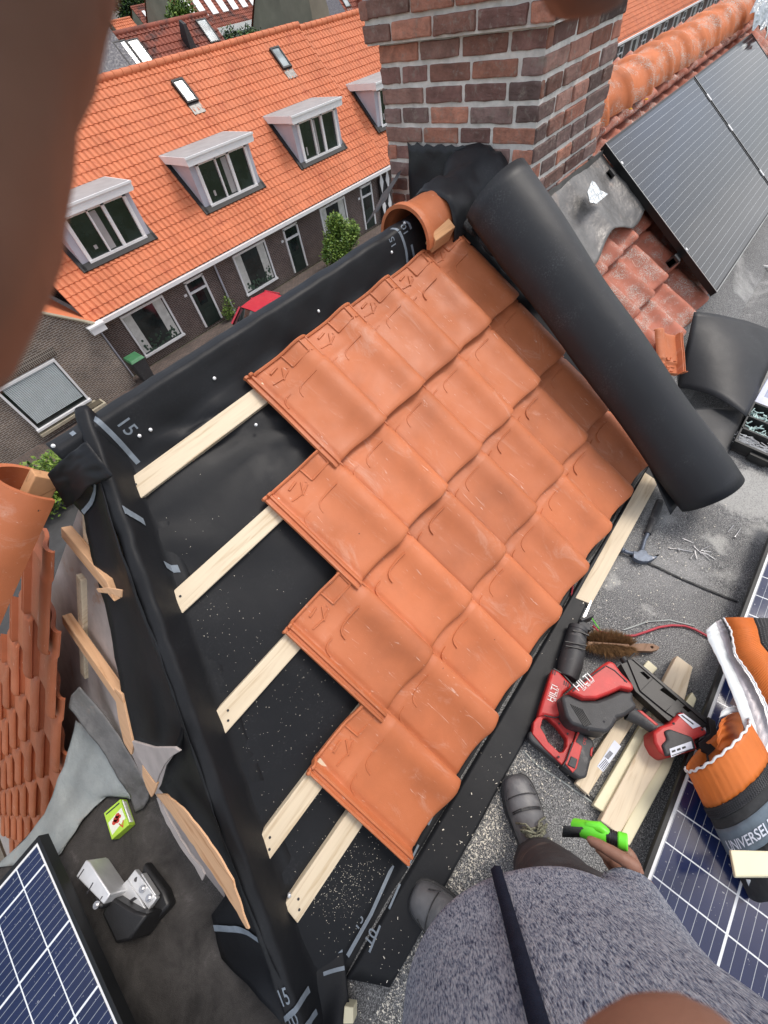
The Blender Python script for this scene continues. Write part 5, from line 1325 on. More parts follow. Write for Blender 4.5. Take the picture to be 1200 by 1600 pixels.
def band(nm, s0, s1, mat, amp=.0, fr=0, r=RR):
    mb = MB(); rows = []
    for i in range(91):
        th_ = R(-150)+R(330)*i/90; rr = r+amp*math.sin(i*fr)
        rows.append([v2p(s0+(s1-s0)*k/6+(.010*nz((i*.35, s0, 0)) if k == 0 and s0 < .01 else 0), th_, rr+.002*nz((i*.4, k, s0))) for k in range(7)])
    mb.shell(rows, .003); return obj(nm, mb, M[mat], v2, 180)
band('orange_crepe', .0, .33, 'orange_crepe', .0012, 2.4); band('perforated_band', .33, .42, 'vent_black', 0, 0, RR+.002); band('fleece_band', .42, .51, 'vent_black'); bd_ = band('printed_band', .51, .73, 'vent_grey', 0, 0, RR+.001); band('lower_fleece', .73, 1.08, 'vent_black')
mb = MB()
for i in range(60):
    th_ = R(-20)+R(200)*i/60
    for s_ in (.345,.362,.379,.396,.41): p = v2p(s_, th_+.012*(int(s_*50) % 2), RR+.003); d = (p-v2p(s_, th_, .02)).normalized(); mb.tube([p, p+d*.0008], .0022, 6)
obj('perforation', mb, M['print_black'], v2, None)
mb = MB(); vs, fs = text_polys('UNIVERSELE RUITERROL', 1.0, .012)
mb.add([v2p(.675-y*.125*.9, R(8)+(x-.35)*R(170)/12.2, RR+.0045) for x, y, _ in vs], fs); obj('lettering', mb, M['label'], v2, None)
mb = MB(); mb.tube([v2p(.0+.008*math.sin(i*1.3), R(-40)+R(200)*i/60, RR+.003) for i in range(61)], .003, 6); obj('frayed_edge', mb, M['white_strip'], v2, 180)
mb = MB()
fx = hx; fy = AX2
mb.hexa([onz(p, .31) for p in ((1146,1372),(1210,1372),(1210,1330),(1138,1328))], [onz(p, .325) for p in ((1149,1370),(1210,1369),(1210,1330),(1141,1328))])
tag(obj('wood_block', mb, M['cream'], None, None, .003), 'flat cream wood offcut resting on the lower ridge vent roll', 'timber')
mb = MB(); mb.shell(patch([onz((1166,1374), .19), onz((1212,1374), .20), onz((1212,1392), .17), onz((1172,1388), .17)], .012, 8), .001); tag(obj('plastic_wrap', mb, M['white_strip'], None, 180), 'crumpled clear wrapper sticking out below the lower ridge vent roll', 'wrapper')
mb = MB(); mb.shell(patch([a(5.15,-.05,.16), a(5.55,-.12,.18), a(5.6,.12,.12), a(5.3,.16,.14)], .10, 12, lambda u, v: V((0,0,.05*math.sin(u*17+v*5)*math.sin(v*13)))), .002); tag(obj('plastic_bag', mb, M['foil'], None, 60), 'crumpled silvery plastic caught behind the far solar panel', 'plastic')
# ================================================================== the worker holding the camera
FW = V((.6,.8,0)); RT = V((.8,-.6,0)); TC = V((-.655,-1.275,0)); UZ = V((0,0,1))
def tp(r, f, z): return TC+RT*r+FW*f+UZ*z
person = thing('person', 'worker in heather grey knit top, dark trousers and boots, one hand at the pocket', 'person', (TC.x, TC.y, 0))
def camp(x, y, z): return CAM + RW.transposed() @ V((x, y, z))
b = MB()
# head and neck
hc = tp(-.01, -.02, 1.745)
b.ball(hc+V((0,0,.03)), .098, 20, (.80,.95,1.12)); b.ball(hc+FW*.025+V((0,0,-.055)), .070, 16, (.86,1,.95)); b.tube([tp(0,-.05,1.44), tp(0,-.04,1.56), hc+V((0,0,-.06))-FW*.01], [.068,.056,.056], 14)
b.tube([hc+FW*.098+V((0,0,.03)), hc+FW*.118+V((0,0,-.012)), hc+FW*.100+V((0,0,-.022))], [.011,.016,.012], 8)
for s in (-1, 1):
    b.ball(hc+RT*(s*.082)+V((0,0,.005))-FW*.005, .026, 10, (.5,.8,1.2)); b.tube([hc+RT*(.012*s)+FW*.100+V((0,0,.046)), hc+RT*(.05*s)+FW*.088+V((0,0,.048))], .010, 8)
b.tube([hc+RT*-.026+FW*.088+V((0,0,-.058)), hc+FW*.098+V((0,0,-.056)), hc+RT*.026+FW*.088+V((0,0,-.058))], [.006,.010,.006], 8)
# trunk, arms, legs under the clothes
b.tube([tp(0,-.02,.84), tp(0,-.01,1.0), tp(0,-.02,1.2), tp(0,-.03,1.40), tp(0,-.04,1.48)], [.10,.095,.095,.095,.07], 18, True, (1.15,.70,FW))
LS, RS = tp(-.19,-.04,1.43), tp(.19,-.04,1.43)
LE = V((-1.0,-1.25,1.33)); LWp = camp(-.075,.085,-.035)
RE = onz((1062,1560), 1.12)-FW*.05; RWp = onz((990,1425), .84)-V((0,0,.02))
b.tube([tp(-.08,-.04,1.42), LS, LE, LWp], [.05,.045,.040,.029], 12)
b.tube([tp(.08,-.04,1.42), RS, RE, RWp], [.05,.045,.038,.027], 12)
RA, LA = V((-.515,-1.345,.10)), V((-.757,-1.345,.10))
RH, LH = tp(.09,-.03,.88), tp(-.09,-.03,.88)
RK = (RH+RA)/2+FW*.03; LK = (LH+LA)/2+FW*.03
for H, K, A in ((RH,RK,RA),(LH,LK,LA)): b.tube([H, K, A, A-V((0,0,.06))], [.085,.058,.042,.040], 12)
# left hand with the fingers that stray in front of the lens
palm = [camp(-.075,.085,-.035), camp(-.062,.055,-.030), camp(-.055,.02,-.026)]
b.tube(palm, [.030,.036,.032], 12, True, (1.0,.5,-(RW.transposed() @ V((1,0,.4)))))
b.tube([camp(-.076,.085,-.012), camp(-.072,.03,.0), camp(-.068,-.02,.002), camp(-.064,-.05,.0)], [.026,.026,.024,.016], 14)  # extra palm flesh out of frame, added to keep sky light off the fingers
def finger(pts, rad): b.tube(pts, rad, 12); b.ball(pts[-1], rad[-1], 12)
finger([camp(-.06,.02,-.026), camp(-.062,-.02,-.012), lens((-700,-700), .018), lens((-250,-520), .021), lens((-70,-280), .024), lens((-40,-115), .024)], [.011,.0105,.0095,.009,.0087,.0085])
finger([camp(-.06,.035,-.022), camp(-.066,.03,.006), lens((-600,700), .020), lens((-370,560), .024), lens((-205,330), .025), lens((-178,130), .025)], [.011,.0105,.0100,.0100,.0102,.0102])
finger([camp(-.05,-.01,-.030), camp(-.03,-.05,-.024), camp(.0,-.066,-.004), lens((900,-190), .042), lens((935,-95), .046)], [.011,.010,.0095,.0085,.0075])
finger([camp(-.055,.0,-.034), camp(-.02,-.015,-.038), camp(.02,-.01,-.036), camp(.05,.0,-.030)], [.011,.010,.0095,.0085])
finger([camp(-.055,.07,-.03), camp(-.03,.088,-.018), camp(.0,.086,.002), lens((1000,1905), .036), lens((1080,1810), .039), lens((1120,1792), .040)], [.014,.013,.012,.0115,.0115,.0112])
# right hand at the pocket
k0 = onz((990,1384), .80)
b.tube([RWp, onz((992,1402), .81), k0], [.026,.034,.030], 12, True, (1.1,.55,FW))
def rf(pp, rad): finger([onz(p, z) for p, z in pp], rad)
rf([((997,1358),.835),((972,1341),.840),((945,1325),.834),((924,1314),.826)], [.0110,.0100,.0090,.0080])
rf([((988,1374),.77),((966,1358),.775),((948,1336),.795),((938,1328),.785)], [.0112,.0108,.0097,.0085])
rf([((986,1380),.75),((966,1366),.755),((955,1350),.775),((948,1342),.768)], [.0110,.0104,.0094,.0082])
rf([((988,1386),.735),((974,1376),.735),((966,1362),.758),((960,1355),.752)], [.0098,.0092,.0084,.0074])
rf([((996,1370),.79),((990,1352),.79),((982,1334),.796),((966,1322),.790)], [.0120,.0115,.0105,.0092])
body = skinned('body', b, M['skin'], person, .0042, 3)
# hair
h = MB(); rows = []
for j in range(9):
    th_ = R(8+88*j/8); row = []
    for i in range(25):
        ph = R(-235+290*i/24); r_ = .107+.004*nz((i*.6, j*.7, 0)); row.append(hc+V((0,0,.035))+(RT*math.cos(ph)*.80+FW*math.sin(ph)*.94)*(math.sin(th_)*r_)+UZ*(math.cos(th_)*r_*1.13)-FW*.006)
    rows.append(row)
h.shell(rows, .008); obj('hair', h, M['hair'], person, 180)
h = MB()
for s in (-1, 1): h.ball(hc+RT*(.031*s)+FW*.083+V((0,0,.026)), .013, 12)
obj('eyes', h, M['eye'], person, 180)
# knit top
k = MB(); rows = []
for z, rx, fy, f0 in ((.845,.160,.126,.0),(.86,.172,.136,.0),(.90,.176,.138,.0),(1.0,.174,.126,-.008),(1.1,.176,.122,-.016),(1.2,.182,.118,-.026),(1.3,.192,.115,-.036),(1.38,.196,.115,-.032),(1.44,.160,.095,-.04),(1.49,.10,.075,-.045),(1.525,.072,.066,-.045),(1.53,.05,.05,-.045)):
    rows.append([tp(math.copysign(abs(math.cos(2*math.pi*i/40))**.86, math.cos(2*math.pi*i/40))*rx*(1+.012*nz((math.cos(i*.157)*2, math.sin(i*.157)*2, z*6))), f0+math.copysign(abs(math.sin(2*math.pi*i/40))**.86, math.sin(2*math.pi*i/40))*fy*(1+.012*nz((math.cos(i*.157)*3, math.sin(i*.157)*3, z*9))), z) for i in range(40)])
k.rows(rows, True); n_ = len(k.v); k.f += [tuple(range(40)), tuple(range(n_-40, n_))]; k.t += [None, None]
k.tube([tp(-.12,-.035,1.40), LS, LS.lerp(LE, .5), LE, LE.lerp(LWp, .5), LE.lerp(LWp, .82)], [.095,.078,.068,.062,.052,.045], 16)
k.tube([tp(.12,-.035,1.40), RS, RS.lerp(RE, .5), RE, RE.lerp(RWp, .5), RWp.lerp(k0, .25)], [.095,.082,.072,.062,.052,.046], 16)
top = skinned('knit_top', k, M['knit'], person, .009, 6)
z_ = MB(); L_ = []; R_ = []
for i in range(40):
    zz = .853+.62*i/39; pxx = None
    rows_f = [(.845,.128,.0),(.90,.140,.0),(1.0,.126,-.008),(1.1,.122,-.016),(1.2,.118,-.026),(1.3,.115,-.036),(1.38,.115,-.032),(1.48,.085,-.045)]
    for (z0, f0, o0), (z1, f1, o1) in zip(rows_f, rows_f[1:]):
        if z0 <= zz <= z1: t = (zz-z0)/(z1-z0); dp = f0+(f1-f0)*t+o0+(o1-o0)*t
    r0 = ZR = -.008-.06*(zz-.9)
    wv = .0
    L_.append(tp(-.0075+ZR+wv, dp+.007, zz)); R_.append(tp(.0075+ZR+wv, dp+.007, zz))
mid = [(p+q)/2+FW*.003 for p, q in zip(L_, R_)]
z_.shell([L_, mid, R_], .003); obj('front_ribbon', z_, M['ribbon'], top, 180)
# trousers
k = MB()
k.tube([tp(0,-.02,.98), tp(0,-.015,.90), tp(0,-.02,.80)], [.150,.155,.135], 24, True, (1.1,.80,FW))
for H, K, A in ((RH,RK,RA),(LH,LK,LA)): k.tube([H+V((0,0,.02)), H.lerp(K,.5), K, K.lerp(A,.55), A+V((0,0,.05)), A+V((0,0,.0)), A+V((0,0,-.025))], [.108,.100,.084,.080,.076,.079,.074], 22)
tr = skinned('trousers', k, M['trouser'], person, .008, 4)
d2 = tr.modifiers.new('creases', 'DISPLACE'); tx2 = bpy.data.textures.new('crease', 'CLOUDS'); tx2.noise_scale = .075; d2.texture = tx2; d2.strength = .016; d2.mid_level = .5
pk_ = MB()
pkp = [onz(p, z) for p, z in (((893,1287),.80),((912,1296),.805),((934,1292),.80),((930,1288),.79),((905,1283),.79))]
pk_.shell([[onz((880,1290),.795), onz((905,1292),.80), onz((936,1291),.80)], [onz((878,1305),.775), onz((910,1306),.785), onz((930,1300),.78)]], .003); obj('pocket_flap', pk_, M['trouser'], tr, 180)
pk_ = MB(); pk_.shell([[onz((985,1362),.83), onz((1006,1366),.83), onz((1020,1385),.83), onz((1028,1402),.83)], [onz((980,1372),.80), onz((1000,1380),.79), onz((1014,1395),.79), onz((1026,1408),.80)]], .002); obj('cargo_pocket', pk_, M['black_trim'], tr, 180)
# boots
def boot(toe, heel, ankle):
    bo = bpy.data.objects.new('boot', None)
    fwd = (heel-toe); fwd.z = 0; ln = fwd.length; fwd.normalize(); sd_ = V((-fwd.y, fwd.x, 0))
    def bp(s, w_, z): return toe+fwd*(s*ln)+sd_*w_+UZ*z
    prof = [(0,.020,.050),(.03,.036,.064),(.08,.045,.073),(.16,.051,.078),(.26,.054,.082),(.36,.053,.090),(.46,.049,.104),(.56,.045,.122),(.66,.043,.145),(.78,.042,.165),(.90,.040,.165),(1.0,.030,.150)]
    mb = MB(); rows = []
    for s, w_, hh in prof:
        row = []
        for k in range(17):
            an = math.pi*k/16; cw = math.cos(an); sn_ = math.sin(an)**.62
            q = bp(s, w_*cw*(1 if k not in (0,16) else .98), .018+(hh-.018)*sn_); q += UZ*(.0022*math.sin(s*150)*math.exp(-((s-.27)/.10)**2)*sn_)
            row.append(q)
        rows.append(row)
    mb.rows(rows); n_ = len(mb.v); mb.f += [tuple(range(17)), tuple(range(n_-17, n_))]; mb.t += [None]*2
    o = obj('boot', mb, M['leather'], person, 180)
    sb_ = o.modifiers.new('sub', 'SUBSURF'); sb_.levels = 2; sb_.render_levels = 2
    so = MB(); out = []
    for s, w_, hh in prof: out.append(bp(s-.004, w_+.005, 0))
    for s, w_, hh in reversed(prof): out.append(bp(s-.004, -(w_+.005), 0))
    so.hexa([p+UZ*.001 for p in out], [p+UZ*.024 for p in out]); obj('sole', so, M['sole'], o, 40, .003)
    st_ = MB()      # stitched toe cap seams
    for s0, off in ((.20,.0),(.345,.0),(.36,.0)):
        pts = []
        for k in range(3, 14):
            an = math.pi*k/16; hh = .085 if s0 < .3 else .094; w_ = .053
            pts.append(bp(s0-.05*math.sin(an)+(.03 if s0 < .3 else 0), w_*math.cos(an), .018+(hh-.014)*math.sin(an)**.62))
        st_.tube(pts, .0016, 6)
    for sgn in (-1, 1): st_.tube([bp(.115+.02*k, sgn*(.036+.003*k), .070+.001*k) for k in range(6)], .0014, 6)
    obj('seam', st_, M['sole'], o, 180)
    la = MB()
    for k in range(4):
        s = .44+.055*k; z = .102+.0165*k
        la.tube([bp(s, -.030, z-.010), bp(s+.02, -.012, z+.006), bp(s+.03, .012, z+.008), bp(s+.012, .030, z-.008)], .0032, 6)
        la.tube([bp(s, .030, z-.010), bp(s+.02, .012, z+.009), bp(s+.03, -.012, z+.005), bp(s+.012, -.030, z-.008)], .0032, 6)
    for sgn in (-1, 1):
        la.tube([bp(.50, 0, .124), bp(.47, sgn*.022, .128), bp(.45, sgn*.040, .116), bp(.475, sgn*.036, .106), bp(.50, sgn*.012, .122)], .003, 6)
        la.tube([bp(.50, sgn*.004, .124), bp(.42, sgn*.02, .115), bp(.40, sgn*.045, .09)], .003, 6)
    obj('laces', la, M['lace'], o, 180)
    return o
boot(V((-.352,-1.178,0)), V((-.352,-1.178,0))-V((.66,.75,0)).normalized()*.30, RA)
boot(V((-.798,-1.092,0)), V((-.798,-1.092,0))-V((-.16,.98,0)).normalized()*.33, LA)
# the knife in the pocket
kn = thing('utility_knife', 'lime green utility knife with a black ring held at the trouser pocket', 'knife', onz((940,1305), .80))
mb = MB(); mb.tube([onz(p, z) for p, z in (((900,1292),.775),((915,1296),.79),((930,1300),.80),((948,1306),.806))], [.012,.013,.0135,.012], 14); mb.tube([onz((918,1289),.80), onz((938,1293),.812), onz((950,1302),.81)], [.006,.008,.006], 8); obj('handle', mb, M['green_plastic'], kn, 60)
mb = MB(); mb.tube([onz((946,1305),.806), onz((966,1312),.812)], [.0095,.0095], 14); obj('black_ring', mb, M['black_plastic'], kn, 50)
mb = MB(); mb.tube([onz((965,1311.5),.812), onz((981,1317),.816)], [.0112,.0118], 16); obj('end_cap', mb, M['green_plastic'], kn, 50, .002)
mb = MB()
for k in range(4): mb.tube([onz((950+4*k,1306+1.5*k),.807+.001*k), onz((951+4*k,1306.4+1.5*k),.807+.001*k)], .0105, 14)
obj('grip_rib', mb, M['grey_plastic'], kn, None)

# the phone in the hand: a dark slab just behind the lens
ph = MB(); fwd_ = RW.transposed() @ V((0,0,1)); xr_ = RW.transposed() @ V((1,0,0)); yd_ = RW.transposed() @ V((0,1,0))
ph.box(CAM-fwd_*.010+xr_*.006+yd_*.045, (.078, .162, .009), xr_, yd_, fwd_)
tag(obj('phone', ph, M['black_plastic'], None, None, .003), 'black phone held out at face height by the worker', 'phone')
# ================================================================== across the street
CY = CAM.y; CX = CAM.x; CZ = CAM.z
D = 19.0
def sp(dx, dz, d=D): return V((CX+dx*d, CY+d, CZ+dz*d))
YW = CY+D
ZE = CZ-.333*D                      # eaves
ZR_ = CZ-.0435*D*1.272; YR = CY+D*1.272
RS_ = (ZR_-ZE)/(YR-YW)              # roof slope
def roof_z(y): return ZE+(y-YW)*RS_
def wavy_roof(mb, x0, x1, y0, z0, y1, z1, tw=.225, tl=.36, amp=.022, step=.03, xl=None):
    """tiled plane as real rows of waves; xl(t) lets the left edge slant"""
    ln = math.hypot(y1-y0, z1-z0); nr_ = int(ln/tl); up_ = V((0, (y1-y0)/ln, (z1-z0)/ln)); nn = V((0, -up_.z, up_.y))
    nx = int((x1-x0)/tw)*6
    for r in range(nr_+1):
        s0 = r*tl; s1 = min(ln, s0+tl+.03)
        if s0 >= ln: break
        rows = []
        for s, h in ((s0, -.02), (s0, step), (s1, 0)):
            row = []
            for i in range(nx+1):
                x = x0+(x1-x0)*i/nx; ph = (x/tw) % 1
                wv = amp*(math.sin(ph*2*math.pi)+.35*math.sin(ph*4*math.pi+.6)); jit = .006*noise.noise(V((int(x/tw)*1.7, r*2.3, 0)))
                row.append(V((x, y0, z0))+up_*s+nn*(h+wv+jit+.02))
            rows.append(row)
        mb.rows(rows)
def facade_window(par, x0, x1, z0, z1, y, panes=1, nm='window', curtain=None, deep=.10, fr=.08, mullions=()):
    m = MB()
    m.box(((x0+x1)/2, y-.02, z1-fr/2), (x1-x0, .10, fr)); m.box(((x0+x1)/2, y-.04, z0+fr/2), (x1-x0+.06, .18, fr)); m.box((x0+fr/2, y-.02, (z0+z1)/2), (fr, .10, z1-z0-2*fr)); m.box((x1-fr/2, y-.02, (z0+z1)/2), (fr, .10, z1-z0-2*fr))
    for u in mullions: m.box((x0+(x1-x0)*u, y-.018, (z0+z1)/2), (fr*.9, .09, z1-z0-2*fr))
    wn = obj(nm, m, M['white'], par, None)
    g = MB(); g.box(((x0+x1)/2, y-.010, (z0+z1)/2), (x1-x0-2*fr, .012, z1-z0-2*fr)); obj('pane', g, M['glass'], wn, None)
    return wn
def dormer(par_label, xc, wd, roofw, d_front, zb, ztop, left_ext):
    t = thing('dormer', par_label, 'dormer', (xc, YW+1, zb), 'dormers on the tiled roofs across the street')
    yf = CY+d_front; x0, x1 = xc-wd/2, xc+wd/2; c0, c1_ = xc-roofw/2-left_ext, xc+roofw/2
    yb = lambda z: YW+(z-ZE)/RS_
    # window band
    h = ztop-zb; m = MB()
    for xx in (x0, x0+wd*.36, x0+wd*.62, x1): m.box((xx, yf-.02, zb+h/2), (.13 if xx != x0+wd*.36 else .06, .10, h-.10))
    m.box((xc, yf-.03, zb+.05), (wd+.13, .14, .11)); m.box((xc, yf-.02, ztop-.05), (wd+.13, .10, .10)); wn = obj('window', m, M['white'], t, None)
    g = MB(); g.box((xc, yf+.03, zb+h/2), (wd, .02, h)); obj('pane', g, M['glass'], wn, None)
    g = MB(); g.box((x0+wd*(.2+.09*math.sin(xc*3.1)), yf+.018, zb+h*.26), (.14+.06*math.sin(xc), .01, .22+.1*math.sin(xc*5))); obj('pot', g, M['zinc_roof'], wn, None); g = MB(); g.box((x0+wd*(.47+.06*math.sin(xc*1.7)), yf+.018, zb+h*.5), (.22+.10*math.sin(xc*2.3), .01, h*.8)); obj('curtain', g, M['zinc_roof'], wn, None)
    # cheeks
    for xa, xb, xc_, xd in ((c0+.15, x0-.06, c0+.15, c0+.18), (x1+.06, c1_-.1, c1_-.13, c1_-.1)):
        m = MB(); m.hexa([(xa, yf, zb-.02), (xb, yf, zb-.02), (xb, yf+.02, zb-.02), (xa, yf+.02, zb-.02)], [(xa, yf, ztop), (xb, yf, ztop), (xb, yf+.02, ztop), (xa, yf+.02, ztop)])
        m.hexa([(xc_, yf+.02, zb-.03), (xd, yf+.02, zb-.03), (xd, yb(ztop), ztop-.03), (xc_, yb(ztop), ztop-.03)], [(xc_, yf+.02, ztop), (xd, yf+.02, ztop), (xd, yb(ztop), ztop), (xc_, yb(ztop), ztop)]); obj('cheek', m, M['zinc'], t, None)
    # flat top with deep white fascia
    zt2 = ztop+.30; m = MB(); m.box(((c0+c1_)/2, yf-.30, ztop+.15), (c1_-c0, .05, .30)); m.box((c0, (yf-.33+yb(zt2))/2, ztop+.17), (.05, yb(zt2)-yf+.33, .26)); m.box((c1_, (yf-.33+yb(zt2))/2, ztop+.17), (.05, yb(zt2)-yf+.33, .26)); m.box(((c0+c1_)/2, yf-.15, ztop+.02), (c1_-c0-.06, .28, .03))
    m.box(((c0+c1_)/2, yf-.34, ztop+.26), (c1_-c0+.1, .05, .07)); obj('fascia', m, M['white'], t, None)
    m = MB(); m.box(((c0+c1_)/2, (yf-.30+yb(zt2)+.1)/2, zt2-.01), (c1_-c0-.05, yb(zt2)+.1-yf+.28, .03)); obj('top', m, M['zinc_roof'], t, None)
    # black skirt
    m = MB(); nrm = V((0, -RS_, 1)).normalized(); up_ = V((0, 1, RS_)).normalized(); rt_ = V((1,0,0))
    def rp(x, y): return V((x, y, roof_z(y)))
    def sk(xa, ya, xb, yb_):
        m.hexa([rp(xa, ya)+nrm*.06, rp(xb, ya)+nrm*.06, rp(xb, yb_)+nrm*.06, rp(xa, yb_)+nrm*.06], [rp(xa, ya)+nrm*.115, rp(xb, ya)+nrm*.115, rp(xb, yb_)+nrm*.115, rp(xa, yb_)+nrm*.115])
    y0_ = YW+(zb-ZE)/RS_
    sk(c0+.05, y0_-.17, c1_, y0_+.02); sk(c0-.02, y0_-.17, c0+.16, yb(ztop)); sk(c1_-.1, y0_-.17, c1_+.03, yb(ztop)); obj('skirt', m, M['black_trim'], t, None)
    return t
def skylight(xc, yc, wd, ln, lab, zf=None, slope=None, grp='roof windows on the near tiled roof'):
    z0 = (zf or roof_z)(yc); s_ = slope or RS_
    up_ = V((0, 1, s_)).normalized(); nn = V((0, -s_, 1)).normalized(); c = V((xc, yc, z0))+nn*.10; X_ = V((1,0,0))
    t = thing('roof_window', lab, 'roof window', c, grp)
    m = MB(); f = .07
    for dx in (-1, 1): m.box(c+X_*(dx*(wd/2-f/2)), (f, ln, .12), X_, up_, nn)
    for dy in (-1, 1): m.box(c+up_*(dy*(ln/2-f/2)), (wd-2*f, f, .12), X_, up_, nn)
    obj('frame', m, M['black_trim'], t, None)
    m = MB(); m.box(c+nn*.02, (wd-2*f, ln-2*f, .02), X_, up_, nn); obj('pane', m, M['glass_sky'], t, None)
    m = MB(); m.box(c-up_*(ln/2+.22)-nn*.045, (wd, .44, .02), X_, up_, nn); obj('apron', m, M['lead_dark'], t, None)
    return t
def row_house(label, x0, x1, units, with_gut=True):
    t = thing('row_house', label, 'house', ((x0+x1)/2, YW+4, GZ))
    m = MB(); m.box(((x0+x1)/2, YW+.45, (GZ+ZE)/2), (x1-x0, .3, ZE-GZ)); m.box(((x0+x1)/2, YR*2-YW-.4, (GZ+ZE)/2), (x1-x0, .3, ZE-GZ))
    for xx in (x0+.15, x1-.15): m.hexa([(xx-.14, YW+.6, GZ), (xx+.14, YW+.6, GZ), (xx+.14, 2*YR-YW-.55, GZ), (xx-.14, 2*YR-YW-.55, GZ)], [(xx-.14, YW+.6, ZE), (xx+.14, YW+.6, ZE), (xx+.14, 2*YR-YW-.55, ZE), (xx-.14, 2*YR-YW-.55, ZE)])
    obj('wall', m, M['facade'], t, None)
    m = MB(); wavy_roof(m, x0, x1, YW-.12, ZE-.10, YR, ZR_)
    m.add([(x0, YR, ZR_), (x1, YR, ZR_), (x1, 2*YR-YW, ZE), (x0, 2*YR-YW, ZE)], [(0,1,2,3)])
    m.add([(x0, YW, ZE-.05), (x1, YW, ZE-.05), (x1, YR, ZR_-.05), (x0, YR, ZR_-.05)], [(0,1,2,3)])
    rf_ = obj('roof', m, M['far_tile'], t, 40)
    m = MB(); n_ = int((x1-x0)/.4)
    for i in range(n_):
        xa = x0+(x1-x0)*i/n_; xb = x0+(x1-x0)*(i+1)/n_+.04; m.tube([(xa, YR, ZR_+.02), (xb, YR, ZR_+.02)], [.155,.135], 10)
    obj('ridge', m, M['far_tile'], rf_, 60)
    m = MB(); m.box(((x0+x1)/2, YW-.18, ZE-.20), (x1-x0, .22, .14)); m.box(((x0+x1)/2, YW+.14, ZE-.29), (x1-x0, .42, .05)); obj('gutter', m, M['white'], t, None)
    m = MB(); m.box(((x0+x1)/2, YW+.02, ZE-.06), (x1-x0, .10, .12)); obj('eaves_board', m, M['black_trim'], t, None)
    yw = YW+.30
    for (wx0, wx1, dx0, dx1) in units:
        zb, zt_ = CZ-.4525*D-.05, CZ-.355*D-.10
        wn = facade_window(t, wx0, wx1, zb, zt_, yw)
        c_ = MB(); c_.box((wx0+.28, yw-.020, (zb+zt_)/2+.05), (.36, .01, zt_-zb-.2)); obj('curtain', c_, M['curtain'], wn, None); c_ = MB(); c_.box((wx1-.34, yw-.020, (zb+zt_)/2+.05), (.42, .01, zt_-zb-.2)); obj('curtain', c_, M['curtain'], wn, None)
        c_ = MB(); rq = random.Random(int(wx0*10))
        for k in range(60):
            c = V((rq.uniform(wx0+.2, wx1-.2), yw-rq.uniform(.024,.03), zb+.1+abs(rq.gauss(0, .22)))); c_.ball(c, rq.uniform(.03,.07), 6, (1,.1,1))
        obj('window_plants', c_, M['leaf_dark'], wn, None)['kind'] = 'stuff'
        m = MB(); dz0, dz1 = GZ+.14, zt_+.0; f = .09
        m.box(((dx0+dx1)/2, yw-.02, dz1-f/2), (dx1-dx0, .10, f)); m.box((dx0+f/2, yw-.02, (dz0+dz1)/2), (f, .10, dz1-dz0-f)); m.box((dx1-f/2, yw-.02, (dz0+dz1)/2), (f, .10, dz1-dz0-f)); m.box(((dx0+dx1)/2, yw-.02, dz1-.50), (dx1-dx0-2*f, .09, .09)); dr = obj('door', m, M['white'], t, None)
        m = MB(); m.box(((dx0+dx1)/2, yw-.012, (dz0+dz1-.5)/2), (dx1-dx0-2*f, .02, dz1-.5-dz0)); m.box(((dx0+dx1)/2, yw-.024, (dz0+dz1-.5)/2-.3), (.5, .03, .5)); obj('door_leaf', m, M['door_dark'], dr, None)
        m = MB(); m.box(((dx0+dx1)/2, yw-.012, dz1-.27), (dx1-dx0-2*f, .02, .36)); m.box(((dx0+dx1)/2, yw-.026, (dz0+dz1-.5)/2+.45), (.42, .03, .55)); obj('pane', m, M['glass'], dr, None)
        m = MB(); m.box((dx0-.16, yw-.03, CZ-.385*D), (.14, .03, .10)); obj('house_sign', m, M['white'], t, None)
    return t
def X(dx, d=D+.3): return CX+dx*d
units = [(X(.253), X(.359), X(.416), X(.469)), (X(.558), X(.662), X(.723), X(.775)), (X(.861), X(.962), X(1.028), X(1.078))]
rh = row_house('terrace of brick houses across the street under one bright orange tiled roof', CX+.196*D, CX+1.164*D, units)
def dpipe(par, x, y, z0, z1): m = MB(); m.tube([(x, y, z0), (x, y, z1)], .045, 10); m.tube([(x, y, z1), (x, y-.25, z1+.15)], .045, 8); obj('downpipe', m, M['zinc'], par, 60)
dpipe(rh, X(.505), YW+.24, GZ, ZE-.35); dpipe(rh, X(.205, D+.2), YW+.20, GZ, ZE-.35)
u2 = [(X(1.164)+1.0+5.8*i+.6, X(1.164)+1.0+5.8*i+2.5, X(1.164)+1.0+5.8*i+3.6, X(1.164)+1.0+5.8*i+4.6) for i in range(11)]
rh2 = row_house('next terrace further right with a slightly lower orange roof, partly behind the chimney', CX+1.164*D+.02, CX+1.164*D+66, u2)
for ch_ in list(rh2.children):
    if ch_.name.startswith('roof'): ch_.location.z -= .12; ch_.location.y -= .05
dm_lab = ['leftmost white dormer, beside the dark blurred finger', 'middle white dormer on the orange roof', 'right white dormer on the near orange roof, one casement ajar', 'white dormer on the next roof, cut off by the chimney']
d_f = 20.12
for i, (dl, dr_) in enumerate(((.266,.392),(.556,.692),(.849,.980),(1.150,1.285))):
    xc = CX+(dl+dr_)/2*d_f; wd = (dr_-dl)*d_f-.13
    dormer(dm_lab[i], xc, wd, wd+.75, d_f, CZ-.256*d_f, CZ-.180*d_f, .12)
def on_roof(p):
    return onpl(p, V((0, YW, ZE)), V((0, -RS_, 1)).normalized())
for p, lab in (((289,146), 'left roof window on the near orange roof'), ((438,94), 'right roof window on the near orange roof, close to the ridge')):
    c = on_roof(p); skylight(c.x, c.y, .60, 1.0, lab)
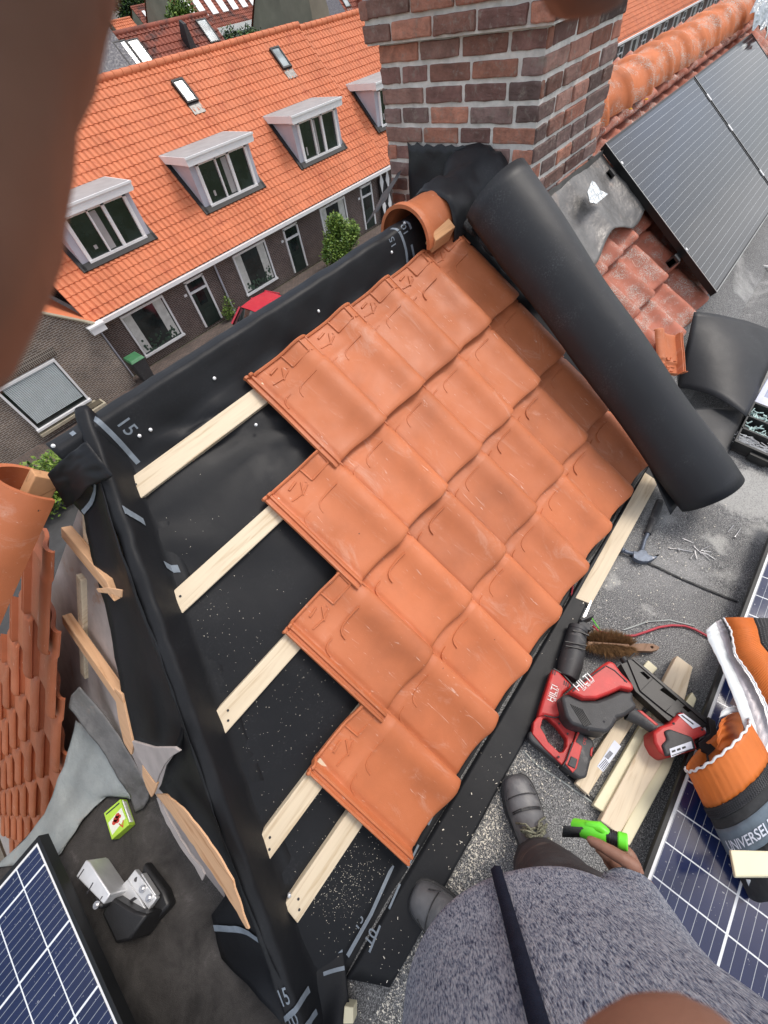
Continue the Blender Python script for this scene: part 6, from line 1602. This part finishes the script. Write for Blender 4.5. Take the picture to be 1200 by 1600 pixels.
# white zigzag shutter beyond the third door
sh_ = thing('shutter_gate', 'dark gate with white zigzag boards beside the chimney', 'gate', (X(1.135), YW, GZ))
m = MB(); x0 = X(1.105); m.box((x0+.45, YW+.15, (GZ+ZE)/2-.3), (.9, .06, 2.2)); obj('leaf', m, M['black_trim'], sh_, None)
m = MB()
for k in range(2):
    zc = ZE-.75-1.15*k
    for s in (-1, 1): m.hexa([(x0+.45+s*.30, YW+.09, zc-.5), (x0+.45+s*.10, YW+.09, zc), (x0+.45+s*.30, YW+.09, zc+.5), (x0+.45+s*.42, YW+.09, zc)], [(x0+.45+s*.30, YW+.07, zc-.5), (x0+.45+s*.10, YW+.07, zc), (x0+.45+s*.30, YW+.07, zc+.5), (x0+.45+s*.42, YW+.07, zc)])
obj('zigzag', m, M['white'], sh_, None)

# gabled neighbour at the left
DG = 18.4; YG = CY+DG
gb = thing('gabled_house', 'brown brick gabled house at the far left with blinds in its window', 'house', (CX, YG+3, GZ))
gxR = CX+.202*DG; zeG = CZ-.345*DG
m = MB(); P_ = [(gxR, YG, GZ), (gxR, YG, zeG), (gxR-4.2, YG, zeG+3.4), (gxR-8.4, YG, zeG), (gxR-8.4, YG, GZ)]
m.hexa([V(p)+V((0,7,0)) for p in P_], P_); obj('wall', m, M['gable_brick'], gb, None)
m = MB()
for s in (-1, 1):
    q = [V((gxR-4.2, YG-.02, zeG+3.52)), V((gxR-4.2+s*4.5, YG-.02, zeG-.12)), V((gxR-4.2+s*4.5, YG+7, zeG-.12)), V((gxR-4.2, YG+7, zeG+3.52))]; m.hexa([p-V((0,0,.10)) for p in q], q)
obj('roof', m, M['far_tile'], gb, None)
m = MB(); q = [V((gxR+.05, YG-.06, zeG+.05)), V((gxR-4.2, YG-.06, zeG+3.5))]; m.tube(q, .06, 6); obj('verge', m, M['stone'], gb, None)
wn = facade_window(gb, CX-.009*DG-.1, CX+.102*DG, CZ-.462*DG, CZ-.362*DG, YG-.04, 2)
m = MB(); x0, x1 = CX-.009*DG, CX+.100*DG
for k in range(34): z = CZ-.366*DG-.045*k; m.box((x0+.1+.45*(x1-x0), YG-.075, z), ((x1-x0)*.92, .012, .034), V((1,0,0)), V((0,.8,.6)), V((0,-.6,.8)))
obj('blind', m, M['blind'], wn, None)
m = MB(); m.box(((x0+x1)/2, YG-.06, CZ-.356*DG+.10), (x1-x0+.5, .05, .24)); obj('soldier_course', m, M['cream'], gb, None)
bpy.data.objects['soldier_course'].data.materials[0] = m_brick('soldier_brick', (.12,.085,.07), (.09,.07,.06), (.5,.46,.4), rot=(R(90),0,0), bw=.065, bh=.24, ms=.012)
m = MB(); m.box(((x0+x1)/2, YG-.10, CZ-.470*DG), (x1-x0+.3, .22, .10)); obj('sill', m, M['stone'], gb, None)
facade_window(gb, CX-.16*DG, CX-.05*DG, CZ-.30*DG-.2, CZ-.22*DG, YG-.04)
m = MB(); m.box((gxR+.02, YG-.12, zeG-.12), (.55, .32, .22)); m.box((gxR+.02, YG-.14, zeG+.02), (.62, .36, .06)); obj('gutter_box', m, M['white'], gb, None)

# ---- street furniture and plants
bn = thing('wheelie_bin', 'green lidded bin standing by the first terrace window', 'bin', (X(.235, D-.9), YW-.9, GZ))
bc = V((X(.230, D-.8), YW-.8, GZ+.12))
m = MB(); m.hexa([bc+V((x, y, 0)) for x, y in ((-.22,-.25),(.22,-.25),(.22,.25),(-.22,.25))], [bc+V((x, y, .95)) for x, y in ((-.29,-.33),(.29,-.33),(.29,.33),(-.29,.33))]); obj('tub', m, M['grey_plastic'], bn, None, .02)
m = MB(); m.hexa([bc+V((x, y, .95)) for x, y in ((-.31,-.36),(.31,-.36),(.31,.38),(-.31,.38))], [bc+V((x, y, 1.05)) for x, y in ((-.26,-.28),(.26,-.28),(.26,.36),(-.26,.36))]); obj('lid', m, M['green_bin'], bn, None, .02)
pc = V((X(.09, DG-1.0), YG-1.0, GZ+.12)); pt = thing('stone_trough', 'pale stone trough under the gabled house window', 'planter', pc)
m = MB(); o_ = [(-.55,-.25),(.55,-.25),(.55,.25),(-.55,.25)]; m.hexa([pc+V((x*.85, y*.85, 0)) for x, y in o_], [pc+V((x, y, .62)) for x, y in o_]); obj('tub', m, M['stone'], pt, None, .03)
m = MB(); m.box(pc+V((0,0,.63)), (.94, .36, .05)); obj('earth', m, M['soil'], pt, None)
def car(lab, c, colr, hd_=0):
    t = thing('parked_car', lab, 'car', c)
    def cp_(x, y, z): return V(c)+V((x, y, z))
    m = MB(); st_ = [(-2.05,.62,.72,.45),(-1.95,.78,.80,.30),(-1.2,.84,.88,.22),(0,.86,.90,.20),(1.2,.86,.92,.22),(1.85,.82,.92,.30),(2.0,.72,.80,.45)]
    m.rows([[cp_(x, -w_, zb), cp_(x, -w_-.02, (zb+zt2)/2), cp_(x, -w_+.06, zt2), cp_(x, 0, zt2+.04), cp_(x, w_-.06, zt2), cp_(x, w_+.02, (zb+zt2)/2), cp_(x, w_, zb)] for x, w_, zt2, zb in st_]); bd = obj('body', m, M[colr], t, 60)
    bd.modifiers.new('s', 'SUBSURF').levels = 2
    m = MB(); cab = [(-1.05,.74,.93,.92),(-.45,.66,.93,1.40),(.25,.64,.93,1.47),(1.0,.66,.93,1.42),(1.75,.72,.93,.95)]
    m.rows([[cp_(x, -w_-.06, zb), cp_(x, -w_, zt2-.06), cp_(x, -w_+.12, zt2), cp_(x, w_-.12, zt2), cp_(x, w_, zt2-.06), cp_(x, w_+.06, zb)] for x, w_, zb, zt2 in cab]); obj('cabin', m, M['glass'], t, 40)
    m = MB(); m.rows([[cp_(x, -w_+.06, zt2+.012), cp_(x, 0, zt2+.03), cp_(x, w_-.06, zt2+.012)] for x, w_, zb, zt2 in cab[1:4]])
    for s in (-1, 1):
        for (x0_, z0_, w0), (x1_, z1_, w1) in (((-1.05,.92,.80),(-.45,1.40,.66)), ((.2,.92,.80),(.25,1.45,.66)), ((1.75,.95,.78),(1.0,1.42,.66))): m.tube([cp_(x0_, s*w0, z0_), cp_(x1_, s*w1, z1_)], .045, 6)
    obj('car_roof', m, M[colr], t, 60)
    for x in (-1.3, 1.25):
        for s in (-1, 1):
            m = MB(); m.tube([cp_(x, s*.70, .30), cp_(x, s*.86, .30)], .30, 18); wl = obj('wheel', m, M['black_plastic'], t, 40); m = MB(); m.tube([cp_(x, s*.86, .30), cp_(x, s*.875, .30)], .19, 14); obj('rim', m, M['alu'], wl, 40)
    return t
rp_ = sp(.56, -.461, 16.1)
car('red car parked in front of the terrace, its roof just above the black ridge sheet', (rp_.x+.15, rp_.y-.2, GZ+.02), 'car_red')
bl_ = V((CX+2.93*17, CY+16.3, GZ+.02)); car('blue car parked far along the street behind the old ridge', bl_, 'blue_car')

def leaves(mb, c, rx, ry, rz, n, size, rnd_, hollow=.55, droop=0):
    for k in range(n):
        d = V((rnd_.gauss(0,1), rnd_.gauss(0,1), rnd_.gauss(0,1))).normalized(); r_ = hollow+(1-hollow)*rnd_.random()**.6
        lump = 1+.28*noise.noise(d*2.3+V((c[0], c[1], 0)))+.15*noise.noise(d*6)
        p = V(c)+V((d.x*rx, d.y*ry, d.z*rz))*(r_*lump)
        a_ = V((rnd_.gauss(0,1), rnd_.gauss(0,1), rnd_.gauss(0,.7)-droop)).normalized(); b_ = a_.cross(V((rnd_.random()-.5, rnd_.random()-.5, 1))).normalized(); s = size*rnd_.uniform(.6,1.3)
        mb.add([p, p+a_*s*.5+b_*s*.28, p+a_*s, p+a_*s*.5-b_*s*.28], [(0,1,2,3)])
def plant(nm, lab, cat, foot, clumps, mats, size, n, trunk_h, trunk_r=.05, group=None, seed=1, droop=0):
    t = thing(nm, lab, cat, foot, group); rq = random.Random(seed); f = V(foot)
    m = MB(); m.tube([f, f+V((.05, .02, trunk_h*.5)), f+V((0,0,trunk_h))], [trunk_r, trunk_r*.8, trunk_r*.45], 8)
    for c, r_ in clumps: 
        e = f+V(c); m.tube([f+V((0,0,trunk_h*.45)), (f+V((0,0,trunk_h*.6))).lerp(e, .5), e], [trunk_r*.5, trunk_r*.35, trunk_r*.15], 6)
    obj('trunk', m, M['bark'], t, 60)
    for gi, mt in enumerate(mats):
        m = MB()
        for c, r_ in clumps: leaves(m, f+V(c), r_[0], r_[1], r_[2], n//len(mats), size, rq, .35 if gi == 0 else .6, droop)
        obj('crown' if gi == 0 else 'crown_tips', m, M[mt], t, None)
    return t
bf = sp(.905, -.46, 17.4); bf.z = GZ+.1
plant('shrub', 'bushy green shrub in front of the terrace beside the second door', 'shrub', bf, [((0,0,1.15),(.85,.7,.65)), ((-.5,-.1,.85),(.7,.6,.6)), ((.55,.05,1.0),(.75,.6,.6)), ((.1,0,1.85),(.5,.45,.5)), ((.95,0,1.25),(.55,.5,.5))], ['leaf', 'leaf_light'], .14, 1500, 1.6, .06, None, 3)
plant('climber', 'thin green climber beside the first terrace door', 'plant', V((X(.487), YW-.1, GZ+.1)), [((0,0,.55),(.28,.2,.5)), ((-.25,-.1,.35),(.25,.2,.3))], ['leaf', 'leaf_light'], .10, 260, .8, .03, None, 5)
gl = sp(-.10, -.47, 15.6); gl.z = GZ
plant('hedge_shrub', 'bright green shrub at the left edge behind the hip tile', 'shrub', V((gl.x-.2, gl.y-1.0, GZ)), [((0,0,.9),(1.3,.9,.9)), ((1.0,.1,.8),(.9,.8,.7))], ['leaf', 'leaf_light'], .15, 1600, 1.0, .06, None, 8)
m = MB(); gp = sp(-.075, -.50, 14.6); m.tube([V((gp.x-2.2, gp.y, GZ+1.0)), V((gp.x+.25, gp.y, GZ+1.0))], .05, 8); m.tube([V((gp.x-.3, gp.y, GZ)), V((gp.x-.3, gp.y, GZ+1.0))], .05, 8); m.tube([V((gp.x-1.9, gp.y, GZ)), V((gp.x-1.9, gp.y, GZ+1.0))], .05, 8)
tag(obj('rail_fence', m, M['zinc'], None, 60), 'grey tubular rail in front of the shrub at the left edge', 'fence')
tf = V((CX+2.72*21, CY+21, GZ)); 
ivy = V((CX+2.42*12.5, CY+12.5, GZ))
plant('street_tree', 'slender pale green tree right behind the chimney', 'tree', ivy, [((0,0,3.2),(.9,.8,.9)), ((.1,0,4.6),(.9,.8,.9)), ((0,0,6.0),(.9,.7,.9)), ((.1,0,7.4),(.8,.7,1.0)), ((0,0,8.8),(.7,.6,1.0)), ((0,0,10.2),(.6,.5,.9))], ['leaf', 'leaf_light'], .16, 800, 10, .12, None, 12, .6)

# ---- houses and trees further back
def house_far(lab, x0, x1, yf, ze, zr, half, mat, rows=True, wallm='facade'):
    t = thing('background_house', lab, 'house', ((x0+x1)/2, yf+half, GZ), 'houses further back')
    m = MB(); m.box(((x0+x1)/2, yf+half, (GZ+ze)/2), (x1-x0-.2, 2*half-.6, ze-GZ))
    for xx in (x0+.25, x1-.25): m.hexa([(xx-.14, yf+.3, ze-.01), (xx+.14, yf+.3, ze-.01), (xx+.14, yf+2*half-.3, ze-.01), (xx-.14, yf+2*half-.3, ze-.01)], [(xx-.14, yf+half-.1, zr-.15), (xx+.14, yf+half-.1, zr-.15), (xx+.14, yf+half+.1, zr-.15), (xx-.14, yf+half+.1, zr-.15)])
    obj('wall', m, M[wallm], t, None)
    m = MB(); wavy_roof(m, x0, x1, yf-.2, ze-.15, yf+half, zr, .30, .42, .03, .05); m.add([(x0, yf+half, zr), (x1, yf+half, zr), (x1, yf+2*half, ze), (x0, yf+2*half, ze)], [(0,1,2,3)]); m.add([(x0, yf, ze-.05), (x1, yf, ze-.05), (x1, yf+half, zr-.05), (x0, yf+half, zr-.05)], [(0,1,2,3)])
    r_ = obj('roof', m, M[mat], t, 40)
    m = MB(); m.tube([(x0, yf+half, zr), (x1, yf+half, zr)], .15, 8); obj('ridge', m, M[mat], r_, 60)
    return t
DB = 38.0
yB0 = CY+DB-5.2; xBr = CX+.698*DB; zRB = CZ+.001*DB-.1
hbk = house_far('house with weathered brown roof just behind the near orange ridge', CX+.30*DB, xBr, yB0, zRB-5.6, zRB, 5.2, 'brown_tile')
slB = 5.6/5.2; zfB = lambda y: zRB-5.6+(y-yB0)*slB
def onroof2(p, yb, zb, sl): return onpl(p, V((0, yb, zb)), V((0, -sl, 1)).normalized())
for p, lab in (((200,87), 'leftmost roof window on the brown roof, pale glass'), ((220,84), 'second roof window on the brown roof, standing open'), ((325,51), 'right roof window on the brown roof')):
    c = onroof2(p, yB0, zRB-5.6, slB); skylight(c.x, c.y, .85, 1.5, lab, zfB, slB, 'roof windows on the brown roof')
c = onroof2((297,74), yB0, zRB-5.6, slB); vt = MB(); vt.hexa([c+V((-.25,-.4,-.1)), c+V((.25,-.4,-.1)), c+V((.25,.4,.3)), c+V((-.25,.4,.3))], [c+V((-.12,-.3,1.0)), c+V((.12,-.3,1.0)), c+V((.1,.1,1.2)), c+V((-.1,.1,1.2))]); tag(obj('roof_vent', vt, M['black_trim'], None, None), 'small dark vent hood on the brown roof', 'vent')
c = onroof2((162,98), yB0, zRB-5.6, slB)
pp_, part_ = panel('far_panel', 'dark blue solar array on the brown roof beside the blurred finger', c+V((-3.2,0,0))-V((0,1,slB)).normalized()*2.2+V((0,-slB,1)).normalized()*.15, V((1,0,0)), V((0,1,slB)).normalized(), 5.0, 4.4, M['cells_far'], None, False, .05)
# long building with rows of pale roof strips
DL = 72.0
lx0, lx1 = CX+.655*DL, CX+.905*DL; zEl = CZ-.022*DL
lb_ = house_far('long building with rows of pale panels on its dull red roof', lx0, lx1, CY+DL, zEl, zEl+6.5, 6.0, 'brown_tile', True, 'plaster')
sl = 6.5/6.0; upL = V((0,1,sl)).normalized(); nnL = V((0,-sl,1)).normalized()
for k in range(11):
    x = lx1-2.2-1.75*k
    if x < lx0+.8: break
    m = MB(); c = V((x, CY+DL+2.9, zEl+2.9*sl))+nnL*.15; m.box(c, (.95, 5.4, .1), V((1,0,0)), upL, nnL)
    s_ = obj('roof_strip', m, M['white'], lb_, None)
m = MB(); m.box(((lx0+lx1)/2, CY+DL-.35, zEl-.25), (lx1-lx0, .4, .7)); obj('gutter', m, M['white'], lb_, None)
for k in range(8):
    x = lx1-3.0-2.0*k
    if x > lx0+1: facade_window(lb_, x-.75, x+.75, zEl-2.3, zEl-.9, CY+DL+.22, 1, 'window', None, .1, .12, (.5,))
# plastered house with dark array
DP = 46.0
pb_ = house_far('house with red roof and dark array behind the terrace ridge', CX+.90*DP, CX+1.24*DP, CY+DP-3.0, CZ-.075*DP, CZ+.06*DP, 5.5, 'brown_tile', True, 'plaster')
m = MB(); gx = CX+.945*DP; P_ = [(gx, CY+DP-3.2, GZ), (gx, CY+DP-3.2, CZ-.03*DP), (gx-1.3, CY+DP-3.2, CZ+.055*DP), (gx-2.3, CY+DP-3.2, CZ+.03*DP), (gx-2.3, CY+DP-3.2, GZ)]
m.hexa([V(p)+V((0,4,0)) for p in P_], P_); gt = tag(obj('rendered_house', m, M['plaster'], None, None), 'plain grey green rendered gable behind the conifer', 'house')
slP = (CZ+.06*DP-(CZ-.075*DP))/5.5; zfP = lambda y: CZ-.075*DP+(y-(CY+DP-3.0))*slP
c = onroof2((518,16), CY+DP-3.0, CZ-.075*DP, slP)
pp_, part_ = panel('far_panel', 'dark solar array on the red roof behind the terrace', c+V((-1.5,0,0))-V((0,1,slP)).normalized()*1.9+V((0,-slP,1)).normalized()*.15, V((1,0,0)), V((0,1,slP)).normalized(), 3.0, 3.4, M['cells_far'], None, False, .05)
for p, lab in (((494,5), 'pale roof window left of the dark array on the red roof'), ((538,2), 'pale roof window right of the dark array on the red roof')):
    c = onroof2(p, CY+DP-3.0, CZ-.075*DP, slP); skylight(c.x, c.y, .8, 1.3, lab, zfP, slP, 'roof windows on the red roof')
c = onroof2((563,12), CY+DP-3.0, CZ-.075*DP, slP); m = MB(); m.box(c+V((0,0,.3)), (.35,.35,.9)); m.box(c+V((0,0,.8)), (.42,.42,.12)); tag(obj('roof_flue', m, M['brown_tile'], None, None), 'short flue on the red roof near the chimney', 'flue')
house_far('small orange roofed house far back at the upper left', CX+.535*80, CX+.575*80, CY+80, CZ-.03*80, CZ+.012*80, 4, 'far_tile', True, 'plaster')
hh_ = house_far('far house with white roof strips at the upper left', CX+.58*92, CX+.645*92, CY+92, CZ-.02*92, CZ+.022*92, 4, 'brown_tile', True, 'plaster')
for k in range(5):
    sl2 = (.042*92)/4; m = MB(); m.box(V((CX+.585*92+.9+1.0*k, CY+93.8, CZ-.02*92+1.8*sl2+.25)), (.5, 3.8, .1), V((1,0,0)), V((0,1,sl2)).normalized(), V((0,-sl2,1)).normalized()); obj('roof_strip', m, M['white'], hh_, None)
# trees
cf = V((CX+.845*52, CY+52, GZ)); t = thing('conifer', 'dark blue green conifer between the long building and the rendered gable', 'tree', cf)
m = MB(); m.tube([cf, cf+V((0,0,11.5))], [.25,.04], 8); obj('trunk', m, M['bark'], t, 60)
m = MB(); rq = random.Random(2)
for k in range(9000):
    z = 2.0+10.2*rq.random()**1.25; rr_ = (12.4-z)*.30*(.55+.45*rq.random())*(1+.25*math.sin(z*4.1)); ph = rq.uniform(0, 6.28); p = cf+V((math.cos(ph)*rr_, math.sin(ph)*rr_, z)); d = V((math.cos(ph), math.sin(ph), -.45)).normalized(); b_ = V((-math.sin(ph), math.cos(ph), 0)); s = rq.uniform(.25,.5)
    m.add([p, p+d*s*.5+b_*s*.2, p+d*s, p+d*s*.5-b_*s*.2], [(0,1,2,3)])
obj('crown', m, M['leaf_dark'], t, None)
def btree(lab, dx, d, h, w_, mats, seed, n=1500):
    f = V((CX+dx*d, CY+d, GZ)); rq = random.Random(seed); cl = []
    for k in range(7): cl.append(((rq.uniform(-w_,w_)*.7, rq.uniform(-w_,w_)*.5, h*rq.uniform(.45,.85)), (w_*.6, w_*.6, h*.17)))
    plant('tree', lab, 'tree', f, cl, mats, .035*h, n, h*.7, .2, 'trees beyond the roofs', seed)
btree('dark tree at the skyline beside the blurred finger', .50, 86, 12.5, 4.2, ['leaf_dark', 'leaf'], 31)
btree('darker slim tree at the skyline above the small orange house', .565, 100, 14.0, 3.2, ['leaf_dark', 'leaf'], 32)
btree('large green tree behind the far white striped house', .64, 112, 17, 6.5, ['leaf', 'leaf_dark'], 33)
btree('yellow green bush between brown roof and long building', .655, 66, 11.0, 2.6, ['leaf_light', 'leaf'], 34)
btree('tall green tree above the yellow green bush', .70, 108, 18, 6.0, ['leaf', 'leaf_light'], 35)
btree('rounded green shrub right of the brown roof', .765, 47, 8.0, 2.0, ['leaf', 'leaf_dark'], 36)
btree('broad tree behind the long building', .80, 125, 19, 8, ['leaf', 'leaf_dark'], 37)
btree('broad tree behind the red roof and the chimney', 1.05, 110, 19, 9, ['leaf', 'leaf_dark'], 38)
mb = MB(); rq = random.Random(77)
for k in range(110):
    x = -220+520*rq.random(); f = V((x, CY+150+rq.uniform(-8,40), GZ+3.5)); leaves(mb, f, 8, 6, 5+3*rq.random(), 420, 2.0, rq, .45)
wd_ = obj('far_trees', mb, M['leaf_dark'], None, None); tag(wd_, 'far band of trees along the horizon', 'trees'); wd_['kind'] = 'stuff'

# ================================================================== sawdust
def dust(mb, p, rnd_, s, n=V((0,0,1))):
    an = rnd_.uniform(0, 6.28); e = V((math.cos(an), math.sin(an), rnd_.uniform(-.25,.25))); e = (e-n*e.dot(n)*.8).normalized(); g = n.cross(e).normalized(); s2 = s*rnd_.uniform(.25,.6)
    mb.add([p-e*s-g*s2, p+e*s-g*s2, p+e*s+g*s2+n*s*.3, p-e*s+g*s2+n*s*.2], [(0,1,2,3)])
mb = MB(); rq = random.Random(11)
def cloud(px_, py_, sx, sy, n, surf, s0=.0006, s1=.0016):
    for k in range(int(n*(1.05 if surf == 'F' else .25))):
        p = (rq.gauss(px_, sx), rq.gauss(py_, sy))
        if surf == 'A':
            q = onA(p, -.063)
            if q.y < -1.05 or q.x < hip(q.y).x+.13 or q.y > .1: continue
            dust(mb, q, rq, rq.uniform(s0, s1)*.8, NA)
        else:
            q = onz(p, .010)
            if q.y > -1.06 or q.x < -1.2: continue
            if q.y > -1.163+.05*min(1, max(0, (q.x+.15)/.6)):
                if rq.random() > .025: continue
                q.z = .034
            dust(mb, q, rq, (rq.uniform(s0, s1) if rq.random() < .85 else rq.uniform(.0016, .0032)))
for args in ((750,1270,45,70,3600,'F'), (720,1330,30,60,1500,'F'), (600,1520,40,50,1500,'F'), (560,1570,30,40,900,'F'), (690,1500,60,50,500,'F'), (800,1190,30,20,500,'F'), (830,1010,35,60,900,'F'), (850,960,40,50,700,'F'), (960,880,70,70,500,'F'), (1000,940,70,40,400,'F'), (880,1220,50,40,300,'F'), (1060,830,40,40,250,'F'),
             (530,1400,26,34,1100,'A'), (560,1350,30,30,700,'A'), (370,1190,45,70,450,'A'), (420,1080,60,70,420,'A'), (310,960,40,40,160,'A'), (330,1010,60,70,260,'A'), (480,1300,60,70,350,'A'), (300,850,60,70,110,'A'), (490,1120,40,60,200,'A'), (345,1145,14,14,120,'A')): cloud(*args)
sd_ = obj('sawdust', mb, M['sawdust'], None, None); tag(sd_, 'pale sawdust and wood chips scattered over felt and membrane', 'sawdust'); sd_['kind'] = 'stuff'
mb = MB(); flats(mb, [(733,1278),(753,1268),(756,1271),(736,1281)], .012, .008); tag(obj('wood_chip', mb, M['cream'], None, None), 'single long wood chip on the felt left of the right boot', 'wood chip')
